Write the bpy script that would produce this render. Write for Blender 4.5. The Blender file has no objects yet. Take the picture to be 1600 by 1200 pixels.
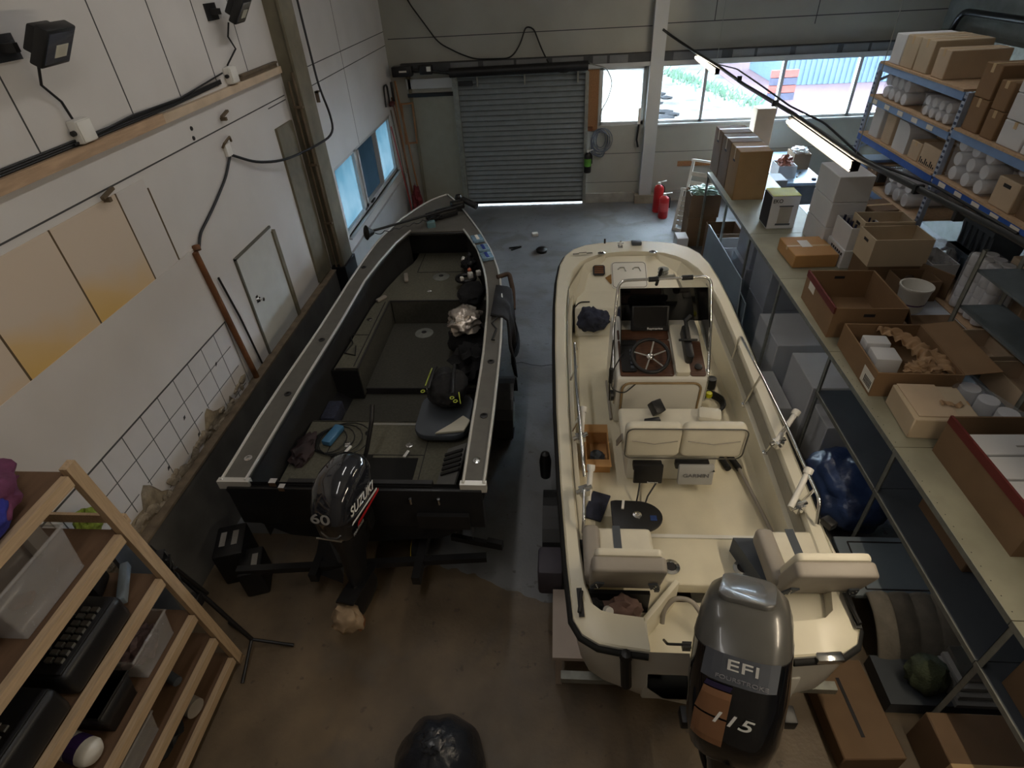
import bpy, bmesh, math, random
from mathutils import Vector, Matrix, noise as mnoise
random.seed(7)
SC = bpy.context.scene
COL = SC.collection
# ------------------------------------------------ camera
cam_d = bpy.data.cameras.new('camera'); cam = bpy.data.objects.new('camera', cam_d); COL.objects.link(cam)
cam_d.sensor_width = 36; cam_d.lens = 19.771; cam_d.clip_start = .05; cam_d.clip_end = 200
def cam_rot(pitch, roll, yaw):
    cy, sy, cp, sp, cr, sr = math.cos(yaw), math.sin(yaw), math.cos(pitch), math.sin(pitch), math.cos(roll), math.sin(roll)
    f0 = Vector((sy, cy, 0)); r0 = Vector((cy, -sy, 0)); Z = Vector((0, 0, 1))
    w = f0*cp - Z*sp; u0 = Z*cp + f0*sp
    return r0*cr + u0*sr, u0*cr - r0*sr, w
cr_, cu_, cw_ = cam_rot(.651887, -.0628953, -.1022151)
cam.matrix_world = Matrix(((cr_.x, cu_.x, -cw_.x, 0), (cr_.y, cu_.y, -cw_.y, 0), (cr_.z, cu_.z, -cw_.z, 4.5), (0, 0, 0, 1)))
SC.camera = cam
# ------------------------------------------------ sky, exposure
wd = bpy.data.worlds.new('sky'); SC.world = wd; wd.use_nodes = True
bg = wd.node_tree.nodes['Background']; bg.inputs[0].default_value = (.72, .86, 1, 1); bg.inputs[1].default_value = SKY = 31.0
SC.view_settings.view_transform = 'Standard'; SC.view_settings.look = 'None'
SC.view_settings.exposure = .84; SC.view_settings.gamma = 1; SC.view_settings.use_curve_mapping = False
try:
    SC.cycles.use_denoising = True; SC.cycles.max_bounces = 8; SC.cycles.diffuse_bounces = 5
    SC.cycles.sample_clamp_indirect = 6; SC.cycles.caustics_reflective = False; SC.cycles.caustics_refractive = False
except Exception: pass
# ------------------------------------------------ helpers
def S(r, g, b):
    f = lambda c: (c/255/12.92) if c <= 10 else ((c/255+.055)/1.055)**2.4
    return (f(r), f(g), f(b), 1)
MATS = {}
def mat(name, col, rough=.6, metal=0, var=.12, scale=6, bump=0, bscale=None, emit=None, estr=0, coat=0, alpha=1, trans=0, spec=.5, stretch=None, detail=5):
    if name in MATS: return MATS[name]
    m = bpy.data.materials.new(name); m.use_nodes = True; MATS[name] = m
    nt = m.node_tree; N = nt.nodes; L = nt.links; b = N['Principled BSDF']
    col = col if len(col) == 4 else (*col, 1)
    b.inputs['Roughness'].default_value = rough; b.inputs['Metallic'].default_value = metal
    b.inputs['Specular IOR Level'].default_value = spec
    b.inputs['Coat Weight'].default_value = coat; b.inputs['Alpha'].default_value = alpha; b.inputs['Transmission Weight'].default_value = trans
    tc = N.new('ShaderNodeTexCoord'); mp = N.new('ShaderNodeMapping'); L.new(tc.outputs['Object'], mp.inputs[0])
    if stretch: mp.inputs['Scale'].default_value = stretch
    nz = N.new('ShaderNodeTexNoise'); nz.inputs['Scale'].default_value = scale; nz.inputs['Detail'].default_value = detail
    L.new(mp.outputs[0], nz.inputs['Vector'])
    rp = N.new('ShaderNodeValToRGB'); rp.color_ramp.elements[0].position = .3; rp.color_ramp.elements[1].position = .7
    rp.color_ramp.elements[0].color = tuple(c*(1-var) for c in col[:3]) + (1,)
    rp.color_ramp.elements[1].color = tuple(min(1, c*(1+var)) for c in col[:3]) + (1,)
    L.new(nz.outputs['Fac'], rp.inputs[0]); L.new(rp.outputs[0], b.inputs['Base Color'])
    if bump:
        n2 = N.new('ShaderNodeTexNoise'); n2.inputs['Scale'].default_value = bscale or scale*5; n2.inputs['Detail'].default_value = 4
        L.new(mp.outputs[0], n2.inputs['Vector'])
        bp = N.new('ShaderNodeBump'); bp.inputs['Strength'].default_value = bump; bp.inputs['Distance'].default_value = .02
        L.new(n2.outputs['Fac'], bp.inputs['Height']); L.new(bp.outputs[0], b.inputs['Normal'])
    if emit:
        b.inputs['Emission Color'].default_value = emit if len(emit) == 4 else (*emit, 1); b.inputs['Emission Strength'].default_value = estr
    return m
class MB:
    """collects shapes and links them as one mesh object"""
    def __init__(s): s.bm = bmesh.new()
    def face(s, pts):
        vs = [s.bm.verts.new(p) for p in pts]
        return s.bm.faces.new(vs)
    def box(s, x0, x1, y0, y1, z0, z1):
        v = [s.bm.verts.new(p) for p in ((x0,y0,z0),(x1,y0,z0),(x1,y1,z0),(x0,y1,z0),(x0,y0,z1),(x1,y0,z1),(x1,y1,z1),(x0,y1,z1))]
        for f in ((3,2,1,0),(4,5,6,7),(0,1,5,4),(1,2,6,5),(2,3,7,6),(3,0,4,7)): s.bm.faces.new([v[i] for i in f])
        return s
    def obox(s, c, size, rot=None):
        R = rot if rot is not None else Matrix.Identity(3)
        if isinstance(rot, (int, float)): R = Matrix.Rotation(rot, 3, 'Z')
        a, b, d = (k/2 for k in size); c = Vector(c)
        v = [s.bm.verts.new(c + R @ Vector(p)) for p in ((-a,-b,-d),(a,-b,-d),(a,b,-d),(-a,b,-d),(-a,-b,d),(a,-b,d),(a,b,d),(-a,b,d))]
        for f in ((3,2,1,0),(4,5,6,7),(0,1,5,4),(1,2,6,5),(2,3,7,6),(3,0,4,7)): s.bm.faces.new([v[i] for i in f])
        return s
    def bar(s, p0, p1, w, h, up=(0, 0, 1)):
        p0 = Vector(p0); p1 = Vector(p1); d = p1 - p0; y = d.normalized(); up = Vector(up)
        if abs(y.dot(up)) > .98: up = Vector((1, 0, 0))
        x = y.cross(up).normalized(); z = x.cross(y)
        R = Matrix((x, y, z)).transposed()
        return s.obox((p0+p1)/2, (w, d.length, h), R)
    def loft(s, rings, cap=True, closed=True):
        VV = [[s.bm.verts.new(p) for p in r] for r in rings]
        n = len(VV[0])
        for a, b in zip(VV, VV[1:]):
            for i in range(n if closed else n-1):
                j = (i+1) % n
                try: s.bm.faces.new((a[i], a[j], b[j], b[i]))
                except ValueError: pass
        if cap and closed:
            for r, rev in ((VV[0], True), (VV[-1], False)):
                try: s.bm.faces.new(list(reversed(r)) if rev else r)
                except ValueError: pass
        return s
    def cyl(s, p0, p1, r, r2=None, n=14, cap=True):
        p0 = Vector(p0); p1 = Vector(p1); d = (p1-p0).normalized()
        a = d.orthogonal().normalized(); b = d.cross(a); r2 = r if r2 is None else r2
        ring = lambda p, q: [p + (a*math.cos(t*2*math.pi/n) + b*math.sin(t*2*math.pi/n))*q for t in range(n)]
        return s.loft([ring(p0, r), ring(p1, r2)], cap)
    def tube(s, pts, r, n=8, closed=False, rb=0):
        P = [Vector(p) for p in pts]
        if rb: P = fillet(P, rb)
        rings = []; prev = None; m = len(P)
        for i, p in enumerate(P):
            if closed: d = P[(i+1) % m] - P[i-1]
            else: d = P[min(i+1, m-1)] - P[max(i-1, 0)]
            d.normalize()
            a = d.orthogonal().normalized() if prev is None else (prev - d*prev.dot(d)).normalized()
            prev = a; b = d.cross(a)
            rr = r[i] if isinstance(r, (list, tuple)) else r
            rings.append([p + (a*math.cos(t*2*math.pi/n) + b*math.sin(t*2*math.pi/n))*rr for t in range(n)])
        if closed: rings.append(rings[0]); return s.loft(rings, False)
        return s.loft(rings)
    def lathe(s, c, prof, n=20, axis=(0, 0, 1), cap=True):
        c = Vector(c); d = Vector(axis).normalized(); a = d.orthogonal().normalized(); b = d.cross(a)
        return s.loft([[c + d*h + (a*math.cos(t*2*math.pi/n) + b*math.sin(t*2*math.pi/n))*max(r, 1e-4) for t in range(n)] for r, h in prof], cap)
    def prism(s, poly, h0, h1, plane='xy'):
        f = {'xy': lambda p, h: (p[0], p[1], h), 'xz': lambda p, h: (p[0], h, p[1]), 'yz': lambda p, h: (h, p[0], p[1])}[plane]
        return s.loft([[f(p, h0) for p in poly], [f(p, h1) for p in poly]])
    def grid(s, fn, nu, nv):
        V = [[s.bm.verts.new(fn(i/nu, j/nv)) for j in range(nv+1)] for i in range(nu+1)]
        for i in range(nu):
            for j in range(nv): s.bm.faces.new((V[i][j], V[i+1][j], V[i+1][j+1], V[i][j+1]))
        return s
    def blob(s, c, size, amp=.2, freq=3, seed=0, sub=3, flat=None):
        r = bmesh.ops.create_icosphere(s.bm, subdivisions=sub, radius=1)
        c = Vector(c)
        for v in r['verts']:
            p = v.co.copy(); q = p*freq + Vector((seed*7.3, seed*3.1, seed))
            k = 1 + amp*mnoise.noise(q) + amp*.6*mnoise.noise(q*2.3)
            p = Vector((p.x*size[0], p.y*size[1], p.z*size[2]))*k
            if flat is not None and p.z < flat: p.z = flat
            v.co = c + p
        return s
    def xf(s, M):
        bmesh.ops.transform(s.bm, matrix=M, verts=s.bm.verts); return s
    def build(s, name, m, parent=None, bev=0, smooth=False, seg=2, sub=0, solid=0):
        bm = s.bm
        bmesh.ops.recalc_face_normals(bm, faces=bm.faces)
        if bev:
            try: bmesh.ops.bevel(bm, geom=[e for e in bm.edges if e.is_manifold and e.calc_face_angle(0) > .35], offset=bev, segments=seg, affect='EDGES', profile=.5, clamp_overlap=True)
            except Exception: pass
        vs = [v.co for v in bm.verts]
        lo = Vector((min(v.x for v in vs), min(v.y for v in vs), min(v.z for v in vs)))
        hi = Vector((max(v.x for v in vs), max(v.y for v in vs), max(v.z for v in vs)))
        c = Vector(((lo.x+hi.x)/2, (lo.y+hi.y)/2, lo.z))
        if parent is not None and parent.parent is not None and parent.parent.parent is not None: parent = parent.parent
        base = Vector((0, 0, 0)); q = parent
        while q is not None: base = base + q.location; q = q.parent
        for v in bm.verts: v.co -= c
        me = bpy.data.meshes.new(name); bm.to_mesh(me); bm.free()
        if smooth or bev:
            for p in me.polygons: p.use_smooth = True
            try: me.set_sharp_from_angle(angle=math.radians(40 if not smooth else smooth if smooth is not True else 50))
            except Exception: pass
        me.materials.append(m)
        o = bpy.data.objects.new(name, me); COL.objects.link(o)
        o.parent = parent; o.location = c - base
        if solid:
            md = o.modifiers.new('thickness', 'SOLIDIFY'); md.thickness = solid; md.offset = 0
        if sub:
            md = o.modifiers.new('smooth', 'SUBSURF'); md.levels = md.render_levels = sub
        return o
def fillet(P, r, k=5):
    out = [P[0]]
    for a, b, c in zip(P, P[1:], P[2:]):
        u = (a-b); v = (c-b); rr = min(r, u.length*.48, v.length*.48)
        p = b + u.normalized()*rr; q = b + v.normalized()*rr
        for i in range(k+1):
            t = i/k; out.append(p*(1-t)**2 + b*2*t*(1-t) + q*t*t)
    out.append(P[-1]); return out
def rrect(x0, x1, y0, y1, r, k=5):
    out = []
    for cx, cy, a0 in ((x1-r, y1-r, 0), (x0+r, y1-r, 90), (x0+r, y0+r, 180), (x1-r, y0+r, 270)):
        for i in range(k+1):
            a = math.radians(a0 + 90*i/k); out.append((cx+r*math.cos(a), cy+r*math.sin(a)))
    return out
def tag(o, label=None, cat=None, group=None, kind=None):
    if label: o['label'] = label
    if cat: o['category'] = cat
    if group: o['group'] = group
    if kind: o['kind'] = kind
    return o
def thing(name, label, cat, loc=(0, 0, 0), group=None):
    o = bpy.data.objects.new(name, None); COL.objects.link(o); o.location = loc; o.empty_display_size = .1
    return tag(o, label, cat, group)
def struct(mb, name, m, parent=None, **k):
    o = mb.build(name, m, parent, **k)
    if parent is None: o['kind'] = 'structure'
    return o
def loc_(mb, t):   # shapes authored in the thing's own frame after it was placed
    return mb.xf(Matrix.Translation(t.location))
def one(mb, name, m, label, cat, group=None, **k):
    return tag(mb.build(name, m, None, **k), label, cat, group)
def copy_tree(o, parent=None):
    c = o.copy(); COL.objects.link(c); c.parent = parent
    for ch in list(o.children): copy_tree(ch, c)
    return c
def place(o, loc, rz=0, rx=0, ry=0):
    o.location = loc; o.rotation_euler = (rx, ry, rz); return o
def text(body, size, m, parent, origin, xdir, ydir, name='lettering', ext=.0015, shear=0, spacing=1, width=None, bold=.012):
    cu = bpy.data.curves.new(name, 'FONT'); cu.body = body; cu.size = size; cu.extrude = ext; cu.shear = shear; cu.space_character = spacing
    cu.align_x = 'CENTER'; cu.align_y = 'CENTER'; cu.offset = size*bold
    t = bpy.data.objects.new('tmp', cu); COL.objects.link(t)
    dg = bpy.context.evaluated_depsgraph_get(); me = bpy.data.meshes.new_from_object(t.evaluated_get(dg))
    bpy.data.objects.remove(t); bpy.data.curves.remove(cu)
    x = Vector(xdir).normalized(); y = Vector(ydir).normalized(); z = x.cross(y)
    k = 1
    if width:
        w = max(v.co.x for v in me.vertices) - min(v.co.x for v in me.vertices); k = width/w
    mb = MB(); mb.bm.from_mesh(me); bpy.data.meshes.remove(me)
    M = Matrix(((x.x*k, y.x, z.x, origin[0]), (x.y*k, y.y, z.y, origin[1]), (x.z*k, y.z, z.z, origin[2]), (0, 0, 0, 1)))
    mb.xf(M)
    return mb.build(name, m, parent)
# ------------------------------------------------ materials
M_white = mat('painted_white', S(206, 203, 200), .75, var=.05, scale=1.4, bump=.08)
M_white2 = mat('painted_white_cool', S(184, 186, 186), .75, var=.07, scale=1.6, bump=.08)
M_board = mat('white_board', S(205, 200, 196), .6, var=.035, scale=2)
M_backw = mat('back_wall_paint', S(162, 161, 152), .8, var=.08, scale=1.2)
M_seam = mat('seam_grey', S(70, 70, 70), .8)
M_black = mat('black_plastic', S(24, 24, 26), .45, var=.2)
M_blackg = mat('black_gloss', S(13, 14, 18), .12, coat=.8, var=.1)
M_blackm = mat('black_fabric', S(20, 20, 23), .9, var=.35, scale=30, bump=.3)
M_cable = mat('cable_black', S(22, 24, 27), .5)
M_rust = mat('rust_steel', S(95, 82, 64), .7, var=.25, scale=8)
M_colm = mat('column_paint', S(112, 106, 88), .65, var=.18, scale=5)
M_wood = mat('pine', S(190, 164, 132), .6, var=.14, scale=5, stretch=(14, 1.2, 14), bump=.05)
M_woodx = mat('pine_upright', S(186, 160, 128), .6, var=.14, scale=5, stretch=(14, 14, 1.2), bump=.05)
M_ply = mat('plywood', S(108, 82, 60), .7, var=.16, scale=3, stretch=(6, 1, 6))
M_woodo = mat('old_wood', S(146, 104, 66), .75, var=.25, scale=5, stretch=(12, 1, 12))
M_brown = mat('brown_pipe', S(110, 70, 40), .7, var=.3, scale=8)
M_galv = mat('galvanised', S(150, 152, 145), .5, metal=.55, var=.16, scale=14)
M_galvs = mat('galvanised_top', S(150, 148, 130), .55, metal=.2, var=.16, scale=3)
M_steelb = mat('shutter_steel', S(120, 127, 130), .55, metal=.1, var=.1, scale=7)
M_chrome = mat('chrome', S(225, 225, 225), .14, metal=1, var=.03)
M_alu = mat('aluminium', S(205, 205, 200), .3, metal=.9, var=.06)
M_card = mat('cardboard', S(138, 109, 79), .85, var=.08, scale=4, bump=.03)
M_cardd = mat('cardboard_dark', S(116, 92, 68), .85, var=.09, scale=4)
M_cardp = mat('cardboard_pale', S(196, 174, 148), .85, var=.07, scale=4)
M_cardo = mat('cardboard_orange', S(180, 136, 86), .85, var=.06, scale=4)
M_cardw = mat('carton_white', S(214, 214, 216), .75, var=.04, scale=3)
M_cardg = mat('carton_grey', S(158, 162, 170), .8, var=.05, scale=3)
M_cardb = mat('carton_beige', S(192, 174, 148), .85, var=.06, scale=4)
M_kraft = mat('kraft_paper', S(168, 137, 104), .85, var=.12, scale=9, bump=.15)
M_red = mat('carton_red', S(98, 33, 29), .75, var=.1)
M_tape = mat('packing_tape', S(196, 166, 122), .35, var=.05)
M_label = mat('paper_label', S(225, 220, 210), .8, var=.05)
M_ink = mat('dark_ink', S(40, 38, 40), .8)
M_blue = mat('rack_blue', S(44, 90, 178), .5, var=.12, scale=6)
M_bluel = mat('rack_blue_pale', S(120, 150, 196), .5, var=.1, scale=6)
M_upr = mat('rack_upright', S(170, 182, 205), .5, metal=.3, var=.12, scale=20)
M_chip = mat('chipboard', S(190, 160, 128), .8, var=.12, scale=30)
M_roll = mat('paper_roll', S(222, 224, 230), .8, var=.05, scale=10, bump=.1)
M_wrap = mat('film_wrapped_paper', S(204, 206, 212), .25, var=.16, scale=9, bump=.5, bscale=16)
M_gel = mat('cream_gelcoat', S(222, 216, 196), .35, var=.05, scale=2.2)
M_sole = mat('cream_nonskid', S(216, 208, 184), .7, var=.08, scale=3, bump=.15, bscale=160)
M_gelw = mat('white_gelcoat', S(222, 220, 212), .35, var=.05, scale=2)
M_vinyl = mat('cream_vinyl', S(214, 208, 190), .5, var=.06, scale=5)
M_vgrey = mat('grey_vinyl', S(150, 143, 134), .55, var=.08, scale=5)
M_dash = mat('wood_dash', S(88, 60, 45), .35, var=.3, scale=5, stretch=(2, 14, 14))
M_smoke = mat('smoked_acrylic', S(14, 14, 16), .08, var=.1, coat=.5)
M_carpet = mat('boat_carpet', S(96, 94, 82), .95, var=.16, scale=40, bump=.25)
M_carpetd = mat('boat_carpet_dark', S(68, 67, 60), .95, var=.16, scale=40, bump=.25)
M_hull = mat('boat_dark_hull', S(30, 31, 34), .35, metal=.2, var=.15)
M_gun = mat('gunwale_grey', S(94, 92, 86), .55, var=.1, scale=9)
M_trim = mat('bright_edge_trim', S(214, 212, 206), .35, metal=.35, var=.05)
M_rubber = mat('rubber', S(20, 20, 20), .8, var=.2)
M_white_p = mat('white_plastic', S(226, 224, 218), .4, var=.04)
M_redp = mat('red_paint', S(176, 34, 36), .35, var=.1)
M_green = mat('green_label', S(90, 150, 50), .5, var=.2)
M_yellow = mat('yellow_plastic', S(214, 178, 24), .45, var=.1)
M_navy = mat('navy_fabric', S(44, 48, 66), .9, var=.3, scale=18, bump=.4)
M_bluebag = mat('blue_plastic_wrap', S(52, 70, 112), .3, var=.35, scale=5, bump=.6, bscale=9)
M_greyp = mat('grey_panel', S(120, 132, 142), .5, var=.08, scale=2)
M_greyd = mat('grey_dark_panel', S(74, 80, 88), .6, var=.12, scale=3)
M_film = mat('clear_film', S(215, 215, 220), .12, var=.1, scale=9, bump=.6, bscale=22, alpha=.2)
M_clear = mat('clear_tub_plastic', S(208, 206, 206), .2, var=.05, alpha=.24)
M_foil = mat('silver_foil_bag', S(190, 180, 170), .18, metal=.6, var=.2, scale=8, bump=.8, bscale=14)
mat('dim_label', S(150, 146, 140), .7)
M_text = mat('white_lettering', S(225, 225, 222), .5, var=.03)
M_ggrey = mat('grey_plastic', S(168, 168, 166), .5, var=.05)
def slot_mat():
    m = mat('slotted_strip', S(60, 84, 140), .6); nt = m.node_tree; t = nt.nodes.new('ShaderNodeTexWave'); t.bands_direction = 'Z'; t.inputs['Scale'].default_value = 5.8
    c_ = nt.nodes.new('ShaderNodeTexCoord'); nt.links.new(c_.outputs['Object'], t.inputs['Vector'])
    r = nt.nodes.new('ShaderNodeValToRGB'); r.color_ramp.interpolation = 'CONSTANT'; r.color_ramp.elements[0].color = S(176, 186, 206); r.color_ramp.elements[1].position = .55; r.color_ramp.elements[1].color = S(50, 62, 90)
    nt.links.new(t.outputs['Fac'], r.inputs[0]); nt.links.new(r.outputs[0], nt.nodes['Principled BSDF'].inputs['Base Color']); return m
M_slot = slot_mat()
def pane_mat():
    m = bpy.data.materials.new('window_glass'); m.use_nodes = True; nt = m.node_tree; N = nt.nodes
    N.remove(N['Principled BSDF']); o = N['Material Output']
    t = N.new('ShaderNodeBsdfTransparent'); t.inputs[0].default_value = (.93, .96, .97, 1)
    g = N.new('ShaderNodeBsdfGlossy'); g.inputs['Roughness'].default_value = .03
    d = N.new('ShaderNodeBsdfDiffuse'); d.inputs[0].default_value = (.8, .85, .9, 1)
    nz = N.new('ShaderNodeTexNoise'); nz.inputs['Scale'].default_value = 2.5
    mr = N.new('ShaderNodeMapRange'); mr.inputs[1].default_value = .35; mr.inputs[2].default_value = .8; mr.inputs[3].default_value = .012; mr.inputs[4].default_value = .045
    nt.links.new(nz.outputs[0], mr.inputs[0])
    x0 = N.new('ShaderNodeMixShader'); nt.links.new(mr.outputs[0], x0.inputs[0]); nt.links.new(t.outputs[0], x0.inputs[1]); nt.links.new(d.outputs[0], x0.inputs[2])
    x = N.new('ShaderNodeMixShader'); x.inputs[0].default_value = .05
    nt.links.new(x0.outputs[0], x.inputs[1]); nt.links.new(g.outputs[0], x.inputs[2]); nt.links.new(x.outputs[0], o.inputs[0])
    return m
def frost_mat(name, a, b):
    m = bpy.data.materials.new(name); m.use_nodes = True; nt = m.node_tree; N = nt.nodes
    N.remove(N['Principled BSDF']); o = N['Material Output']
    t = N.new('ShaderNodeBsdfTranslucent'); g = N.new('ShaderNodeBsdfGlossy'); g.inputs['Roughness'].default_value = .3
    nz = N.new('ShaderNodeTexNoise'); nz.inputs['Scale'].default_value = 1.7
    rp = N.new('ShaderNodeValToRGB'); rp.color_ramp.elements[0].color = (*a, 1); rp.color_ramp.elements[1].color = (*b, 1)
    rp.color_ramp.elements[0].position = .35; rp.color_ramp.elements[1].position = .62
    nt.links.new(nz.outputs[0], rp.inputs[0]); nt.links.new(rp.outputs[0], t.inputs[0])
    x = N.new('ShaderNodeMixShader'); x.inputs[0].default_value = .05
    nt.links.new(t.outputs[0], x.inputs[1]); nt.links.new(g.outputs[0], x.inputs[2]); nt.links.new(x.outputs[0], o.inputs[0])
    return m
M_glass = pane_mat()
M_frost = frost_mat('frosted_glass', (.075, .115, .13), (.135, .16, .17))
M_frostd = frost_mat('tinted_glass', (.022, .031, .036), (.033, .043, .05))
M_frostw = frost_mat('milky_glass', (.3, .3, .29), (.5, .5, .48))
# ================================================ large structure
def floor_mat():
    m = bpy.data.materials.new('concrete_floor'); m.use_nodes = True; nt = m.node_tree; N = nt.nodes; L = nt.links; b = N['Principled BSDF']
    tc = N.new('ShaderNodeTexCoord')
    def nz(s, d=6, dist=0):
        n = N.new('ShaderNodeTexNoise'); n.inputs['Scale'].default_value = s; n.inputs['Detail'].default_value = d; n.inputs['Distortion'].default_value = dist
        L.new(tc.outputs['Object'], n.inputs['Vector']); return n.outputs['Fac']
    def ramp(src, a, c, p0, p1):
        r = N.new('ShaderNodeValToRGB'); r.color_ramp.elements[0].color = a; r.color_ramp.elements[1].color = c
        r.color_ramp.elements[0].position = p0; r.color_ramp.elements[1].position = p1; L.new(src, r.inputs[0]); return r.outputs[0]
    def mix(f, a, c, mode='MIX'):
        x = N.new('ShaderNodeMix'); x.data_type = 'RGBA'; x.blend_type = mode
        if isinstance(f, float): x.inputs[0].default_value = f
        else: L.new(f, x.inputs[0])
        L.new(a, x.inputs[6]); L.new(c, x.inputs[7]); return x.outputs[2]
    paint = ramp(nz(1.1), S(98, 99, 101), S(128, 129, 131), .3, .7)      # worn grey floor paint
    brown_tone = ramp(nz(2.2), S(92, 79, 63), S(124, 107, 85), .3, .7)         # browner tone
    worn = ramp(nz(1.6, 8, .6), (0, 0, 0, 1), (1, 1, 1, 1), .5, .62)
    # browner zone towards the entrance end of the hall and along the left wall
    sx = N.new('ShaderNodeSeparateXYZ'); L.new(tc.outputs['Object'], sx.inputs[0])
    def ml(op, a, v):
        n = N.new('ShaderNodeMath'); n.operation = op
        L.new(a, n.inputs[0])
        if isinstance(v, float): n.inputs[1].default_value = v
        else: L.new(v, n.inputs[1])
        return n.outputs[0]
    wob = ml('MULTIPLY', nz(1.2, 4), 1.6)
    near = ml('LESS_THAN', ml('ADD', sx.outputs[1], wob), -1.55+.0)
    left = ml('MULTIPLY', ml('LESS_THAN', sx.outputs[0], XS - .0), ml('LESS_THAN', sx.outputs[1], YS))
    left2 = ml('MULTIPLY', ml('LESS_THAN', sx.outputs[0], XS + .75), ml('MULTIPLY', ml('GREATER_THAN', sx.outputs[1], YS - 1.6), ml('LESS_THAN', sx.outputs[1], YS2)))
    z = ml('MAXIMUM', left, near)
    f1 = mix(z, paint, brown_tone)
    wm = N.new('ShaderNodeMath'); wm.operation = 'MULTIPLY'; wm.inputs[1].default_value = .55; L.new(worn, wm.inputs[0])
    f2 = mix(wm.outputs[0], f1, ramp(nz(5), S(74, 68, 62), S(104, 97, 88), .3, .7))
    spots = ramp(nz(13, 4), (0, 0, 0, 1), (1, 1, 1, 1), .66, .72)
    f3 = mix(ml('MULTIPLY', spots, .55), f2, ramp(nz(3), S(56, 50, 44), S(70, 62, 55), .3, .7))
    L.new(f3, b.inputs['Base Color'])
    rr = N.new('ShaderNodeMapRange'); rr.inputs[3].default_value = .35; rr.inputs[4].default_value = .62; L.new(nz(2.4), rr.inputs[0]); L.new(rr.outputs[0], b.inputs['Roughness'])
    bp = N.new('ShaderNodeBump'); bp.inputs['Strength'].default_value = .15; bp.inputs['Distance'].default_value = .02; L.new(nz(30), bp.inputs['Height']); L.new(bp.outputs[0], b.inputs['Normal'])
    return m
# object origin of the floor is at its bounding-box centre: x 1.815, y 5.3
XS = -1.28 - 1.815; YS = 3.4 - 5.3; YS2 = 2.05 - 5.3
m = MB().box(-3.37, 7, -2, 12.6, -.2, 0); FLOOR = struct(m, 'floor', floor_mat())
m = MB()
pts = [(-.66, 6.32), (-.5, 6.36), (-.36, 6.3), (-.22, 6.27), (-.1, 6.3), (.05, 6.25)]
for a, b_ in zip(pts, pts[1:]): m.bar((*a, .001), (*b_, .001), .012, .003)
pts = [(-.2, 12.3), (-.1, 11.2), (.1, 10.2)]
struct(m, 'floor_crack', M_seam, FLOOR)
m = MB().box(-3.37, 7, -2, 12.6, 5.8, 5.95); struct(m, 'ceiling', M_white2)
m = MB().box(7, 7.2, -2, 12.6, 0, 5.8); struct(m, 'wall_right', mat('right_wall', S(120, 124, 122), .8))
m = MB().box(-3.37, 7, -2.2, -2, 0, 5.8); struct(m, 'wall_front', mat('front_wall', S(150, 146, 140), .8))
# ---- left wall with its window opening
WX = -3.37
m = MB()
WY0, WY1, WZ0, WZ1 = 8.52, 12.1, .97, 2.06
for y0, y1, z0, z1 in ((-2, WY0, 0, 5.8), (WY1, 12.6, 0, 5.8), (WY0, WY1, 0, WZ0), (WY0, WY1, WZ1, 5.8)): m.box(WX-.2, WX, y0, y1, z0, z1)
WL = struct(m, 'wall_left', M_white)
m = MB()
for y0, y1, z in ((-2, 7.5, 3.255), (8.2, 12.6, 3.43), (8.2, 12.6, 3.2)): m.box(WX, WX+.002, y0, y1, z-.006, z+.006)
for y in (1.6, 2.6, 3.63, 4.66, 5.37, 6.05, 6.75): m.box(WX, WX+.002, y-.006, y+.006, 3.6, 5.8)
m.box(WX, WX+.002, 9.9, 9.908, 2.06, 5.8)
m.box(WX, WX+.002, 6.97, 7.5, 3.2, 3.212); 
struct(m, 'panel_seams', M_seam, WL)
m = MB()
m.box(WX, WX+.03, 6.98, 7.46, .95, 2.98)
struct(m, 'steel_backing_strip', M_colm, WL)
# yellowed panels above the white board
def yel():
    m = mat('yellowed_panel', S(200, 196, 190), .7, var=.04, scale=2); nt = m.node_tree; N = nt.nodes; b = N['Principled BSDF']
    tc = N.new('ShaderNodeTexCoord'); sx = N.new('ShaderNodeSeparateXYZ'); nt.links.new(tc.outputs['Object'], sx.inputs[0])
    nz = N.new('ShaderNodeTexNoise'); nz.inputs['Scale'].default_value = 1.6; nt.links.new(tc.outputs['Object'], nz.inputs[0])
    def ml(op, a, v):
        n = N.new('ShaderNodeMath'); n.operation = op; nt.links.new(a, n.inputs[0])
        if isinstance(v, float): n.inputs[1].default_value = v
        else: nt.links.new(v, n.inputs[1])
        return n.outputs[0]
    k = ml('ADD', ml('MULTIPLY', sx.outputs[2], -.9), ml('ADD', ml('MULTIPLY', sx.outputs[1], -.3), ml('MULTIPLY', nz.outputs[0], .6)))
    rp = N.new('ShaderNodeValToRGB'); e = rp.color_ramp.elements; e[0].position = 0; e[0].color = S(206, 190, 172); e[1].position = .55; e[1].color = S(212, 174, 96)
    e.new(.22).color = S(212, 180, 128)
    nt.links.new(k, rp.inputs[0]); nt.links.new(rp.outputs[0], b.inputs['Base Color']); return m
M_yel = yel()
prev = -2
for i, (y0, y1) in enumerate(((.9, 2.66), (2.675, 3.36), (3.375, 4.07), (4.085, 4.44))):
    m = MB().box(WX, WX+.008, y0, y1, 2.47, 3.2); struct(m, f'trim_{i+1}', M_yel if i < 3 else M_board)
m = MB()
for y in (2.6675, 3.3675, 4.0775, 4.452): m.box(WX, WX+.0085, y-.008, y+.008, 2.47, 3.2 if y < 4.3 else 3.12)
struct(m, 'panel_gap', mat('gap_brown', S(92, 76, 54), .9), WL)
m = MB().box(WX, WX+.014, -2, 4.7, 1.69, 2.485); struct(m, 'trim_5', M_board)
m = MB().box(WX, WX+.016, -2, 4.7, 1.685, 1.70); struct(m, 'trim_6', M_seam)
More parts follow.
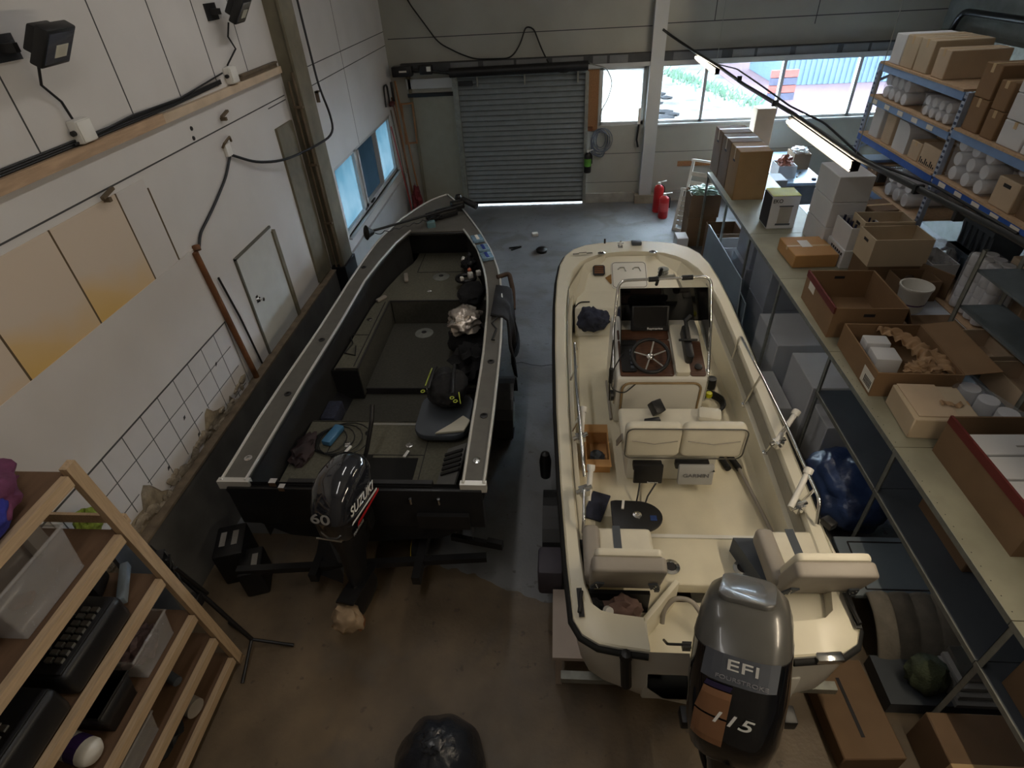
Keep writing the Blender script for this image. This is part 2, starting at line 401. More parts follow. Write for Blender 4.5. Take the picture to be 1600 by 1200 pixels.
# tile field with a broken lower edge
zl = lambda y: 1.0 + .1*math.sin(y*5.1) + .08*math.sin(y*13+1) + .04*math.sin(y*31) - .1*(y > 4.35) + .06*(y < 3)
ys = [2.2 + i*.06 for i in range(42)]
poly = [(y, max(.85, zl(y)+random.uniform(-.03, .03))) for y in ys] + [(4.68, 1.69), (2.2, 1.69)]
low = {round(p[0], 2): p[1] for p in poly[:len(ys)]}
m = MB().box(WX, WX+.005, 2.2, 4.66, .9, 1.45); struct(m, 'exposed_masonry', mat('exposed_masonry', S(146, 134, 114), .95, var=.4, scale=9, bump=.5), WL)
m = MB().prism(poly, WX, WX+.012, 'yz'); TI = struct(m, 'trim_7', mat('glazed_white_tile', S(206, 202, 200), .3, var=.03))
m = MB()
for k in range(11):
    y = 2.26 + k*.2435
    z0 = zl(y)+.02
    m.box(WX+.012, WX+.0135, y-.004, y+.004, z0, 1.69)
for z in (1.44, 1.2, .97):
    run = None
    for i in range(200):
        y = 2.2 + i*.0122
        ok = zl(y)+.03 < z and y < 4.66
        if ok and run is None: run = y
        if run is not None and (not ok or i == 199): m.box(WX+.012, WX+.0135, run, y, z-.004, z+.004); run = None
struct(m, 'tile_grout', mat('grout', S(92, 92, 92), .9), TI)
m = MB()
for y, z in ((4.3, 1.42), (3.62, 1.31), (3.68, 1.05), (3.2, 1.1)): m.prism([(y, z), (y+.03, z+.01), (y+.035, z+.035), (y+.01, z+.03)], WX+.012, WX+.014, 'yz')
struct(m, 'tile_holes', M_ink, TI)
m = MB()
for i in range(40):
    y = 2.25 + i*.06
    m.blob((WX+.012, y, .94+random.uniform(-.02, .1)), (.02, random.uniform(.03, .09), random.uniform(.02, .06)), .5, 2, i, 1)
struct(m, 'broken_plaster', mat('broken_plaster', S(152, 140, 122), .95, var=.3, scale=14, bump=.6), WL)
m = MB().box(WX, WX+.09, -2, 7.45, 0, .9); PL = struct(m, 'baseboard_left', mat('plinth_dark_paint', S(94, 92, 88), .75, var=.25, scale=3))
m = MB().box(WX, WX+.1, -2, 7.45, .9, .925)
struct(m, 'plinth_ledge', mat('dusty_ledge', S(120, 106, 88), .9, var=.3, scale=10), PL)
m = MB().box(WX, WX+.04, 8.2, 12.6, 0, .75); struct(m, 'baseboard_rear', M_white2)
# ledge with cable duct
m = MB().box(WX, WX+.05, -2, 4.95, 3.5, 3.58); struct(m, 'trim_8', mat('raw_batten', S(178, 150, 122), .8, var=.2, scale=4, stretch=(8, 1, 8)))
m = MB().box(WX, WX+.05, 4.95, 7.5, 3.5, 3.57); struct(m, 'trim_9', mat('painted_batten', S(196, 176, 152), .8, var=.15, scale=4))
m = MB()
for z in (3.588, 3.602, 3.616): m.tube([(WX+.012, -2, z), (WX+.012, 2.5, z), (WX+.012, 5.2, z+.003), (WX+.012, 6.1, z+.03)], .008)
m.tube([(WX+.03, 3.9, 3.6), (WX+.03, 4.6, 3.64), (WX+.03, 5.3, 3.63), (WX+.03, 6.15, 3.7)], .008)
one(m, 'cable_bundle', M_cable, 'bundle of black cables lying along the wooden batten on the left wall', 'cable')
m = MB().box(WX, WX+.03, 6.5, 7.45, 3.565, 3.62); m.box(WX, WX+.045, 6.5, 7.45, 3.61, 3.63)
one(m, 'cable_duct', M_rust, 'short brown cable duct between junction box and steel column', 'duct')
# small hatch door
m = MB().box(WX, WX+.018, 5.26, 6.14, .93, 2.1); D2 = struct(m, 'door_2', mat('hatch_paint', S(196, 197, 192), .6, var=.04))
m = MB()
m.box(WX, WX+.022, 5.235, 5.26, .93, 2.12); m.box(WX, WX+.022, 5.235, 6.14, 2.1, 2.125)
struct(m, 'door_gap', mat('gap_dark', S(98, 96, 88), .9), D2)
m = MB().box(WX, WX+.04, 6.12, 6.19, .93, 2.06); struct(m, 'door_jamb', M_colm, D2)
m = MB().lathe((WX+.018, 5.4, 1.56), [(.03, 0), (.03, .01), (.012, .015), (.012, .04), (.022, .045), (.022, .06), (0, .065)], 12, (1, 0, 0)); m.obox((WX+.02, 5.37, 1.58), (.01, .05, .08))
struct(m, 'door_knob', M_chrome, D2, smooth=True)
# steel column
m = MB()
m.box(-3.37, -3.17, 7.56, 7.59, 0, 5.8); m.box(-3.3, -3.28, 7.59, 7.86, 0, 5.8); m.box(-3.37, -3.17, 7.86, 7.89, 0, 5.8); m.box(-3.19, -3.16, 7.52, 7.92, 0, 5.8)
SCOL = struct(m, 'trim_10', M_colm)
m = MB()
m.tube([(-3.2, 7.5, 0), (-3.2, 7.5, 3.5)], .02)
m.tube([(-3.27, 7.49, 0), (-3.27, 7.49, 3.4)], .015)
for z in (.8, 1.6, 2.4, 3.1): m.box(-3.29, -3.17, 7.475, 7.56, z, z+.03)
struct(m, 'conduit', M_rust, SCOL)
m = MB().box(-3.34, -3.13, 7.47, 7.95, 0, .95); struct(m, 'column_foot_guard', M_hull, SCOL)
# ---- left window
m = MB()
for y0, y1 in ((WY0, WY0+.08), (9.62, 9.74), (10.95, 11.05), (WY1-.08, WY1)): m.box(WX-.12, WX-.03, y0, y1, WZ0, WZ1)
m.box(WX-.12, WX-.03, WY0, WY1, WZ0, WZ0+.07); m.box(WX-.12, WX-.03, WY0, WY1, WZ1-.06, WZ1)
m.box(WX-.1, WX-.0, 9.74, 9.8, WZ0+.07, WZ1-.06); m.box(WX-.1, WX, 9.74, 10.95, WZ0+.06, WZ0+.12); m.box(WX-.1, WX, 10.9, 10.95, WZ0+.07, WZ1-.06)
W1 = struct(m, 'window_1', M_white2)
for n, y0, y1, mm in (('pane', WY0+.08, 9.62, M_frost), ('pane', 9.8, 10.9, M_frostd), ('pane', 11.05, WY1-.08, M_frost)):
    q = MB().box(WX-.085, WX-.078, y0, y1, WZ0+.07, WZ1-.06); struct(q, n, mm, W1)
q = MB().box(WX-.02, WX+.03, 9.9, 10.1, WZ0+.08, WZ0+.1); q.obox((WX+.03, 10.0, WZ0+.1), (.02, .16, .03)); struct(q, 'window_latch', M_cable, W1)
q = MB().box(WX-.03, WX+.05, WY0-.03, WY1+.03, WZ0-.03, WZ0); struct(q, 'window_sill', M_white2, W1)
# ---- back wall
BY = 12.6
DX0, DX1, DZ = -2.02, .57, 2.72
m = MB()
m.box(-3.37, DX0, BY, BY+.2, 0, 5.8); m.box(DX0, DX1, BY, BY+.2, DZ, 5.8); m.box(DX1, 7, BY, BY+.2, 2.68, 5.8)
m.box(DX1, 7, BY, BY+.2, 0, 1.58); m.box(DX1, .84, BY, BY+.2, 1.58, 2.68); m.box(1.75, 2.0, BY, BY+.2, 1.58, 2.68); m.box(6.95, 7, BY, BY+.2, 1.58, 2.68)
WB = struct(m, 'wall_back', M_backw)
m = MB()
for x0, x1, z in ((-3.3, 1.78, 3.3), (2.05, 7, 3.33)): m.box(x0, x1, BY-.002, BY, z-.008, z+.008)
for x0, x1, z in ((.6, 1.75, 1.02), (2.02, 7, 1.02), (.6, 1.75, .42)): m.box(x0, x1, BY-.002, BY, z-.005, z+.005)
m.box(-2.62, -2.6, BY-.003, BY, .15, 2.3); m.box(2.9, 2.915, BY-.003, BY, 3.33, 5.8); m.box(4.72, 4.735, BY-.003, BY, 3.2, 5.8)
struct(m, 'panel_seams', M_seam, WB)
m = MB().box(-2.98, -2.12, BY-.02, BY, .12, 2.3); struct(m, 'trim_11', mat('beige_panel', S(146, 144, 130), .7, var=.06))
m = MB().box(-3.0, -2.1, BY-.03, BY, .06, .12); m.box(-3.02, -2.96, BY-.05, BY, .1, 2.7); struct(m, 'trim_12', M_colm)
m = MB().box(-3.05, -2.1, BY-.06, BY, 2.27, 2.34); struct(m, 'trim_13', M_hull)
m = MB().box(-3.05, -2.08, BY-.05, BY, 2.42, 2.6); struct(m, 'trim_14', M_white2)
m = MB().box(-3.1, 7, BY-.12, BY, 2.72, 2.88); LT = struct(m, 'trim_15', mat('lintel_dark', S(66, 67, 68), .8, var=.2, scale=5))
m = MB()
for i, (x0, x1) in enumerate(((-2.1, -1.55), (-1.45, -.85), (-.8, -.2), (-.1, .5), (.68, .95), (1.0, 1.35), (2.2, 3.1), (3.3, 3.7), (3.75, 4.35), (4.45, 5.2), (5.3, 5.75), (5.8, 6.6))):
    m.box(x0, x1, BY-.124, BY-.12, 2.735, 2.865)
struct(m, 'lintel_blocks', mat('lintel_blocks', S(112, 113, 114), .8, var=.25, scale=1.2), LT)
m = MB().box(1.78, 2.03, BY-.16, BY, .17, 5.8); struct(m, 'trim_16', M_white2)
m = MB().box(1.68, 2.1, BY-.22, BY, 0, .17); struct(m, 'trim_17', mat('pillar_foot', S(150, 140, 124), .85, var=.2))
m = MB().box(.62, 1.68, BY-.08, BY, 0, .2); m.box(2.1, 4, BY-.08, BY, 0, .2); struct(m, 'baseboard_back', mat('kerb_grey', S(150, 146, 138), .85, var=.15))
m = MB().box(.57, 7, BY-.14, BY, 2.66, 2.73); struct(m, 'trim_18', M_white2)
m = MB().box(.6, .82, BY-.03, BY, 1.5, 2.62); struct(m, 'trim_19', M_woodo)
# window 2: single pane beside the shutter
m = MB()
for b_ in ((.84, .9, 1.58, 2.66), (1.69, 1.75, 1.58, 2.66), (.84, 1.75, 1.58, 1.64), (.84, 1.75, 2.6, 2.66)): m.box(b_[0], b_[1], BY+.02, BY+.1, b_[2], b_[3])
W2 = struct(m, 'window_2', M_white2)
q = MB().box(.9, 1.69, BY+.05, BY+.056, 1.64, 2.6); struct(q, 'pane', M_frostw, W2)
# window 3: the strip of four panes
m = MB()
for x in (2.0, 2.86, 4.33, 5.73, 6.9): m.box(x, x+.06, BY+.0, BY+.1, 1.58, 2.68)
m.box(2.0, 6.95, BY+.0, BY+.1, 1.58, 1.64); m.box(2.0, 6.95, BY+.0, BY+.1, 2.62, 2.68); m.box(2.0, 6.95, BY-.05, BY, 1.55, 1.585)
W3 = struct(m, 'window_3', M_white2)
for x0, x1 in ((2.06, 2.86), (2.92, 4.33), (4.39, 5.73), (5.79, 6.9)):
    q = MB().box(x0, x1, BY+.05, BY+.056, 1.64, 2.62); struct(q, 'pane', M_glass, W3)
# ---- roller shutter door
m = MB(); n = 26
def shut(u, v):
    z = .06 + v*(DZ-.12); t = (v*n) % 1
    return (DX0 + u*(DX1-DX0), BY-.005 - (.05*(1-t)**.8 if t > .12 else .0), z)
m.grid(shut, 1, n*8)
D1 = struct(m, 'door_1', M_steelb)
m = MB().box(DX0, DX1, BY-.05, BY+.01, .03, .085); struct(m, 'bottom_bar', M_hull, D1)
m = MB().box(DX0-.09, DX0+.02, BY-.09, BY-.03, 0, 2.72); m.box(DX1-.02, DX1+.05, BY-.09, BY-.03, 0, 2.6); struct(m, 'guide_rail', M_galv, D1)
m = MB().cyl((DX0-.1, BY-.2, 2.7), (DX1+.02, BY-.2, 2.72), .085, n=16); struct(m, 'shutter_roll', M_black, D1, smooth=True)
m = MB()
for x in (-1.6, -.65, .4): m.obox((x, BY-.06, 2.52), (.03, .06, .2))
struct(m, 'slat_strap', M_galv, D1)
m = MB().box(-1.98, -1.7, BY-.12, BY-.05, 2.45, 2.53); struct(m, 'shutter_hinge', M_black, D1)
# ---- outside
M_sand = mat('yard_sand', S(66, 65, 63), .95, var=.5, scale=.9, bump=.2, spec=0)
m = MB().box(-25, 7.0, 12.85, 45, -.3, -.1); struct(m, 'floor_outside', M_sand)
def pav():
    m = mat('yard_brick_paving', S(150, 120, 118), .9, spec=0); nt = m.node_tree; b = nt.nodes['Principled BSDF']
    t = nt.nodes.new('ShaderNodeTexBrick'); t.inputs['Scale'].default_value = 2.6; t.inputs['Color1'].default_value = S(64, 50, 53); t.inputs['Color2'].default_value = S(56, 47, 52); t.inputs['Mortar'].default_value = S(68, 64, 66)
    c_ = nt.nodes.new('ShaderNodeTexCoord'); nt.links.new(c_.outputs['Object'], t.inputs['Vector']); nt.links.new(t.outputs[0], b.inputs['Base Color']); return m
m = MB().box(7.0, 30, 12.85, 45, -.3, -.09); struct(m, 'floor_paving', pav())
m = MB().box(-25, -3.6, -8, 12.85, -.3, -.1); struct(m, 'floor_side_yard', M_sand)
m = MB()
for i in range(60): m.box(8.6+i*.2, 8.6+i*.2+.12, 24.97, 25.0, -.08, 3.2)
m.box(8.5, 21, 25.0, 29, -.08, 3.2)
one(m, 'site_container', mat('container_blue', S(58, 70, 82), .8, spec=0, var=.12, scale=1), 'pale blue corrugated container seen through the right hand windows', 'container')
b_ = thing('site_barrier', 'orange and white striped barrier standing outside by the blue container', 'barrier', (7.9, 22.6, -.09))
for i in range(4):
    q = MB().box(7.4, 8.3, 22.5, 22.62, -.09+i*.24, -.09+i*.24+.22); q.build('board', mat('barrier_orange', S(92, 52, 48), .8, spec=0) if i % 2 else mat('barrier_grey', S(50, 50, 60), .8, spec=0), b_)
m = MB()
for i in range(420):
    t = random.random(); x = 4.9 + t*2.0 + random.gauss(0, .28); y = 29 - t*7.5 + random.gauss(0, .5)
    h = random.uniform(.0, .22); a = random.uniform(0, 6.28)
    dx, dy = math.cos(a)*.05, math.sin(a)*.05
    m.face([(x-dx, y-dy, -.1), (x+dx, y+dy, -.1), (x+dx*3+.05, y+dy*3, h)])
tag(m.build('weeds', mat('weed_green', S(58, 76, 62), .9, spec=0, var=.15)), 'green weeds growing across the sandy yard outside', 'weeds', kind='stuff')
m = MB()
for i in range(160):
    x = random.uniform(1.5, 4.2); y = random.uniform(19.5, 28); s_ = random.uniform(.05, .22)
    m.blob((x, y, -.08), (s_*1.6, s_*1.2, s_*.5), .4, 2, i, 1)
tag(m.build('rubble', mat('yard_rubble', S(26, 26, 27), .95, spec=0, var=.3, scale=3)), 'grey rubble scattered over the sandy yard outside', 'rubble', kind='stuff')
m = MB().box(-25, 8.4, 31, 31.3, -.1, 3.6); struct(m, 'wall_yard', mat('yard_wall', S(72, 72, 72), .9, spec=0, var=.1, scale=.8))
# ================================================ dark aluminium fishing boat by the left wall
def interp(T, y):
    if y <= T[0][0]: return T[0][1]
    for (a, u), (b, v) in zip(T, T[1:]):
        if y <= b: return u + (v-u)*(y-a)/(b-a)
    return T[-1][1]
LO = [(3,-2.75),(3.7,-2.755),(4.3,-2.73),(5.2,-2.67),(6.26,-2.62),(6.8,-2.58),(7.19,-2.54),(7.6,-2.46),(7.98,-2.34),(8.4,-2.15),(8.7,-1.95),(8.84,-1.77)]
RO = [(3,-.57),(3.9,-.57),(4.9,-.585),(5.77,-.635),(6.36,-.71),(6.94,-.86),(7.56,-1.09),(7.92,-1.25),(8.4,-1.47),(8.7,-1.64),(8.84,-1.73)]
LI = [(3,-2.53),(3.63,-2.52),(4.36,-2.5),(5.27,-2.45),(6.25,-2.41),(6.8,-2.33),(7.27,-2.23),(7.62,-2.1)]
RI = [(3,-.75),(3.6,-.76),(4.67,-.765),(5.63,-.805),(6.1,-.86),(6.52,-.94),(7.0,-1.07),(7.32,-1.2),(7.62,-1.34)]
fz = lambda y: 1.2+.27*max(0, (y-3)/5.4)**1.5
YS_ = [3+.25*i for i in range(19)] + [7.62]
YO = [3+.25*i for i in range(23)] + [8.65, 8.76, 8.84]
FB = thing('fishing_boat', 'dark grey aluminium fishing boat moored on a trailer along the left wall', 'boat', (-1.66, 5.6, .45))
m = MB()
outl = [(interp(LO, y), y) for y in YO] + [(interp(RO, y), y) for y in reversed(YO)]
def rg(k, dz, z=None, yk=1): return [(-1.7+(x+1.7)*k, 3+(y-3)*yk, (fz(y)+dz) if z is None else z + .35*max(0, (y-6.5)/2.3)**2) for x, y in outl]
m.loft([rg(1, 0), rg(.99, -.12), rg(.9, 0, .72, .99), rg(.62, 0, .52, .95), rg(.06, 0, .45, .9)], cap=False)
m.build('hull', M_hull, FB, smooth=True)
def strip(Ta, Tb, name, mm, ys, dz=0, th=.03, shift=0):
    q = MB()
    q.loft([[(interp(Ta, y)+shift, y, fz(y)+dz), (interp(Tb, y)+shift, y, fz(y)+dz), (interp(Tb, y)+shift, y, fz(y)+dz-th), (interp(Ta, y)+shift, y, fz(y)+dz-th)] for y in ys])
    return q.build(name, mm, FB)
GL = strip(LO, LI, 'gunwale', M_gun, YS_, .01)
GR_ = strip(RI, RO, 'gunwale', M_gun, YS_, .01)
def edge(T, ys, name, par, dx):
    q = MB().tube([(interp(T, y)+dx, y, fz(y)+.012) for y in ys], .013, 6); q.build(name, M_trim, par, smooth=True)
edge(LO, YO, 'edge_trim', GL, .01); edge(LI, YS_, 'edge_trim', GL, -.005); edge(RI, YS_, 'edge_trim', GR_, .005); edge(RO, YO, 'edge_trim', GR_, -.01)
m = MB(); m.box(-2.77, -2.5, 2.98, 3.03, 1.13, 1.215); m.build('gunwale_end_cap', M_trim, GL); m = MB(); m.box(-.77, -.56, 2.98, 3.03, 1.13, 1.215); m.build('gunwale_end_cap', M_trim, GR_)
for (x, y), par in (((-2.62, 3.25), GL), ((-2.6, 4.1), GL), ((-2.56, 5.0), GL), ((-2.52, 6.6), GL), ((-.66, 3.25), GR_), ((-.66, 3.8), GR_), ((-.67, 4.6), GR_)):
    m = MB().lathe((x, y, fz(y)+.008), [(.035, 0), (.035, .008), (.018, .012), (.018, .004), (0, .004)], 12); m.build('gunwale_socket', M_chrome if abs(y-3.25) < .01 else M_black, par)
# inner sides
for T, s in ((LI, -1), (RI, 1)):
    m = MB(); m.loft([[(interp(T, y), y, fz(y)-.01), (interp(T, y)+s*.04, y, fz(y)-.1), (interp(T, y)+s*.02, y, .5)] for y in YS_], closed=False, cap=False); m.build('inner_side', mat('inner_side_dark', S(32, 32, 32), .7, var=.2), FB)
# bow platform
m = MB(); ys = [7.6, 7.75, 8, 8.25, 8.5, 8.65, 8.76, 8.83]
m.loft([[(interp(LO, y)+.03, y, fz(y)+.005), (interp(RO, y)-.03, y, fz(y)+.005), (interp(RO, y)-.03, y, fz(y)-.05), (interp(LO, y)+.03, y, fz(y)-.05)] for y in ys]); BP = m.build('bow_platform', M_gun, FB)
m = MB().tube([(-2.1, 7.6, 1.385), (-2.0, 7.58, 1.39), (-1.45, 7.58, 1.39), (-1.34, 7.6, 1.385)], .016, rb=.05); m.build('platform_lip', M_black, BP, smooth=True)
m = MB().box(-2.3, -1.2, 7.9, 7.93, .95, 1.38); m.build('bow_bulkhead', M_black, FB)
# decks
def deck(name, z, y0, y1, xl, xr, mm=M_carpet, th=.03):
    ys = [y0 + (y1-y0)*i/8 for i in range(9)]
    q = MB(); q.loft([[((interp(LI, y) if xl is None else xl), y, z), ((interp(RI, y) if xr is None else xr), y, z), ((interp(RI, y) if xr is None else xr), y, z-th), ((interp(LI, y) if xl is None else xl), y, z-th)] for y in ys]); return q.build(name, mm, FB)
FD = deck('front_deck', .95, 6.42, 7.92, None, None)
m = MB().box(-2.18, -.9, 6.4, 6.425, .6, .955); m.build('deck_riser', M_carpetd, FB)
m = MB().tube([(-2.2, 6.41, .955), (-.95, 6.41, .955)], .012); m.build('deck_edge', M_black, FD)
m = MB().bar((-2.0, 7.25, .953), (-1.2, 7.25, .953), .01, .004); m.bar((-2.0, 7.9, .953), (-2.0, 7.25, .953), .01, .004); m.build('deck_lid_seam', M_ink, FD)
BN = deck('side_locker', .95, 4.9, 6.42, None, -2.2)
m = MB().box(-2.22, -2.195, 4.9, 6.42, .58, .955); m.build('locker_side', M_carpetd, FB)
m = MB().box(-2.5, -2.2, 4.88, 4.9, .55, .94); m.build('locker_end', M_black, FB)
m = MB().tube([(-2.45, 4.9, .955), (-2.2, 4.9, .955), (-2.2, 6.42, .955)], .01); m.bar((-2.26, 4.95, .953), (-2.26, 6.4, .953), .012, .004); m.build('locker_edge', M_ink, BN)
m = MB().bar((-2.5, 5.6, .953), (-2.26, 5.6, .953), .01, .004); m.build('locker_seam', M_ink, BN)
deck('cockpit_floor', .62, 4.98, 6.42, -2.2, None, M_carpetd)
deck('lower_floor', .54, 4.18, 5.0, None, None, M_carpetd)
m = MB().box(-2.5, -.78, 4.97, 4.985, .53, .625); m.build('floor_step', M_ink, FB)
AD = deck('aft_deck', .8, 3.05, 4.2, None, None)
m = MB().box(-2.5, -.78, 4.19, 4.21, .54, .8); m.build('deck_riser', M_carpetd, FB)
m = MB().box(-1.9, -1.25, 4.14, 4.17, .8, .806); m.build('hatch_hinge_strip', M_alu, AD)
m = MB().box(-1.78, -1.3, 3.28, 3.68, .801, .806); m.build('battery_well', mat('deep_black', S(8, 8, 9), .9), AD)
m = MB().box(-2.14, -1.74, 3.3, 3.72, .801, .805); m.build('battery_well', MATS['deep_black'], AD)
m = MB(); 
for x0, y0, x1, y1 in ((-2.2, 4.1, -2.2, 3.72), (-1.25, 4.1, -1.25, 3.1), (-2.2, 3.72, -1.25, 3.72)): m.bar((x0, y0, .802), (x1, y1, .802), .008, .003)
m.build('deck_seam', M_ink, AD)
for x, y, z, par in ((-1.63, 7.1, .95, FD), (-1.74, 6.15, .62, FD)):
    m = MB().lathe((x, y, z), [(.12, 0), (.12, .006), (.05, .02), (.035, .02), (.03, .0)], 20); p_ = m.build('seat_pedestal_base', M_galv, FB, smooth=True); m = MB().lathe((x, y, z+.018), [(.033, 0), (.033, .004), (0, .004)], 14); m.build('socket', M_ink, p_)
for x, y, z in ((-1.72, 6.68, .952), (-2.35, 5.95, .952), (-1.87, 4.02, .802), (-1.42, 3.85, .802), (-2.03, 3.85, .802)):
    m = MB().lathe((x, y, z), [(.035, 0), (.035, .006), (.02, .01), (0, .01)], 12); m.obox((x, y, z+.012), (.05, .012, .008)); m.build('flush_latch', M_chrome if y != 4.02 else M_black, FB)
m = MB().lathe((-2.18, 3.2, .8), [(.07, 0), (.07, .01), (0, .012)], 18); m.build('round_sticker', M_cardp, AD)
for x in (-2.35, -2.0, -1.18): m = MB().lathe((x, 3.2, .802), [(.03, 0), (.03, .004), (0, .004)], 12); m.build('drain_hole', M_ink, AD)
# transom
m = MB().box(-2.7, -.6, 2.96, 3.04, .72, 1.16); TS = m.build('transom', M_hull, FB, bev=.01)
m = MB().box(-2.2, -1.0, 2.99, 3.06, 1.0, 1.18); m.build('transom_lip', M_black, TS)
m = MB().obox((-2.3, 3.0, 1.19), (.06, .05, .05)); m.obox((-2.22, 2.97, 1.17), (.05, .05, .04)); m.build('stern_light', M_chrome, TS)
for x in (-1.18, -.95): m = MB().cyl((x, 2.95, 1.02), (x, 2.95, 1.08), .012); m.build('tie_down', M_chrome, TS)
m = MB().box(-1.15, -.72, 2.92, 2.96, .74, .9); m.build('stern_fold_step', M_black, TS)
# outboard 60, slightly steered
XN = Matrix.Translation((-1.6, 2.9, 1.0)) @ Matrix.Rotation(math.radians(-8), 4, 'Z') @ Matrix.Rotation(math.radians(-12.4), 4, 'X') @ Matrix.Scale(.92, 4)
m = MB()
def sec(z, hw, y0, y1, k=14, p=3.0):
    out = []; cy = (y0+y1)/2; hy = (y1-y0)/2
    for i in range(k*2):
        a = 2*math.pi*i/(k*2); c_, s_ = math.cos(a), math.sin(a)
        out.append((hw*abs(c_)**(2/p)*(1 if c_ >= 0 else -1), cy+hy*abs(s_)**(2/p)*(1 if s_ >= 0 else -1), z))
    return out
m.loft([sec(-.62, .035, -.3, -.04), sec(-.4, .06, -.34, -.04), sec(-.2, .07, -.36, -.02), sec(.02, .13, -.44, .0)]); m.xf(XN); OB6 = m.build('outboard_motor', M_black, FB, smooth=True)
m = MB().loft([sec(.0, .13, -.44, .02), sec(.06, .16, -.49, .05), sec(.24, .185, -.53, .08)]); m.xf(XN); LC6 = m.build('lower_cowling', M_blackg, OB6, smooth=True)
m = MB().loft([sec(.235, .185, -.53, .08), sec(.36, .19, -.52, .09), sec(.48, .18, -.46, .08), sec(.55, .15, -.38, .05), sec(.59, .1, -.3, .0), sec(.605, .03, -.18, -.08)]); m.xf(XN); UC6 = m.build('upper_cowling', mat('cowl_black', S(34, 36, 42), .1, coat=1, var=.05), OB6, smooth=True)
R6 = XN.to_3x3()
def t6(body, size, loc, xd, yd, w, mm=M_text, sh=0): return text(body, size, mm, OB6, XN @ Vector(loc), R6 @ Vector(xd), R6 @ Vector(yd), shear=sh, width=w)
t6('60', .11, (-.03, -.536, .3), (1, 0, 0), (0, .1, 1), .15, mat('silver_lettering', S(150, 150, 148), .4))
t6('SUZUKI', .11, (.193, -.26, .33), (0, 1, 0), (0, 0, 1), .37, M_text, .15)
m = MB().loft([[(.1905, -.46, .22), (.1905, .0, .24), (.1905, .0, .26), (.1905, -.44, .235)], [(.194, -.46, .22), (.194, .0, .24), (.194, .0, .26), (.194, -.44, .235)]]); m.xf(XN); m.build('white_stripe', M_text, OB6)
m = MB().loft([[(.1885, -.38, .15), (.1905, .03, .21), (.1905, .03, .235), (.1895, -.36, .18)], [(.193, -.38, .15), (.194, .03, .21), (.194, .03, .235), (.193, -.36, .18)]]); m.xf(XN); m.build('red_stripe', mat('stripe_red', S(168, 28, 30), .4), OB6)
m = MB().box(-.12, .1, -.5, -.493, .07, .08); m.xf(XN); m.build('silver_line', M_alu, OB6)
t6('FOUR STROKE', .03, (.186, -.36, .12), (0, 1, .1), (0, 0, 1), .16, MATS['silver_lettering'])
m = MB().loft([sec(-.6, .03, -.28, .0), sec(-.78, .045, -.36, .06), sec(-.86, .055, -.4, .1), sec(-.94, .05, -.34, .1), sec(-1.04, .012, -.22, -.02)]); m.xf(XN); m.build('gear_case', M_black, OB6, smooth=True)
m = MB().box(-.08, .08, -.46, .06, -.66, -.64); m.xf(XN); m.build('anti_ventilation_plate', M_black, OB6)
m = MB(); m.obox((-1.64, 2.9, .95), (.26, .12, .3)); m.obox((-1.62, 2.84, .75), (.09, .14, .2)); m.build('transom_bracket', M_black, OB6, bev=.02)
m = MB()
hub = Vector((0, -.46, -.86))
for k in range(3):
    a = k*2.094; d = Vector((math.cos(a), 0, math.sin(a))); e = Vector((-math.sin(a), 0, math.cos(a)))
    m.loft([[hub+d*.03-e*.02+Vector((0, -.02, 0)), hub+d*.03+e*.02+Vector((0, .03, 0)), hub+d*.03+e*.024+Vector((0, .03, 0)), hub+d*.03-e*.016+Vector((0, -.02, 0))], [hub+d*.13-e*.06+Vector((0, -.03, 0)), hub+d*.13+e*.06+Vector((0, .05, 0)), hub+d*.13+e*.064+Vector((0, .05, 0)), hub+d*.13-e*.056+Vector((0, -.03, 0))], [hub+d*.16-e*.02, hub+d*.16+e*.03+Vector((0, .03, 0)), hub+d*.16+e*.034+Vector((0, .03, 0)), hub+d*.16-e*.016]])
m.xf(XN); m.build('propeller', M_brown, OB6)
m = MB().blob(XN @ Vector((.0, -.45, -.84)), (.13, .1, .13), .35, 2.5, 11, 3); m.build('propeller_cover', mat('beige_cover', S(160, 138, 112), .85, var=.25, scale=12), OB6, smooth=True)
m = MB().tube([(-1.72, 3.25, .85), (-1.75, 3.15, 1.15), (-1.7, 3.05, 1.2), (-1.64, 2.98, 1.15)], .035, rb=.08); m.tube([(-1.8, 3.5, .84), (-1.72, 3.55, 1.0), (-1.66, 3.7, 1.25), (-1.66, 3.8, 1.35)], .02, rb=.06); m.build('tiller_hose', M_black, OB6, smooth=True)
# electric bow motor stowed across the bow
t = thing('trolling_motor', 'black electric bow motor with a long shaft laid across the dark boat bow', 'motor', (-1.9, 7.8, 1.45))
m = MB().cyl((-2.58, 7.22, 1.58), (-1.4, 8.12, 1.6), .017, n=10); m.build('shaft', M_cable, t, smooth=True)
m = MB().lathe((-2.6, 7.2, 1.58), [(.0, -.02), (.09, -.01), (.1, .0), (.07, .03), (.03, .1), (0, .12)], 18, (.76, .6, -.2)); m.build('head_cover', M_black, t, smooth=True)
m = MB().obox((-1.65, 8.1, 1.5), (.3, .2, .1), .6); m.obox((-1.5, 8.25, 1.56), (.2, .12, .12), .5); m.build('mount', M_black, t, bev=.02)
m = MB().cyl((-1.42, 8.3, 1.62), (-1.2, 8.18, 1.55), .045, n=12); m.lathe((-1.5, 8.42, 1.6), [(.0, -.05), (.05, -.04), (.06, 0), (.04, .05), (0, .06)], 12); m.build('motor_pod', M_black, t, smooth=True)
m = MB()
pts = [Vector((-2.5, 7.26, 1.55)) + Vector((1.1, .83, 0))*(i/40) + Vector((0, 0, -.035*abs(math.sin(i*.75)))) for i in range(41)]
m.tube(pts, .006, 5); m.build('hanging_cable', M_cable, t)
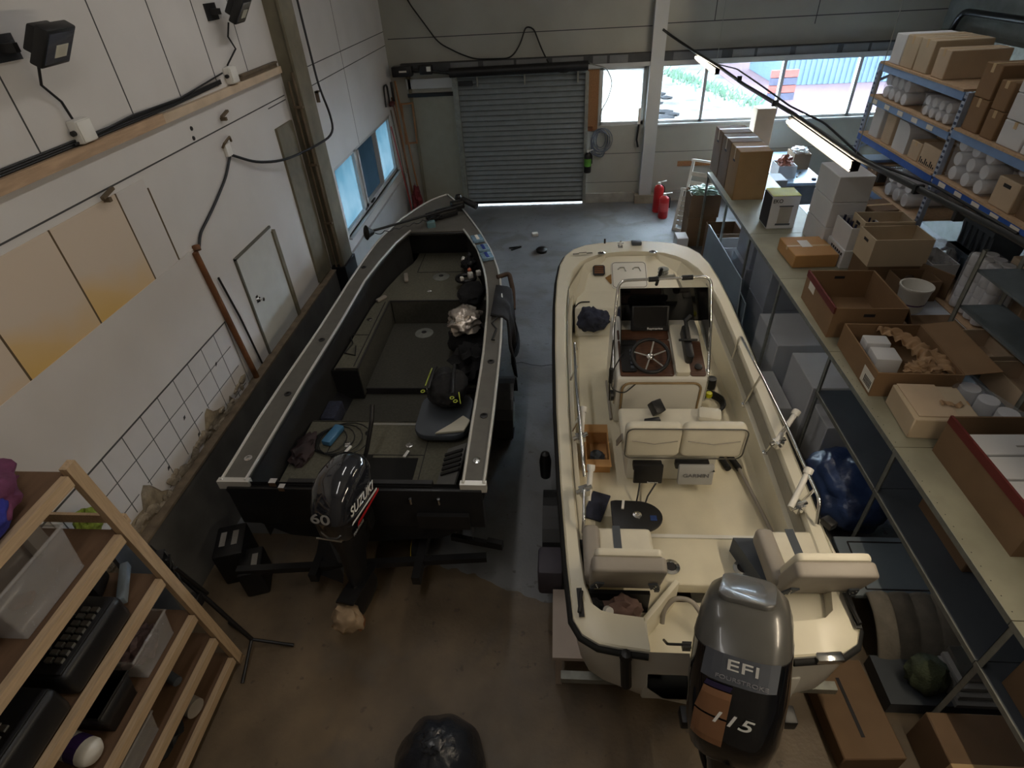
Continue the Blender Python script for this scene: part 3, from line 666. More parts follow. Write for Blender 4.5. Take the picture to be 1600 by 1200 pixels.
m = MB().blob((-1.8, 8.0, 1.49), (.14, .1, .06), .5, 2.5, 3, 3); one(m, 'rope_heap', M_blackm, 'black rope and netting heaped on the dark boat bow platform', 'rope')
m = MB().obox((-1.82, 7.75, 1.46), (.12, .1, .1), .3); one(m, 'bait_box', mat('teal_box', S(96, 128, 134), .5), 'small teal box on the dark boat bow platform', 'box', bev=.012)
# gear along the starboard side
def heap(name, label, cat, c, size, mm, amp=.4, fr=2.4, seed=1, sub=3):
    q = MB().blob(c, size, amp, fr, seed, sub); return one(q, name, mm, label, cat, smooth=True)
t = thing('rod_reel', 'black fishing reels and gear standing in the starboard bow of the dark boat', 'fishing gear', (-1.3, 7.2, .96))
m = MB().blob((-1.25, 7.25, 1.06), (.1, .16, .09), .5, 3, 5, 3); m.build('gear_bag', M_blackm, t, smooth=True)
for x, y in ((-1.32, 7.3), (-1.2, 7.15), (-1.25, 7.42)): m = MB().lathe((x, y, 1.12), [(.04, -.03), (.05, 0), (.04, .03), (0, .03)], 12, (.5, .4, .6)); m.build('reel', M_chrome if y == 7.3 else M_cable, t, smooth=True)
t = thing('tackle_bag', 'open black tackle bag with white tubs in the starboard side of the dark boat', 'bag', (-1.2, 6.6, .96))
m = MB().tube([(-1.22+.12*math.cos(a*.35), 6.75+.1*math.sin(a*.35), 1.1) for a in range(18)], .03, 8, True); m.build('ring_handle', M_black, t, smooth=True)
m = MB().blob((-1.12, 6.45, 1.04), (.17, .28, .1), .25, 2.5, 8, 3); m.build('bag_body', M_blackm, t, smooth=True)
for x, y, s_ in ((-1.15, 6.72, .05), (-1.05, 6.78, .045), (-1.25, 6.62, .035)): m = MB().obox((x, y, 1.16), (s_*1.3, s_*1.3, s_*1.5), .4); m.build('tub', M_white_p, t, bev=.008)
m = MB().blob((-1.18, 6.87, 1.16), (.03, .03, .03), .3, 2, 2, 2); m.build('orange_float', mat('orange_float', S(200, 110, 80), .5), t)
heap('foil_bag', 'crumpled silvery clear bag lying by the starboard gunwale of the dark boat', 'bag', (-1.1, 5.72, 1.08), (.2, .26, .13), M_foil, .35, 1.8, 4, 4)
m = MB().blob((-1.08, 5.72, .8), (.24, .26, .17), .3, 2.5, 15, 3); one(m, 'black_sack', M_blackm, 'black sack under the silvery clear bag in the dark boat', 'bag', smooth=True)
heap('black_jacket_pile', 'black crumpled waterproofs on the cockpit floor between foil bag and backpack', 'clothing', (-.99, 5.2, .8), (.2, .24, .22), M_blackm, .6, 3, 6)
t = thing('backpack', 'black backpack with yellow-green trim resting on the boat seat', 'backpack', (-1.1, 4.35, .98))
m = MB().blob((-1.1, 4.38, 1.1), (.2, .26, .15), .15, 2, 7, 4); m.build('pack_body', M_blackm, t, smooth=True)
m = MB().tube([(-1.24, 4.6, 1.19), (-1.22, 4.4, 1.27), (-1.24, 4.2, 1.22)], .016, 6); m.tube([(-1.05, 4.62, 1.2), (-1.02, 4.4, 1.27), (-1.0, 4.15, 1.2)], .016, 6); m.build('shoulder_strap', M_cable, t, smooth=True)
m = MB().tube([(-1.27, 4.55, 1.21), (-1.26, 4.4, 1.25), (-1.28, 4.25, 1.22)], .006, 5); m.tube([(-.95, 4.2, 1.18), (-.93, 4.12, 1.1)], .006, 5); m.build('reflective_piping', mat('neon_piping', S(190, 205, 80), .5), t)
for x, y in ((-1.3, 4.2), (-1.0, 4.1), (-.96, 4.05)): m = MB().tube([(x+.02*math.cos(a), y+.02*math.sin(a), 1.19) for a in range(0, 6)], .005, 5, True); m.build('zip_pull', MATS['neon_piping'], t)
t = thing('swivel_chair', 'blue grey swivel seat with a cream edge under the backpack', 'seat', (-1.12, 4.2, .54))
m = MB(); m.prism(rrect(-1.38, -.85, 3.85, 4.5, .16), .86, .93); m.build('seat_shell', M_greyd, t, bev=.02)
m = MB(); m.prism([(-1.16, 3.86), (-.88, 3.9), (-.84, 4.05), (-.92, 4.12), (-1.02, 4.0)], .93, .96); m.build('seat_pad', M_vinyl, t, bev=.01)
m = MB().cyl((-1.12, 4.21, .54), (-1.12, 4.21, .86), .035); m.build('pedestal', M_galv, t)
m = MB().box(-1.36, -1.2, 4.52, 4.56, .9, .96); m.build('hinge', M_alu, t)
t = thing('bilge_grille', 'grey ribbed plastic lid leaning at the starboard stern of the dark boat', 'lid', (-.93, 3.45, .8))
m = MB().obox((-.95, 3.5, .88), (.22, .5, .02), Matrix.Rotation(-.5, 3, 'Y') @ Matrix.Rotation(-.12, 3, 'Z')); m.build('panel', M_ggrey if 0 else mat('lid_grey', S(96, 96, 94), .5), t)
m = MB()
for k in range(5): m.obox((-.95+.0*k, 3.42+k*.06, .9), (.2, .03, .02), Matrix.Rotation(-.5, 3, 'Y') @ Matrix.Rotation(-.12, 3, 'Z'))
m.build('slots', M_black, t)
for (x, y), nm in (((-.77, 7.72), 'nearer the bow'), ((-.66, 7.2), 'further aft')): pass
for x, y, l_ in ((-1.1, 7.28, 'clear tackle box on the starboard bow gunwale, nearer the bow'), (-.99, 7.0, 'clear tackle box with blue lures on the gunwale, in the middle of three'), (-.92, 6.78, 'clear tackle box on the starboard gunwale, aft of two others')):
    t = thing('tackle_box', l_, 'box', (x, y, fz(y)), 'tackle boxes on the starboard gunwale')
    m = MB().obox((x, y, fz(y)+.035), (.15, .19, .045), .35); m.build('lid_tray', mat('clear_blue_plastic', S(120, 150, 172), .2, var=.3, scale=20), t, bev=.006)
    m = MB().obox((x, y, fz(y)+.06), (.04, .15, .006), .35); m.build('divider', M_label if y > 7.1 else mat('blue_lures', S(40, 60, 140), .5), t)
t = thing('draped_jacket', 'long black jacket hanging over the outside of the starboard gunwale', 'jacket', (-.6, 5.9, 1.0))
m = MB()
def jk(u, v):
    y = 5.35 + u*.75 + .05*math.sin(v*9+u*5); z = 1.36 - v*(.75 + .18*math.sin(u*11)) ; x = -.66 + .09*min(1, v*8) + .03*math.sin(u*17)*v + .05*v
    if v < .06: x = -.74 + v*1.3; z = 1.35
    return (x, y, z)
m.grid(jk, 26, 14); m.build('coat_panel', M_blackm, t, smooth=True, solid=.02)
m = MB().tube([(-.74, 6.25, 1.36), (-.6, 6.35, 1.36), (-.55, 6.2, 1.2), (-.54, 6.0, 1.05)], .03, 8, rb=.05); m.build('strap_roll', mat('brown_strap', S(70, 56, 46), .9, var=.3), t, smooth=True)
m = MB().tube([(-.7, 5.45, 1.3), (-.67, 5.35, 1.32), (-.72, 5.25, 1.31), (-.66, 5.15, 1.3), (-.69, 4.95, 1.29), (-.66, 4.93, 1.3)], .01, 6); one(m, 'cord', M_cable, 'short black cord lying on the starboard gunwale', 'cord')
t = thing('blue_device', 'blue electronics pack with looped cables on the port aft deck', 'device', (-2.25, 3.95, .8))
m = MB().obox((-2.2, 3.95, .84), (.1, .26, .06), -.25); m.build('pack', mat('blue_case', S(70, 120, 160), .35), t, bev=.015)
m = MB()
for k in range(4): m.tube([(-2.22+(.16+.03*k)*math.cos(a*.35)+.05*k, 3.9+(.18+.02*k)*math.sin(a*.35), .815+.006*k) for a in range(18)], .006, 5, True)
m.build('cable_loops', M_cable, t)
heap('dark_gear', 'dark jumble of leads and gear in the port quarter of the dark boat', 'gear', (-2.42, 3.75, .84), (.1, .2, .06), mat('dark_red_black', S(44, 30, 32), .7, var=.6, scale=9), .6, 3, 2)
m = MB().obox((-2.43, 4.5, .63), (.16, .3, .16), .0); one(m, 'dark_case', M_navy, 'dark case on the floor against the port side', 'case', bev=.02)
for x, y, rz, l_ in ((-2.12, 7.05, .25, 'short pale tube lying on the front deck of the dark boat'), (-2.32, 6.45, -.6, 'pale bracket lying across the port locker')):
    m = MB().obox((x, y, .975), (.06, .24 if rz > 0 else .16, .04), rz); one(m, 'pale_tube', M_vgrey, l_, 'tube', bev=.015)
for x, y, l_ in ((-2.0, 3.78, 'white key float with a cord on the aft deck, port of the well'), (-1.42, 3.72, 'white clip on the aft deck, starboard of the well')):
    m = MB().obox((x, y, .815), (.03, .09, .02), -.3); one(m, 'clip', M_white_p, l_, 'clip', bev=.004)
m = MB().tube([(-2.5, 5.6, .96), (-2.4, 5.4, .96), (-2.44, 5.2, .96), (-2.3, 5.15, .96), (-2.35, 5.35, .96)], .008, 5); one(m, 'lead', M_cable, 'thin dark lead lying on the port locker', 'cable')
# trailer
t = thing('fishing_boat_trailer', 'dark steel trailer under the fishing boat with a jockey wheel and light bar', 'trailer', (-1.66, 5.0, 0))
m = MB().bar((-2.1, 2.7, .32), (-2.1, 6.3, .36), .07, .1); m.bar((-1.2, 2.7, .32), (-1.2, 6.3, .36), .07, .1); m.bar((-2.1, 6.3, .36), (-1.66, 9.2, .36), .07, .1); m.bar((-1.2, 6.3, .36), (-1.66, 9.2, .36), .07, .1); m.bar((-2.65, 4.9, .3), (-.65, 4.9, .3), .08, .08); m.bar((-2.8, 2.75, .33), (-.62, 2.95, .33), .06, .06); m.build('frame', M_black, t)
for x in (-2.7, -.6):
    m = MB().cyl((x-.08, 4.9, .3), (x+.09, 4.9, .3), .3, n=24); w_ = m.build('wheel', M_rubber, t, bev=.03)
    m = MB().cyl((x-.09, 4.9, .3), (x+.1, 4.9, .3), .15, n=16); m.build('rim', M_galv, w_)
    m = MB(); cs = [math.radians(d) for d in range(0, 181, 15)]; m.loft([[(x-.11, 4.9+.42*math.cos(a), .32+.42*math.sin(a)) for a in cs], [(x+.12, 4.9+.42*math.cos(a), .32+.42*math.sin(a)) for a in cs]], closed=False); m.build('mudguard', M_black, t, solid=.015)
m = MB().bar((-.95, 3.12, .38), (-.5, 3.03, .38), .04, .06); m.bar((-.9, 3.4, .6), (-.88, 3.12, .36), .05, .05); m.obox((-.55, 3.04, .4), (.14, .05, .08), -.2); m.build('light_bar', M_black, t)
m = MB().box(-1.62, -1.0, 3.2, 3.26, .5, .54); m.build('roller_bar', M_galv, t)
m = MB().cyl((-1.32, 3.13, .17), (-1.23, 3.13, .17), .165, n=20); jw = m.build('jockey_wheel', M_rubber, t, bev=.02)
m = MB().cyl((-1.33, 3.13, .17), (-1.3, 3.13, .17), .13, n=20); m.build('yellow_disc', M_yellow, jw); m = MB().cyl((-1.235, 3.13, .17), (-1.222, 3.13, .17), .11, n=20); m.build('yellow_disc', M_yellow, jw)
m = MB().bar((-1.5, 3.18, .4), (-1.5, 3.18, .5), .12, .06); m.build('cream_bracket', M_vgrey, t)
m = MB().loft([[(-2.15, 2.85, .3), (-1.85, 2.75, .3), (-1.9, 3.1, .55), (-2.1, 3.1, .55)], [(-2.15, 2.8, .26), (-1.85, 2.7, .26), (-1.9, 3.1, .5), (-2.1, 3.1, .5)]]); m.build('skid_plate', M_black, t)
# ================================================ white centre-console boat
CX = .97
wz = lambda y: 1.12 + .18*max(0, min(1, (y-3.4)/3.9))**1.3
OUT_ = [(-.42,1.75),(-.6,1.77),(-.72,1.79),(-.82,1.85),(-.875,1.95),(-.91,2.36),(-.95,3.07),(-.985,4.0),(-1.0,5.0),(-1.0,5.8),(-.98,6.35),(-.94,6.75),(-.87,7.0),(-.76,7.17),(-.6,7.28),(-.4,7.34),(-.2,7.37),(0,7.38)]
INN_ = [(-.42,1.97),(-.6,1.99),(-.68,2.01),(-.74,2.06),(-.78,2.2),(-.81,2.5),(-.84,3.1),(-.87,4.0),(-.88,5.0),(-.87,5.8),(-.84,6.3),(-.77,6.6),(-.67,6.8),(-.55,6.93),(-.42,7.01),(-.27,7.05),(-.12,7.07),(0,7.08)]
full = lambda L: [(CX+x, y) for x, y in L] + [(CX-x, y) for x, y in reversed(L[:-1])]
O = full(OUT_); I = full(INN_)
BOAT = thing('motorboat', 'white open boat with cream interior and a centre console, stern towards the camera', 'boat', (CX, 4.5, .4))
def ring(L, z, sx=1, y0=1.75, sy=1): return [(CX+(x-CX)*sx, y0+(y-y0)*sy, z(y) if callable(z) else z) for x, y in L]
m = MB()
m.loft([ring(O, wz), ring(O, lambda y: wz(y)-.07), ring(O, lambda y: .66+.25*max(0, (y-5.5)/1.9)**2, .93, 1.75, .985), ring(O, lambda y: .5+.2*max(0, (y-5)/2.3)**2, .62, 1.75, .95), ring(O, .42, .08, 1.75, .9)], cap=False)
HULL = m.build('hull', M_gelw, BOAT, smooth=True)
m = MB()   # black rub rail
rr = [Vector((CX+(x-CX)*1.006, y + (.006 if y > 6 else -.004), wz(y)-.045)) for x, y in O]
m.tube(rr, .026, 8); m.build('rub_rail', M_rubber, BOAT, smooth=True)
m = MB()   # gunwale cap and inner liner
def up(L, d): return [(x, y, wz(y)+d) for x, y in L]
def shr(L, k, z, by=0): return [(CX+(x-CX)*k, (y-by if y > 6.5 else y), z(y) if callable(z) else z) for x, y in L]
A = up(O, -.015); B = up([(CX+(x-CX)*.985, y-.01 if y > 6 else y+.012) for x, y in O], .004); Cc = up([(CX+(x-CX)*1.02, y) for x, y in I], .004); D = up(I, -.02)
E1 = shr(I, .985, lambda y: max(.93, wz(y)-.17)); E2 = shr(I, .93, lambda y: max(.92, wz(y)-.178), .06); F1 = shr(I, .915, lambda y: .72 + .27*max(0, min(1, (y-6.2)/.4)), .12)
m.loft([A, B, Cc, D, E1, E2, F1], closed=False)
m.build('gunwale_liner', M_gel, BOAT, smooth=True)
m = MB()   # panels on the inside of the liner (slightly proud), shade painted in as grey
m.loft([shr(I, .988, lambda y: wz(y)-.03), shr(I, .972, lambda y: wz(y)-.165)], closed=False)
bmesh.ops.delete(m.bm, geom=[v for v in m.bm.verts if v.co.y > 6.45 or v.co.y < 2.3], context='VERTS')
m.build('side_panel', mat('shaded_side_lining', S(158, 154, 142), .7, var=.05), BOAT)
# cockpit sole
sx = lambda y: 0
m = MB(); p = [(x, y) for x, y, z in F1 if 3.0 < y < 6.55]; p = [(.19, 2.6)] + p + [(1.75, 2.6)]
m.prism(p, .69, .722); m.build('cockpit_sole', M_sole, BOAT)
# bow: flat step, sloping locker face with hatch
m = MB()
prof = [(5.9, .72), (6.12, .985), (6.55, .985), (7.06, 1.235), (7.06, .9), (5.9, .7)]
hw = lambda y: .76 if y < 6.3 else .76 - .3*((y-6.3)/.76)**1.6
m.loft([[(CX+s*hw(y), y, z) for y, z in prof] for s in (-1, 1)])
BOWD = m.build('bow_deck', M_gel, BOAT, bev=.015)
dirS = Vector((0, .51, .25)).normalized()
def slope(pts, off): return [(x, 6.55 + t*dirS.y - off*dirS.z, .985 + t*dirS.z + off*dirS.y) for x, t in pts]
m = MB(); pl = rrect(.7, 1.16, .03, .46, .05); m.loft([slope(pl, .0), slope(pl, .014)]); m.build('locker_hatch', M_gelw, BOWD, bev=.004)
m = MB(); pl = rrect(.715, 1.145, .045, .445, .045); q = slope(pl, .0145)
m.tube([Vector(v) for v in q], .004, 5, True); m.build('hatch_groove', mat('groove', S(120, 112, 98), .7), BOWD)
for dx in (.84, 1.03):
    m = MB(); m.tube([Vector(v) for v in slope([(dx-.05, .33), (dx-.03, .36), (dx+.03, .36), (dx+.05, .3)], .02)], .009); m.build('recessed_handle', M_alu, BOWD)
m = MB(); pl = rrect(.46, .62, .24, .4, .03); m.loft([slope(pl, .012), slope(pl, .03)]); m.build('vent_plate', M_black, BOWD, bev=.005)
m = MB()
for k in range(4): pl = rrect(.48, .6, .262+k*.032, .282+k*.032, .004, 2); m.loft([slope(pl, .03), slope(pl, .036)])
m.build('vent_louvre', M_brown, BOWD)
# wedge facets at both bow quarters
for s in (-1, 1):
    m = MB()
    m.loft([[(CX+s*.8, 6.2, .95), (CX+s*.84, 6.2, 1.2), (CX+s*.84, 6.25, .95)], [(CX+s*.5, 6.75, .95), (CX+s*.62, 6.84, 1.24), (CX+s*.62, 6.86, .95)], [(CX+s*.3, 6.95, .95), (CX+s*.34, 7.03, 1.27), (CX+s*.34, 7.06, .95)]])
    m.build('bow_quarter_facet', M_gel, BOAT)
# fittings on the bow cap
def cup(c, nrm, r=.05, nm='drain_cup'):
    q = MB().lathe(c, [(r, 0), (r, .008), (r*.62, .016), (r*.5, .0)], 18, nrm); o = q.build(nm, M_chrome, BOAT, smooth=True)
    q = MB().lathe(c, [(r*.52, .0), (r*.52, .0095), (.0, .0095)], 14, nrm); q.build('dark_bore', M_ink, o)
cup((.58, 7.02, 1.292), (0, 0, 1)); cup((1.25, 7.03, 1.292), (0, 0, 1))
m = MB().obox((.33, 7.0, 1.30), (.26, .035, .014), .12); m.obox((.33, 6.99, 1.315), (.1, .02, .02), .12); m.build('bow_chock', M_chrome, BOAT)
m = MB()
m.obox((.84, 7.21, 1.3), (.06, .1, .012)); m.cyl((.84, 7.2, 1.3), (.84, 7.2, 1.38), .014); m.cyl((.8, 7.2, 1.35), (.88, 7.2, 1.35), .009); m.build('bow_post', M_chrome, BOAT)
m = MB().obox((1.06, 7.27, 1.325), (.13, .1, .05)); m.build('navigation_light', M_greyd, BOAT, bev=.012)
m = MB().cyl((.64, 7.32, 1.3), (.64, 7.34, 1.36), .012); m.build('bow_pin', M_black, BOAT)
# aft deck and splash well
m = MB()
m.prism([(.13, 2.83), (1.81, 2.83), (1.79, 2.45), (1.62, 2.3), (1.36, 2.3), (1.3, 2.42), (.86, 2.42), (.6, 2.12), (.17, 2.22)], .7, .81)
AFT = m.build('aft_deck', M_sole, BOAT, bev=.012)
m = MB().box(.72, 1.66, 2.83, 2.86, .722, .816); m.build('deck_step_trim', M_gelw, AFT)
m = MB()
m.prism([(.58, 2.1), (.86, 2.42), (1.32, 2.42), (1.5, 2.1), (1.5, 1.78), (.58, 1.78)], .5, .58); m.build('splash_well_floor', M_gel, BOAT)
for a, b_ in (((.58, 2.1), (.86, 2.42)), ((.58, 1.78), (.58, 2.1)), ((1.32, 2.42), (1.5, 2.1)), ((1.5, 2.1), (1.5, 1.78))):
    a = Vector((*a, .0)); b_ = Vector((*b_, .0)); d = (b_-a).normalized(); n_ = Vector((-d.y, d.x, 0))*.02
    z1 = .86
    m = MB().prism([(a+n_)[:2], (b_+n_)[:2], (b_-n_)[:2], (a-n_)[:2]], .52, z1); m.build('splash_well_side', M_gel, BOAT, bev=.008)
m = MB().box(.55, 1.5, 1.75, 1.82, .5, .86); TR = m.build('transom', M_gelw, BOAT, bev=.015)
m = MB().obox((.685, 2.25, .78), (.006, .12, .12), -.72); m.build('rating_plate', M_ggrey, BOAT)
m = MB().tube([(.74, 2.2, .66), (.75, 2.26, .74), (.83, 2.32, .8), (.95, 2.3, .8), (1.03, 2.2, .72)], .018, rb=.05); m.build('stern_grab_bar', M_vgrey, BOAT, smooth=True)
m = MB().tube([(.7, 1.98, .84), (.7, 1.9, .94), (.95, 1.9, .94), (.95, 1.98, .84)], .009, rb=.02); m.obox((.83, 1.9, .92), (.07, .04, .05)); m.build('ladder_step', M_cable, BOAT)
# stern corner decks
m = MB()
m.prism([(1.42, 1.99), (1.79, 2.0), (1.8, 2.5), (1.62, 2.5), (1.42, 2.25)], .72, 1.03); CR = m.build('stern_seat_box', M_gelw, BOAT, bev=.02)
m = MB(); m.prism(rrect(1.45, 1.74, 2.0, 2.3, .06), 1.03, 1.04); m.build('tray', M_gel, CR, bev=.005)
m = MB().box(.16, .62, 2.19, 2.22, .7, 1.03); m.build('locker_wall', M_black, BOAT)  # black puts the shade of the open locker into the wall colour
m = MB().box(.17, .6, 1.98, 2.19, .68, .72); m.build('locker_floor', M_greyd, BOAT)  # dark grey, shade inside the locker put into the colour
m = MB().obox((.145, 2.05, 1.145), (.035, .2, .012), .06); m.cyl((.135, 1.97, 1.16), (.155, 2.12, 1.16), .012); m.build('cleat', M_black, BOAT)
m = MB().obox((1.83, 2.05, 1.145), (.035, .24, .012), -.05); m.cyl((1.83, 1.95, 1.165), (1.82, 2.15, 1.165), .013); m.build('cleat', M_black, BOAT)
m = MB().obox((1.6, 1.765, 1.1), (.16, .06, .05), .06); m.build('corner_casting', M_chrome, BOAT, bev=.01)
m = MB().cyl((.41, 1.74, 1.07), (.43, 1.7, .8), .035, n=10); m.lathe((.41, 1.735, 1.08), [(.02, -.02), (.04, 0), (.03, .04), (0, .05)], 10); m.build('transom_tie_down', M_black, BOAT)
cup((.84, 2.56, .812), (0, 0, 1), .065); cup((1.36, 2.56, .812), (0, 0, 1), .07)
m = MB().box(.31, .47, 2.83, 3.1, .722, .724); m.build('deck_shadow', mat('painted_deck_shadow', S(168, 160, 136), .8), BOAT)  # cast shadow of the black plate, painted on the sole
# ------------------------------------------------ console
CON = None
prof = [(4.3, .72), (4.25, 1.27), (4.27, 1.31), (4.84, 1.47), (5.12, 1.47), (5.22, .72)]
m = MB().prism(prof, .55, 1.385, 'yz'); CON = m.build('console', M_gelw, BOAT, bev=.025)
sl = Vector((0, .57, .16)).normalized(); nn = Vector((0, -sl.z, sl.y)); base = Vector((0, 4.27, 1.31))
def dsh(x, t, h=0): v = base + sl*t + nn*h; return Vector((x, v.y, v.z))
def dslab(mb, poly, h0, h1): return mb.loft([[dsh(x, t, h0) for x, t in poly], [dsh(x, t, h1) for x, t in poly]])
m = MB(); dslab(m, rrect(.585, 1.08, .0, .44, .02, 3), .0, .012); m.build('dash_panel', M_dash, CON)
m = MB(); dslab(m, rrect(.585, 1.08, .45, .58, .02, 3), .0, .012); m.build('dash_panel', M_dash, CON)
m = MB(); dslab(m, rrect(1.23, 1.37, .0, .42, .02, 3), .0, .012); m.build('dash_panel', M_dash, CON)
m = MB(); dslab(m, rrect(.6, .74, .04, .36, .02, 3), .012, .03); SWP = m.build('switch_panel', M_black, CON)
for k in range(5):
    m = MB(); dslab(m, rrect(.685, .715, .07+k*.05, .1+k*.05, .004, 2), .03, .042); m.build('rocker_switch', M_greyd, SWP)
m = MB(); dslab(m, rrect(.6, .76, .36, .42, .01, 2), .012, .035); m.build('instrument', M_black, CON)
m = MB().lathe(dsh(1.31, .1, .012), [(.035, 0), (.035, .012), (.02, .014), (0, .014)], 16, nn); m.build('key_switch', M_black, CON, smooth=True)
m = MB(); dslab(m, rrect(1.29, 1.37, .43, .5, .005, 2), .0, .012); m.build('label_plate', M_label, CON)
# steering wheel
cw = dsh(.865, .17, .1); ax_ = (nn*.86 + Vector((0, -1, 0))*.25).normalized(); ux = Vector((1, 0, 0)); uy = ax_.cross(ux)
m = MB().tube([cw + (ux*math.cos(t*.2618)+uy*math.sin(t*.2618))*.17 for t in range(24)], .018, 8, True); SW = m.build('steering_wheel', M_black, CON, smooth=True)
m = MB()
for a in (-45, 75, 165, 250, 20): m.bar(cw-ax_*.02, cw + (ux*math.cos(math.radians(a))+uy*math.sin(math.radians(a)))*.168, .014, .006, ax_)
m.build('spoke', M_chrome, SW)
m = MB().lathe(cw-ax_*.03, [(.03, 0), (.035, .02), (.02, .035), (0, .036)], 16, ax_); m.cyl(cw-ax_*.1, cw-ax_*.02, .025); m.build('hub', M_chrome, SW, smooth=True)
# throttle binnacle on a cream block
m = MB(); dslab(m, rrect(1.09, 1.22, .0, .6, .02, 3), .0, .06); BL = m.build('throttle_block', M_gel, CON, bev=.01)
m = MB(); dslab(m, rrect(1.18, 1.25, .1, .5, .03, 4), .06, .16); TB = m.build('throttle_box', M_black, CON, bev=.015)
m = MB().bar(dsh(1.215, .3, .16), dsh(1.2, .47, .26), .03, .03); m.cyl(dsh(1.13, .3, .17), dsh(1.3, .3, .17), .012); m.cyl(dsh(1.19, .46, .25), dsh(1.25, .5, .29), .022); m.build('throttle_lever', M_cable, TB, bev=.004)
# windscreen
def ws(x, v, dy=0): return Vector((x, 5.02 - .13*v + dy, 1.46 + .44*v))
m = MB()
up_ = [(.6, -.42), (.6, 0), (1.42, 0), (1.42, -.42)]
m.grid(lambda u, v: ws(.6+.82*u, v), 6, 3)
for x in (.6, 1.42):
    m.face([ws(x, 0), ws(x, 1), (x, 4.62, 1.62), (x, 4.5, 1.4)])
m.build('windscreen', M_smoke, CON, solid=.008)
m = MB().obox((.9, 4.84, 1.6), (.36, .05, .25), Matrix.Rotation(-.35, 3, 'X')); CP = m.build('chartplotter', M_black, CON, bev=.01)
R_ = Matrix.Rotation(-.35, 3, 'X')
m = MB().obox(Vector((.9, 4.84, 1.6)) + R_ @ Vector((0, -.026, .02)), (.32, .004, .19), R_); m.build('screen', M_smoke, CP)
text('Raymarine', .03, M_text, CP, Vector((.95, 4.84, 1.6)) + R_ @ Vector((0, -.028, -.1)), (1, 0, 0), R_ @ Vector((0, 0, 1)), width=.15)
# console grab rail
for pts, nm in (([(.55, 4.32, .95), (.53, 4.35, 1.25), (.54, 4.72, 1.55), (.58, 4.9, 1.98), (1.44, 4.92, 2.0), (1.46, 4.72, 1.58), (1.41, 4.35, 1.25), (1.4, 4.32, .98)], 'grab_rail'),):
    m = MB().tube(pts, .014, 10, rb=.09); GR = m.build(nm, M_chrome, CON, smooth=True)
for a, b_ in (((.86, 4.905, 1.985), (.95, 4.907, 1.988)), ((1.17, 4.913, 1.993), (1.27, 4.915, 1.996))): m = MB().cyl(a, b_, .024); m.build('foam_grip', M_cable, GR)
m = MB().cyl((1.0, 4.91, 1.98), (1.0, 4.96, 2.06), .012); m.cyl((.93, 4.92, 2.0), (1.1, 4.93, 2.01), .012)
for z in (1.98, 2.015, 2.05): m.lathe((1.0, 4.97, z), [(.0, 0), (.05, .004), (.05, .012), (.02, .016), (0, .016)], 14)
m.build('antenna_bracket', M_galv, GR)
m = MB().bar((.945, 4.95, 1.9), (.97, 4.9, 2.1), .02, .02); m.build('antenna_post', M_black, GR)
for x in (.535, 1.4):
    m = MB().lathe((x, 4.28 if x < 1 else 4.45, 1.08 if x < 1 else 1.2), [(.05, 0), (.055, .03), (.03, .035), (0, .036)], 14, (-1 if x < 1 else 1, 0, 0)); m.build('side_speaker', M_black, CON, smooth=True)
m = MB().tube([(.5, 4.3, 1.7), (.49, 4.3, 1.35), (.5, 4.3, 1.0)], .006); m.lathe((.5, 4.3, 1.3), [(.02, -.08), (.022, .08), (0, .09)], 8); m.build('hand_microphone', M_black, CON)
m = MB().tube([(.62, 4.5, 1.42), (.52, 4.32, 1.35), (.5, 4.22, 1.2), (.62, 4.2, 1.16), (.74, 4.25, 1.25)], .006, 6, rb=.05); m.build('loose_wire', M_black, CON)
# door on the console's aft face
m = MB(); pl = rrect(.62, 1.32, .84, 1.24, .07); 
fc = lambda x, z, o: (x, 4.3-(z-.72)*.09-o, z)
m.loft([[fc(x, z, .0) for x, z in pl], [fc(x, z, .012) for x, z in pl]]); DR = m.build('console_door', M_gelw, CON)
m = MB(); m.tube([Vector(fc(x, z, .012)) for x, z in rrect(.605, 1.335, .825, 1.255, .08)], .011, 6, True); m.build('door_seal', mat('door_seal_tan', S(150, 126, 90), .7), DR)
m = MB().bar((.53, 4.32, .74), (.53, 4.95, .74), .02, .03); m.build('console_base_trim', M_vgrey, CON)
# ------------------------------------------------ helm seat
m = MB().box(.6, 1.36, 3.52, 3.98, .72, 1.05); ST = m.build('helm_seat_box', M_gelw, BOAT, bev=.03)
m = MB().box(.55, 1.4, 3.5, 4.02, 1.05, 1.15); m.build('seat_cushion', M_vinyl, ST, bev=.035, seg=3)
BK = None
for x0, x1, nm in ((.545, .995, 'backrest'), (1.0, 1.5, 'backrest')):
    m = MB(); pl = rrect(x0, x1, 1.12, 1.47, .06)
    m.loft([[(x, 3.4+(z-1.12)*-.06, z) for x, z in pl], [(x, 3.5+(z-1.12)*-.06, z) for x, z in pl]]); o_ = m.build(nm, M_vinyl, ST, bev=.03, seg=3)
m = MB()
m.tube([Vector((x, 3.388-(z-1.12)*.06, z)) for x, z in rrect(.55, 1.495, 1.125, 1.465, .06)], .006, 5, True); m.build('backrest_piping', mat('grey_piping', S(80, 78, 72), .6), ST)
m = MB()
for x0, x1 in ((.6, .96), (1.04, 1.45)):
    m.tube([(x0, 3.375, 1.33), ((x0+x1)/2, 3.37, 1.3), (x1, 3.375, 1.33)], .004, 5)
m.build('backrest_seam', M_vgrey, ST)
for x in (.53, 1.44):
    m = MB().bar((x, 3.75, .95), (x, 3.46, 1.3), .012, .05); m.build('backrest_arm', M_vgrey, ST)
m = MB().obox((.75, 3.4, 1.03), (.24, .07, .06)); m.obox((.76, 3.37, .96), (.24, .035, .19), Matrix.Rotation(-.12, 3, 'X')); P1 = m.build('fish_finder', M_black, ST, bev=.008)
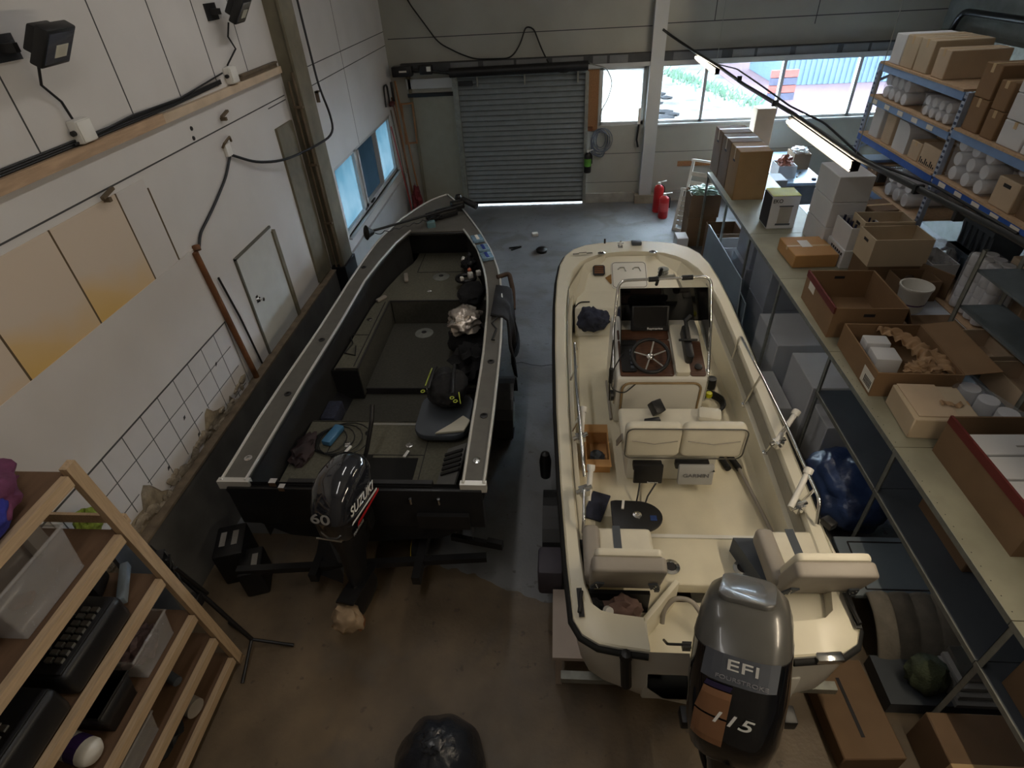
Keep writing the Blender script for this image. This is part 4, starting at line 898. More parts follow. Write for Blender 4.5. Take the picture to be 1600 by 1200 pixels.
text('Raymarine', .02, M_text, P1, (.8, 3.338, .885), (1, 0, 0), (0, .12, 1), width=.09)
m = MB().tube([(.7, 3.36, .87), (.68, 3.28, .8), (.66, 3.22, .735)], .007); m.tube([(.84, 3.36, .87), (.76, 3.27, .79), (.72, 3.18, .735)], .007); m.cyl((.66, 3.23, .74), (.655, 3.16, .735), .016); m.cyl((.72, 3.2, .74), (.72, 3.13, .735), .016); m.build('plug_cable', M_cable, P1)
m = MB().obox((1.12, 3.42, 1.03), (.28, .07, .07)); m.build('plotter_bracket', M_black, ST, bev=.015)
m = MB().obox((1.15, 3.37, .96), (.29, .045, .2), Matrix.Rotation(-.15, 3, 'X')); P2 = m.build('plotter_cover', M_ggrey, ST, bev=.012)
text('GARMIN', .05, mat('grey_lettering', S(110, 110, 112), .6), P2, (1.15, 3.343, .965), (1, 0, 0), (0, .15, 1), width=.21)
m = MB().prism([(1.275, 1.02), (1.295, 1.02), (1.285, 1.04)], 3.338, 3.345, 'xz'); m.build('triangle_mark', M_ink, P2)
# ------------------------------------------------ rails with rod holders
m = MB()
m.tube([(1.83, 4.98, .95), (1.83, 4.92, 1.34), (1.85, 4.2, 1.34), (1.86, 3.5, 1.33), (1.86, 2.8, 1.31), (1.85, 2.72, 1.15)], .014, 10, rb=.06)
SR = m.build('side_rail', M_chrome, BOAT, smooth=True)
for (x0, y0, z0), (x1, y1, z1) in (((1.79, 4.3, .96), (1.85, 4.25, 1.34)), ((1.8, 3.64, .96), (1.855, 3.55, 1.33)), ((1.81, 2.99, .96), (1.86, 2.9, 1.31))):
    m = MB().cyl((x0, y0, z0), (x1, y1, z1), .012); m.lathe((x0, y0, z0-.02), [(.03, 0), (.03, .02), (.014, .03)], 10); m.build('rail_stanchion', M_chrome, SR, smooth=True)
m = MB().tube([(.2, 4.95, 1.16), (.17, 4.88, 1.3), (.17, 4.2, 1.3), (.2, 3.2, 1.29), (.21, 3.1, 1.2)], .014, 10, rb=.05); SL = m.build('side_rail', M_chrome, BOAT, smooth=True)
for y in (4.5, 3.75): m = MB().cyl((.13, y, 1.1), (.18, y-.05, 1.3), .012); m.build('rail_stanchion', M_chrome, SL)
m = MB().tube([(.2, 2.98, 1.14), (.2, 2.95, 1.24), (.19, 2.68, 1.22), (.18, 2.62, 1.12)], .013, 8, rb=.04); m.build('rail_end', M_chrome, SL, smooth=True)
def rod_holder(p0, p1, clamp, name='rod_holder'):
    p0 = Vector(p0); p1 = Vector(p1); d = (p1-p0).normalized()
    q = MB().cyl(p0, p1, .022, n=12); q.lathe(p1, [(.03, -.02), (.034, 0), (.034, .03), (.024, .03), (.022, -.02)], 14, d, cap=False); o = q.build(name, M_white_p, BOAT, smooth=True)
    q = MB().lathe(p1, [(.0, .0), (.024, .0)], 12, d, cap=False); q.lathe(p1-d*.02, [(.023, 0), (0, .001)], 12, d, cap=False); q.build('dark_bore', M_vgrey, o)
    c_ = Vector(clamp); q = MB().obox(c_, (.07, .07, .06), .4); q.cyl(c_-Vector((.06, .02, 0)), c_+Vector((.06, .02, .03)), .018); q.cyl(c_+Vector((.0, -.06, .02)), c_+Vector((.0, .05, -.01)), .012); q.build('clamp', M_chrome, o)
rod_holder((1.77, 3.48, 1.2), (1.98, 3.72, 1.33), (1.8, 3.5, 1.2))
rod_holder((1.7, 2.84, 1.18), (1.86, 3.06, 1.32), (1.77, 2.87, 1.15))
rod_holder((.2, 3.6, 1.1), (.225, 3.86, 1.24), (.19, 3.55, 1.2))
rod_holder((.235, 2.96, 1.08), (.26, 3.15, 1.24), (.2, 2.95, 1.2))
m = MB().obox((1.93, 2.72, 1.16), (.07, .09, .06), .5); m.build('rail_bracket', M_black, BOAT, bev=.01)
# ------------------------------------------------ two folding stern seats
def stern_seat(x0, x1, lean, rz):
    cx = (x0+x1)/2; w = x1-x0
    t = MB().box(-w/2, w/2, -.02, .42, 0, .09); t.xf(Matrix.Translation((cx, 2.27, 1.02)) @ Matrix.Rotation(rz, 4, 'Z')); s_ = t.build('stern_seat', M_vinyl, BOAT, bev=.035, seg=3)
    X = Matrix.Translation((cx, 2.27, 1.02)) @ Matrix.Rotation(rz, 4, 'Z')
    q = MB().box(-w*.1, w*.02, -.0, .425, .09, .094); q.xf(X); q.build('stripe', M_greyd, s_)
    q = MB().box(-w/2-.03, -w/2+.09, -.03, .4, .0, .15); q.xf(X); q.build('side_bolster', M_vgrey, s_, bev=.035, seg=3)
    Y = X @ Matrix.Translation((0, -.02, .08)) @ Matrix.Rotation(lean, 4, 'X')
    q = MB(); pl = rrect(-w/2, w/2, 0, .37, .04); q.prism(pl, -.05, .05, 'xz'); q.xf(Y); b_ = q.build('seat_back', M_vgrey, s_, bev=.02, seg=3)
    q = MB(); pl = rrect(-w/2+.02, w/2-.02, .03, .38, .04); q.prism(pl, .045, .1, 'xz'); q.xf(Y); q.build('back_cushion', M_vinyl, b_, bev=.02)
    q = MB().cyl((-w/2, -.02, .0), (w/2, -.02, .0), .03); q.xf(Y); q.build('lower_roll', M_vgrey, b_, smooth=True)
    for sx in (-1, 1):
        q = MB().obox((sx*(w/2-.05), -.055, .07), (.06, .012, .12), Matrix.Rotation(sx*-.25, 3, 'Y')); q.obox((sx*(w/2-.02), -.04, -.01), (.03, .05, .05)); q.xf(Y); h = q.build('hinge_bracket', M_greyd, b_)
        if True:
            q = MB()
            for k in range(3): q.lathe((sx*(w/2-.05)+sx*.006*(k-1), -.062, .035+k*.035), [(.008, 0), (.006, .005), (0, .005)], 8, (0, -1, 0))
            q.xf(Y); q.build('rivet', M_chrome, b_)
stern_seat(.21, .68, .32, .0)
stern_seat(1.44, 1.93, .32, .02)
m = MB().prism([(.12, 2.15), (.2, 2.15), (.2, 2.65), (.12, 2.65)], .8, 1.0); m.build('seat_support', M_greyd, BOAT)
m = MB().prism([(1.3, 2.72), (1.78, 2.72), (1.78, 2.1), (1.5, 2.1)], .81, .97); m.build('seat_support', M_greyd, BOAT)
# ------------------------------------------------ big outboard, tilted up and steered over
def chain(*ms):
    r = Matrix.Identity(4)
    for k in ms: r = r @ k
    return r
PIV = Vector((1.03, 1.55, 1.01))
XM = chain(Matrix.Translation(PIV), Matrix.Rotation(math.radians(-21), 4, 'Z'), Matrix.Rotation(math.radians(-7.5), 4, 'Y'), Matrix.Rotation(math.radians(-33), 4, 'X'), Matrix.Diagonal((1.12, .98, 1.05, 1)))
def sec(z, hw, y0, y1, k=14, p=3.2):
    out = []; cy = (y0+y1)/2; hy = (y1-y0)/2
    for i in range(k*2):
        a = 2*math.pi*i/(k*2); c_, s_ = math.cos(a), math.sin(a)
        out.append((hw*abs(c_)**(2/p)*(1 if c_ >= 0 else -1), cy+hy*abs(s_)**(2/p)*(1 if s_ >= 0 else -1), z))
    return out
m = MB().loft([sec(-.9, .05, -.3, .0), sec(-.45, .07, -.32, -.02), sec(-.2, .1, -.38, -.04), sec(.06, .17, -.5, .0)])
m.xf(XM); OB = m.build('outboard_motor', M_blackg, BOAT, smooth=True)
LCS = [(-.1, .15, -.46, .02), (-.04, .19, -.54, .06), (.08, .212, -.58, .08), (.3, .222, -.6, .09), (.49, .217, -.57, .08)]
m = MB().loft([sec(*q) for q in LCS]); m.xf(XM); CW = m.build('lower_cowling', M_blackg, OB, smooth=True)
M_cap = mat('cowl_grey', S(76, 75, 72), .3, coat=.25, var=.06)
m = MB().loft([sec(.475, .216, -.57, .08), sec(.58, .205, -.5, .06), sec(.65, .18, -.4, .03), sec(.69, .13, -.3, .0), sec(.705, .05, -.2, -.06)]); m.xf(XM); CT = m.build('upper_cowling', M_cap, OB, smooth=True)
m = MB(); pl = rrect(-.13, .12, -.36, -.03, .06)
def ctop(x, y): return .71 - .9*x*x - .6*(y+.15)**2
m.loft([[(x, y, ctop(x, y)-.02) for x, y in pl], [(x, y, ctop(x, y)+.012) for x, y in pl]]); m.xf(XM); m.build('cowl_latch_lid', mat('cowl_lid', S(88, 87, 84), .3, coat=.3, var=.05), CT, bev=.006, smooth=True)
# artwork on the rear face, following the cowling surface
def ry(z, x=0):
    for (z0, h0, a0, b0), (z1, h1, a1, b1) in zip(LCS, LCS[1:]):
        if z <= z1:
            t = max(0, (z-z0)/(z1-z0)); h = h0+(h1-h0)*t; a = a0+(a1-a0)*t; b = b0+(b1-b0)*t; break
    else: h, a, b = LCS[-1][1:]
    return (a+b)/2 - (b-a)/2*max(0, 1-min(1, abs(x)/h)**3.2)**(1/3.2)
def rpatch(poly, off=.004):
    xs = [p[0] for p in poly]; zs = [p[1] for p in poly]; nx, nz_ = 8, 4
    (ax, az), (bx, bz), (cx_, cz), (dx, dz) = [poly[i*len(poly)//4] for i in range(4)]
    q = MB()
    def f(u, v, o):
        x = (ax*(1-u)+bx*u)*(1-v) + (dx*(1-u)+cx_*u)*v; z = (az*(1-u)+bz*u)*(1-v) + (dz*(1-u)+cz*u)*v
        return (x, ry(z, x)-o, z)
    q.grid(lambda u, v: f(u, v, off), nx, nz_); return q
def dense(poly, k=1): return poly
m = rpatch(dense([(-.15, .37), (.16, .37), (.165, .5), (-.14, .5)])); m.xf(XM); m.build('badge_plate', mat('badge_grey', S(84, 88, 96), .5), CW)
m = rpatch(dense([(-.16, .2), (-.02, .2), (-.01, .33), (-.13, .33)])); m.xf(XM); m.build('bronze_flash', mat('bronze_flash', S(136, 98, 70), .4), CW)
m = rpatch(dense([(-.17, .05), (-.03, .05), (-.02, .19), (-.16, .19)])); m.xf(XM); m.build('bronze_flash', mat('bronze_flash', S(122, 84, 56), .35), CW)
m = rpatch(dense([(-.13, .335), (-.02, .335), (-.01, .36), (-.12, .36)])); m.xf(XM); m.build('purple_flash', mat('purple_flash', S(40, 32, 66), .35), CW)
R3 = XM.to_3x3()
def rt(body, size, x, z, w, mm=M_text, sh=0):
    text(body, size, mm, CW, XM @ Vector((x, min(ry(z, x-w/2), ry(z, x+w/2), ry(z, x))-.006, z)), R3 @ Vector((1, 0, 0)), R3 @ Vector((0, 0, 1)), shear=sh, width=w, bold=.004)
rt('EFI', .075, .02, .455, .14)
rt('FOURSTROKE', .028, .02, .395, .24, mat('dim_lettering', S(140, 140, 146), .5))
rt('115', .085, -.01, .2, .19, M_text, .3)
m = MB().obox((1.03, 1.73, .9), (.26, .1, .34)); m.obox((1.03, 1.64, .75), (.1, .2, .1)); m.xf(Matrix.Identity(4)); m.build('transom_bracket', M_black, OB, bev=.02)
for c_, w_ in (((.8, 1.5, .86), .16), ((1.3, 1.5, .92), .12)): m = MB().obox(c_, (w_, .1, .09)); m.build('side_bracket', M_black, OB, bev=.01)
m = MB().tube([XM @ Vector((-.05, -.1, -.5)), XM @ Vector((-.14, -.2, -.2)), XM @ Vector((-.1, -.3, .02))], .02, rb=.1); m.build('cable_boot', M_black, OB)
m = MB().loft([sec(-.95, .04, -.4, .1), sec(-1.15, .05, -.5, .14), sec(-1.2, .06, -.52, .16), sec(-1.3, .05, -.46, .16), sec(-1.5, .012, -.2, .02)]); m.xf(XM); m.build('gear_case', M_blackg, OB, smooth=True)
# ------------------------------------------------ loose things in the white boat
m = MB().blob((.43, 6.02, .88), (.19, .17, .15), .28, 2.0, 3, 4); one(m, 'jacket', M_navy, 'crumpled navy jacket dropped on the foredeck of the white boat', 'jacket', smooth=True)
m = MB().tube([(.2, 5.95, .74), (.19, 6.1, .98), (.27, 6.25, 1.0), (.4, 6.25, 1.0)], .008, 6, rb=.06); one(m, 'wire_loop', M_cable, 'thin dark wire loop beside the navy jacket', 'cable')
m = MB(); t = thing('swivel_seat_plate', 'black D-shaped plate with a round centre bolt raised over the boat deck', 'plate', (.63, 2.97, .73))
pl = [(.43, 3.12), (.43, 2.86), (.46, 2.82)] + [(.63+.2*math.cos(a), 2.97+.155*math.sin(a)) for a in [math.radians(d) for d in range(-80, 81, 10)]] + [(.47, 3.13)]
m.prism(pl, .87, .9); m.build('plate', M_black, t, bev=.008)
m = MB().cyl((.63, 2.97, .722), (.63, 2.97, .87), .06); m.build('pedestal', M_black, t)
m = MB().lathe((.63, 2.97, .9), [(.035, 0), (.035, .01), (.018, .014), (.018, .005), (0, .005)], 16); m.build('centre_bolt', M_chrome, t, smooth=True)
m = MB().bar((.52, 3.03, .905), (.535, 3.12, .905), .02, .012); m.build('handle', M_white_p, t)
m = MB().box(.73, .78, 2.92, 2.97, .9, .904); m.build('blue_sticker', mat('blue_sticker', S(30, 56, 110), .5), t)
# ------------------------------------------------ carton helper (used all over)
CT_N = [0]
def carton(label, x0, x1, y0, y1, z0, z1, mm=None, open_=False, rz=0, tape=True, lab=None, flaps=(), group=None, name='carton', rim=None, hand=None, th=.012, cat='carton'):
    mm = mm or M_card
    w, d, h = x1-x0, y1-y0, z1-z0
    t = thing(name, label, cat, (0, 0, 0), group)
    if not open_:
        m = MB().box(-w/2, w/2, -d/2, d/2, 0, h); m.build('body', mm, t, bev=min(.008, h*.1), seg=1)
        if tape:
            m = MB().box(-w/2-.001, w/2+.001, -.022, .022, h, h+.0015); m.box(-w/2-.0015, -w/2, -.022, .022, h*.75, h); m.build('tape', M_tape, t)
    else:
        m = MB()
        m.box(-w/2, w/2, -d/2, d/2, 0, th); m.box(-w/2, -w/2+th, -d/2, d/2, th, h); m.box(w/2-th, w/2, -d/2, d/2, th, h)
        m.box(-w/2+th, w/2-th, -d/2, -d/2+th, th, h); m.box(-w/2+th, w/2-th, d/2-th, d/2, th, h); m.build('body', mm, t)
        for f in flaps:
            m = MB(); k = min(w, d)*.4
            side, ang = f; ca, sa = math.cos(ang)*k, math.sin(ang)*k
            if side == 'l': P = [(-w/2, -d/2, h), (-w/2, d/2, h), (-w/2-ca, d/2, h+sa), (-w/2-ca, -d/2, h+sa)]
            if side == 'r': P = [(w/2, -d/2, h), (w/2, d/2, h), (w/2+ca, d/2, h+sa), (w/2+ca, -d/2, h+sa)]
            if side == 'f': P = [(-w/2, -d/2, h), (w/2, -d/2, h), (w/2, -d/2-ca, h+sa), (-w/2, -d/2-ca, h+sa)]
            if side == 'b': P = [(-w/2, d/2, h), (w/2, d/2, h), (w/2, d/2+ca, h+sa), (-w/2, d/2+ca, h+sa)]
            m.face(P); m.build('flap', mm, t, solid=.006)
        if rim:
            m = MB().box(-w/2-.004, -w/2+th+.002, -d/2, d/2, h-.06, h+.006); m.build('red_rim', rim, t)
    if lab:   # (side, u, v, su, sv, material)
        for side, u, v, su, sv, lm in lab:
            m = MB()
            if side == 'l': m.box(-w/2-.002, -w/2, -d/2+d*u, -d/2+d*(u+su), h*v, h*(v+sv))
            if side == 'f': m.box(-w/2+w*u, -w/2+w*(u+su), -d/2-.002, -d/2, h*v, h*(v+sv))
            if side == 't': m.box(-w/2+w*u, -w/2+w*(u+su), -d/2+d*v, -d/2+d*(v+sv), h+.0015, h+.003)
            m.build('label' if lm is not M_ink else 'print', lm, t)
    if hand:
        for side in hand:
            m = MB()
            if side == 'l': m.box(-w/2-.002, -w/2+.001, -.05, .05, h*.72, h*.72+.03)
            if side == 'f': m.box(-.05, .05, -d/2-.002, -d/2+.001, h*.72, h*.72+.03)
            if side == 'b': m.box(-.05, .05, d/2-th-.002, d/2-th, h*.72, h*.72+.03)
            m.build('hand_hole', M_ink, t)
    place(t, ((x0+x1)/2, (y0+y1)/2, z0), rz)
    return t
carton('small open brown carton on the boat deck left of the helm seat', .25, .47, 3.6, 3.98, .725, .88, M_cardo, True, flaps=(('f', .1), ('b', .1)))
m = MB().blob((.36, 3.75, .77), (.07, .09, .04), .4, 2, 5, 2); one(m, 'rag', M_greyd, 'dark rag inside the small carton in the white boat', 'rag')
m = MB().obox((.33, 3.2, .735), (.16, .3, .02), -.35); one(m, 'bag', M_navy, 'flat dark bag on the boat deck below the left rod holder', 'bag', bev=.008)
for k, (a, b_, l_) in enumerate((((1.49, 3.78, .74), (1.52, 3.64, .75), 'black gripped paddle handle nearer the helm seat'), ((1.55, 3.85, .76), (1.61, 3.63, .76), 'black gripped pole beside the paddle handle, nearer the boat side'))):
    t = thing('pole', l_, 'pole', (a[0], a[1], .73)); m = MB().cyl(a, b_, .028, n=10); m.build('grip', M_rubber, t, smooth=True)
    if k: m = MB().cyl(b_, (1.7, 2.88, .76), .016, n=10); m.build('shaft', M_vgrey, t, smooth=True)
t = thing('cable_reel', 'coiled black cable with a yellow plug on the deck right of the console', 'cable', (1.55, 4.55, .725))
m = MB()
for k in range(5): m.tube([(1.55+(.11+.008*k)*math.cos(a*.35), 4.55+(.13+.01*k)*math.sin(a*.35), .74+.012*k+.004*math.sin(a*2)) for a in range(18)], .009, 6, True)
m.build('coil', M_cable, t, smooth=True)
m = MB().lathe((1.545, 4.62, .79), [(.03, 0), (.035, .02), (.03, .05), (0, .055)], 12); m.build('plug', mat('neon_yellow', S(206, 206, 30), .4), t, smooth=True)
m = MB().lathe((1.62, 4.86, .725), [(.05, 0), (.055, .03), (.05, .12), (.0, .125)], 16); one(m, 'black_cup', M_black, 'black cup standing on the deck right of the console', 'cup', smooth=True)
m = MB().obox((.88, 3.93, 1.22), (.1, .12, .1), Matrix.Rotation(.5, 3, 'Z') @ Matrix.Rotation(.6, 3, 'X')); m.obox((.83, 3.8, 1.18), (.14, .05, .03), .2); one(m, 'remote_unit', M_black, 'small black unit lying on the helm seat cushion', 'device', bev=.01)
m = MB().obox((1.33, 3.85, 1.2), (.2, .16, .07), -.2); one(m, 'cushion', M_vinyl, 'small cream cushion on the right end of the helm seat', 'cushion', bev=.03)
m = MB().obox((.7, 6.72, 1.075), (.12, .12, .012), Matrix.Rotation(.46, 3, 'X') @ Matrix.Rotation(.6, 3, 'Z')); one(m, 'sponge', mat('brown_sponge', S(140, 104, 56), .9, var=.3, scale=20), 'brown sponge at the foot of the bow hatch', 'sponge', bev=.004)
m = MB().blob((.43, 2.1, .98), (.13, .08, .12), .4, 2.5, 9, 3); one(m, 'brown_cloth', mat('mauve_cloth', S(116, 92, 84), .9, var=.2, scale=8), 'brown cloth stuffed in the port stern locker', 'cloth', smooth=True)
m = MB().blob((.24, 2.1, .96), (.08, .07, .12), .4, 2, 4, 3); one(m, 'black_bag', M_blackm, 'black bag beside the brown cloth in the stern locker', 'bag', smooth=True)
m = MB().lathe((.32, 2.05, 1.06), [(.03, 0), (.03, .04), (.0, .045)], 12, (.3, -.6, .6)); one(m, 'white_bottle', M_white_p, 'small white bottle beside the brown cloth in the stern locker', 'bottle', smooth=True)
m = MB().tube([(1.33, 1.1, .0), (1.33, 2.2, .0)], .001); m.bm.free()
# trailer under the white boat, and the low white bench at its corner
t = thing('boat_trailer', 'galvanised trailer with dark mudguards carrying the white boat', 'trailer', (.97, 3.4, 0))
m = MB().bar((.45, 2.66, .4), (.45, 6.2, .4), .07, .1); m.bar((1.5, 1.9, .4), (1.5, 6.2, .4), .07, .1); m.bar((.45, 6.2, .4), (.97, 8.0, .4), .07, .1); m.bar((1.5, 6.2, .4), (.97, 8.0, .4), .07, .1); m.bar((.0, 3.2, .36), (1.94, 3.2, .36), .08, .08); m.build('frame', M_galv, t)
for x in (-.02, 1.96):
    m = MB().cyl((x-.08, 3.2, .3), (x+.08, 3.2, .3), .3, n=24); w_ = m.build('wheel', M_rubber, t, bev=.03)
    m = MB().cyl((x-.09, 3.2, .3), (x+.09, 3.2, .3), .16, n=16); m.build('rim', M_galv, w_)
    m = MB(); m.loft([[(x-.11, 3.2+.4*math.cos(a), .32+.4*math.sin(a)) for a in [math.radians(d) for d in range(0, 181, 15)]], [(x+.11, 3.2+.4*math.cos(a), .32+.4*math.sin(a)) for a in [math.radians(d) for d in range(0, 181, 15)]]], closed=False); m.build('mudguard', M_black, t, solid=.015)
m = MB().lathe((-.12, 3.86, .4), [(.05, 0), (.06, .2), (.04, .3), (0, .32)], 12); m.build('marker_post', M_black, t, smooth=True)
m = MB().obox((-.06, 2.72, .5), (.2, .26, .3)); m.build('tail_light_box', mat('tail_box', S(70, 66, 76), .6), t, bev=.03)
m = MB().bar((.02, 1.95, .34), (1.92, 1.95, .34), .06, .06); m.build('rear_bar', M_galv, t)
t = thing('low_bench', 'low white wooden bench under the port stern corner of the white boat', 'bench', (.25, 2.25, 0))
m = MB().box(-.04, .56, 2.03, 2.58, .41, .45); m.build('top', M_cardp if 0 else mat('bench_white', S(186, 172, 160), .6, var=.06), t)
for x, y in ((-.02, 2.05), (.5, 2.05), (-.02, 2.52), (.5, 2.52)): m = MB().box(x, x+.05, y, y+.05, 0, .41); m.build('leg', MATS['bench_white'], t)
# ================================================ long row of galvanised shelf tables
TZ = 1.38; TX0, TX1 = 2.55, 3.5
ys_ = [10.0, 8.65, 7.35, 6.05, 4.56, 3.27, 1.87, .5]
nm_ = ['farthest unit of the galvanised shelf table row, under the tall cartons', 'galvanised shelf table unit under the bin carton', 'galvanised shelf table unit under the flat tan carton', 'galvanised shelf table unit under the red rimmed open carton', 'galvanised shelf table unit with a lower shelf, under the kraft paper carton', 'galvanised shelf table unit with a lower shelf, under the large red rimmed carton', 'nearest galvanised shelf table unit at the right edge of the picture']
for i in range(7):
    y1, y0 = ys_[i], ys_[i+1]+.006
    t = thing('shelf_table', nm_[i], 'shelf', (3.0, (y0+y1)/2, 0), 'galvanised shelf tables')
    m = MB().box(TX0, TX1, y0, y1, TZ-.03, TZ); m.build('table_top', M_galvs, t)
    m = MB().box(TX0-.004, TX0, y0, y1, TZ-.045, TZ+.002); m.build('front_lip', M_galv, t)
    if i >= 4:
        m = MB().box(TX0, TX1, y0, y1, .9, .92); m.build('lower_shelf', M_greyd, t); m = MB().box(TX0-.004, TX0+.006, y0, y1, .885, .925); m.build('lower_lip', M_galv, t)
        m = MB()
        for k in range(int((y1-y0)/.1)): m.box(TX0+.03, TX0+.036, y0+.05+k*.1, y0+.056+k*.1, TZ, TZ+.0008)
        m.build('edge_perforation', M_ink, t)
    for x, y in ((TX0+.0, y1-.045), (TX1-.04, y1-.045)) + (((TX0, y0), (TX1-.04, y0)) if i == 6 else ()):
        m = MB().box(x, x+.004, y, y+.04, 0, TZ-.03); m.box(x, x+.04, y+.036, y+.04, 0, TZ-.03); p_ = m.build('post', M_galv, t)
    
# ---- cartons standing on the tables
def C(*a, **k): return carton(*a, **k)
for k, (y, l_) in enumerate(((8.62, 'tall brown carton nearest the camera in the group of three on the far table'), (9.15, 'middle one of the three tall brown cartons on the far table'), (9.68, 'farthest of the three tall brown cartons, nearest the windows'))):
    C(l_, 2.62, 3.08, y, y+.5, TZ, TZ+.7, M_cardd if k else mat('carton_tan_face', S(150, 116, 72), .85, var=.06), group='tall brown cartons on the far table', tape=True, hand='l')
t = C('white and green bin carton with a picture of a pedal bin', 2.8, 3.16, 7.5, 7.82, TZ, TZ+.44, M_cardw, tape=False, lab=None)
m = MB().box(-.181, .181, -.161, .161, .442, .446); loc_(m, t).build('green_lid', mat('lime_print', S(186, 186, 40), .6), t)
m = MB().box(-.1825, -.18, -.16, .16, .02, .43); loc_(m, t).build('side_print', M_ink, t)
m = MB().box(-.06, .1, -.163, -.16, .05, .3); loc_(m, t).build('bin_picture', mat('bin_print', S(168, 160, 150), .5), t)
m = MB().box(-.07, .11, -.1635, -.16, .3, .315); m.box(-.075, .115, -.1635, -.16, .05, .075); loc_(m, t).build('bin_picture_edge', M_greyd, t)
text('EKO', .07, M_ink, t, (t.location.x-.1, t.location.y-.163, t.location.z+.375), (1, 0, 0), (0, 0, 1), width=.12)
C('flat tan carton with a paper label on top, alone on the table', 2.76, 3.26, 6.32, 6.86, TZ, TZ+.16, M_cardo, rz=.02, lab=[('t', .32, .42, .24, .36, M_label)])
for k in range(3):
    C(('bottom', 'middle', 'top')[k]+' white carton of the stack of three beside the bin carton', 3.22, 3.62, 6.76, 7.34, TZ+k*.305, TZ+k*.305+.3, M_cardw, tape=False, group='stack of white cartons')
# packing counter behind the tables
t = thing('packing_counter', 'low white topped packing counter behind the shelf tables', 'counter', (3.75, 6.3, 0))
m = MB().box(3.52, 3.98, 4.75, 8.4, 1.33, 1.37); m.build('top', mat('counter_white', S(196, 204, 216), .4, var=.05), t)
for x, y in ((3.54, 4.8), (3.92, 4.8), (3.54, 8.3), (3.92, 8.3)): m = MB().box(x, x+.05, y, y+.05, 0, 1.33); m.build('leg', M_galv, t)
C('white carton full of dark bottle necks beside the white stack', 3.3, 3.66, 6.3, 6.72, 1.6, 1.86, M_cardw, True, tape=False)
for i in range(4):
    for j in range(3):
        m = MB().lathe((3.36+j*.115, 6.36+i*.1, 1.615), [(.036, 0), (.036, .18), (.015, .22), (.015, .27), (0, .27)], 8)
        one(m, 'bottle', mat('dark_bottle', S(30, 34, 66), .2, coat=.5), 'dark blue bottle in the open white carton beside the white stack', 'bottle', 'bottles in the white carton', smooth=True)
t = C('pale carton with dark printed marks under the bottle carton', 3.28, 3.66, 6.28, 6.74, TZ, 1.6, M_cardw, tape=False)
m = MB()
for k in range(6): m.box(-.192, -.19, -.2+k*.055, -.165+k*.055, .15, .18)
loc_(m, t).build('print', M_ink, t)
C('open brown carton farther of two on the packing counter', 3.4, 3.92, 6.24, 6.56, 1.66, 1.95, M_cardb, True, hand='l', rz=-.04)
C('closed brown carton under the farther open carton', 3.68, 3.95, 6.2, 6.7, 1.375, 1.655, M_cardd, tape=False)
C('open brown carton nearer of two on the packing counter, hand hole on its side', 3.34, 3.93, 5.83, 6.22, 1.62, 1.92, M_cardb, True, hand='l', rz=-.02)
C('brown carton carrying the nearer open carton', 3.36, 3.93, 5.84, 6.24, 1.375, 1.612, M_cardd, tape=False)
C('flat brown carton with loose lid behind the white stack', 3.68, 4.0, 6.72, 7.1, 1.375, 1.9, M_cardd, tape=True, rz=.1)
C('white carton of crumpled plastic bags behind the open cartons', 4.02, 4.3, 5.85, 6.3, 1.38, 1.62, M_cardw, True, tape=False)
m = MB().blob((4.16, 6.08, 1.66), (.15, .22, .12), .5, 2.4, 4, 4); one(m, 'plastic_bags', M_film, 'crumpled clear plastic bags bulging from the white carton', 'bags', smooth=True)
m = MB().lathe((3.62, 5.36, 1.375), [(.12, 0), (.145, .24), (.155, .25), (.155, .27), (.14, .27), (.12, .02), (0, .02)], 22); B_ = one(m, 'bucket', M_white_p, 'white plastic bucket with purple print behind the red rimmed carton', 'bucket', smooth=True)
m = MB()
for z in (1.46, 1.53): m.lathe((3.62, 5.36, z), [(.1325, 0), (.1345, .015)], 22, cap=False)
q = m.build('print_band', mat('purple_print', S(90, 60, 110), .5), None); q.parent = B_; q.location = q.location - B_.location
C('brown carton with torn rim behind the bucket', 3.56, 3.95, 5.5, 5.8, 1.375, 1.6, M_cardd, True)
m = MB().cyl((3.72, 5.62, 1.44), (3.98, 6.25, 1.6), .055, n=16); one(m, 'wrapping_roll', mat('brown_roll', S(84, 70, 60), .8, var=.15), 'thick brown paper roll leaning behind the open cartons', 'roll', smooth=True)
m = MB().obox((3.95, 5.75, 1.5), (.02, .5, .3), Matrix.Rotation(.5, 3, 'Z')); one(m, 'brown_board', M_cardd, 'brown board standing behind the brown paper roll', 'board')
# red rimmed cartons, kraft carton, beige carton
C('open brown carton with a red rim on the table behind the kraft paper carton', 2.62, 3.27, 4.8, 5.6, TZ, TZ+.32, M_card, True, rz=-.04, rim=M_red, hand='bf', lab=[('l', .66, .55, .2, .3, M_label)], flaps=(('r', -1.1),))
t = C('open carton full of crumpled kraft paper with a shipping label', 2.64, 3.3, 3.88, 4.66, TZ, TZ+.24, M_card, True, rz=-.05, lab=[('l', .02, .1, .26, .62, M_label)], flaps=(('r', .15),))
m = MB()
for k in range(7): m.box(-.335, -.3325, -.36+k*.02, -.352+k*.02, .05, .12)
loc_(m, t).build('print', M_ink, t)
t = thing('kraft_paper', 'crumpled strip of brown kraft paper lying in the open carton', 'paper', (3.0, 4.3, TZ+.05))
m = MB().grid(lambda u, v: (2.92+.2*v+.1*math.sin(u*3)+.12*u, 4.6-.68*u+.06*math.sin(v*5), TZ+.23+.014*math.sin(u*46+v*7)+.012*math.sin(u*71-v*9)+.02*math.sin(v*11+u*7)-.07*abs(v-.5)), 70, 14); m.build('sheet', M_kraft, t, smooth=True, solid=.004)
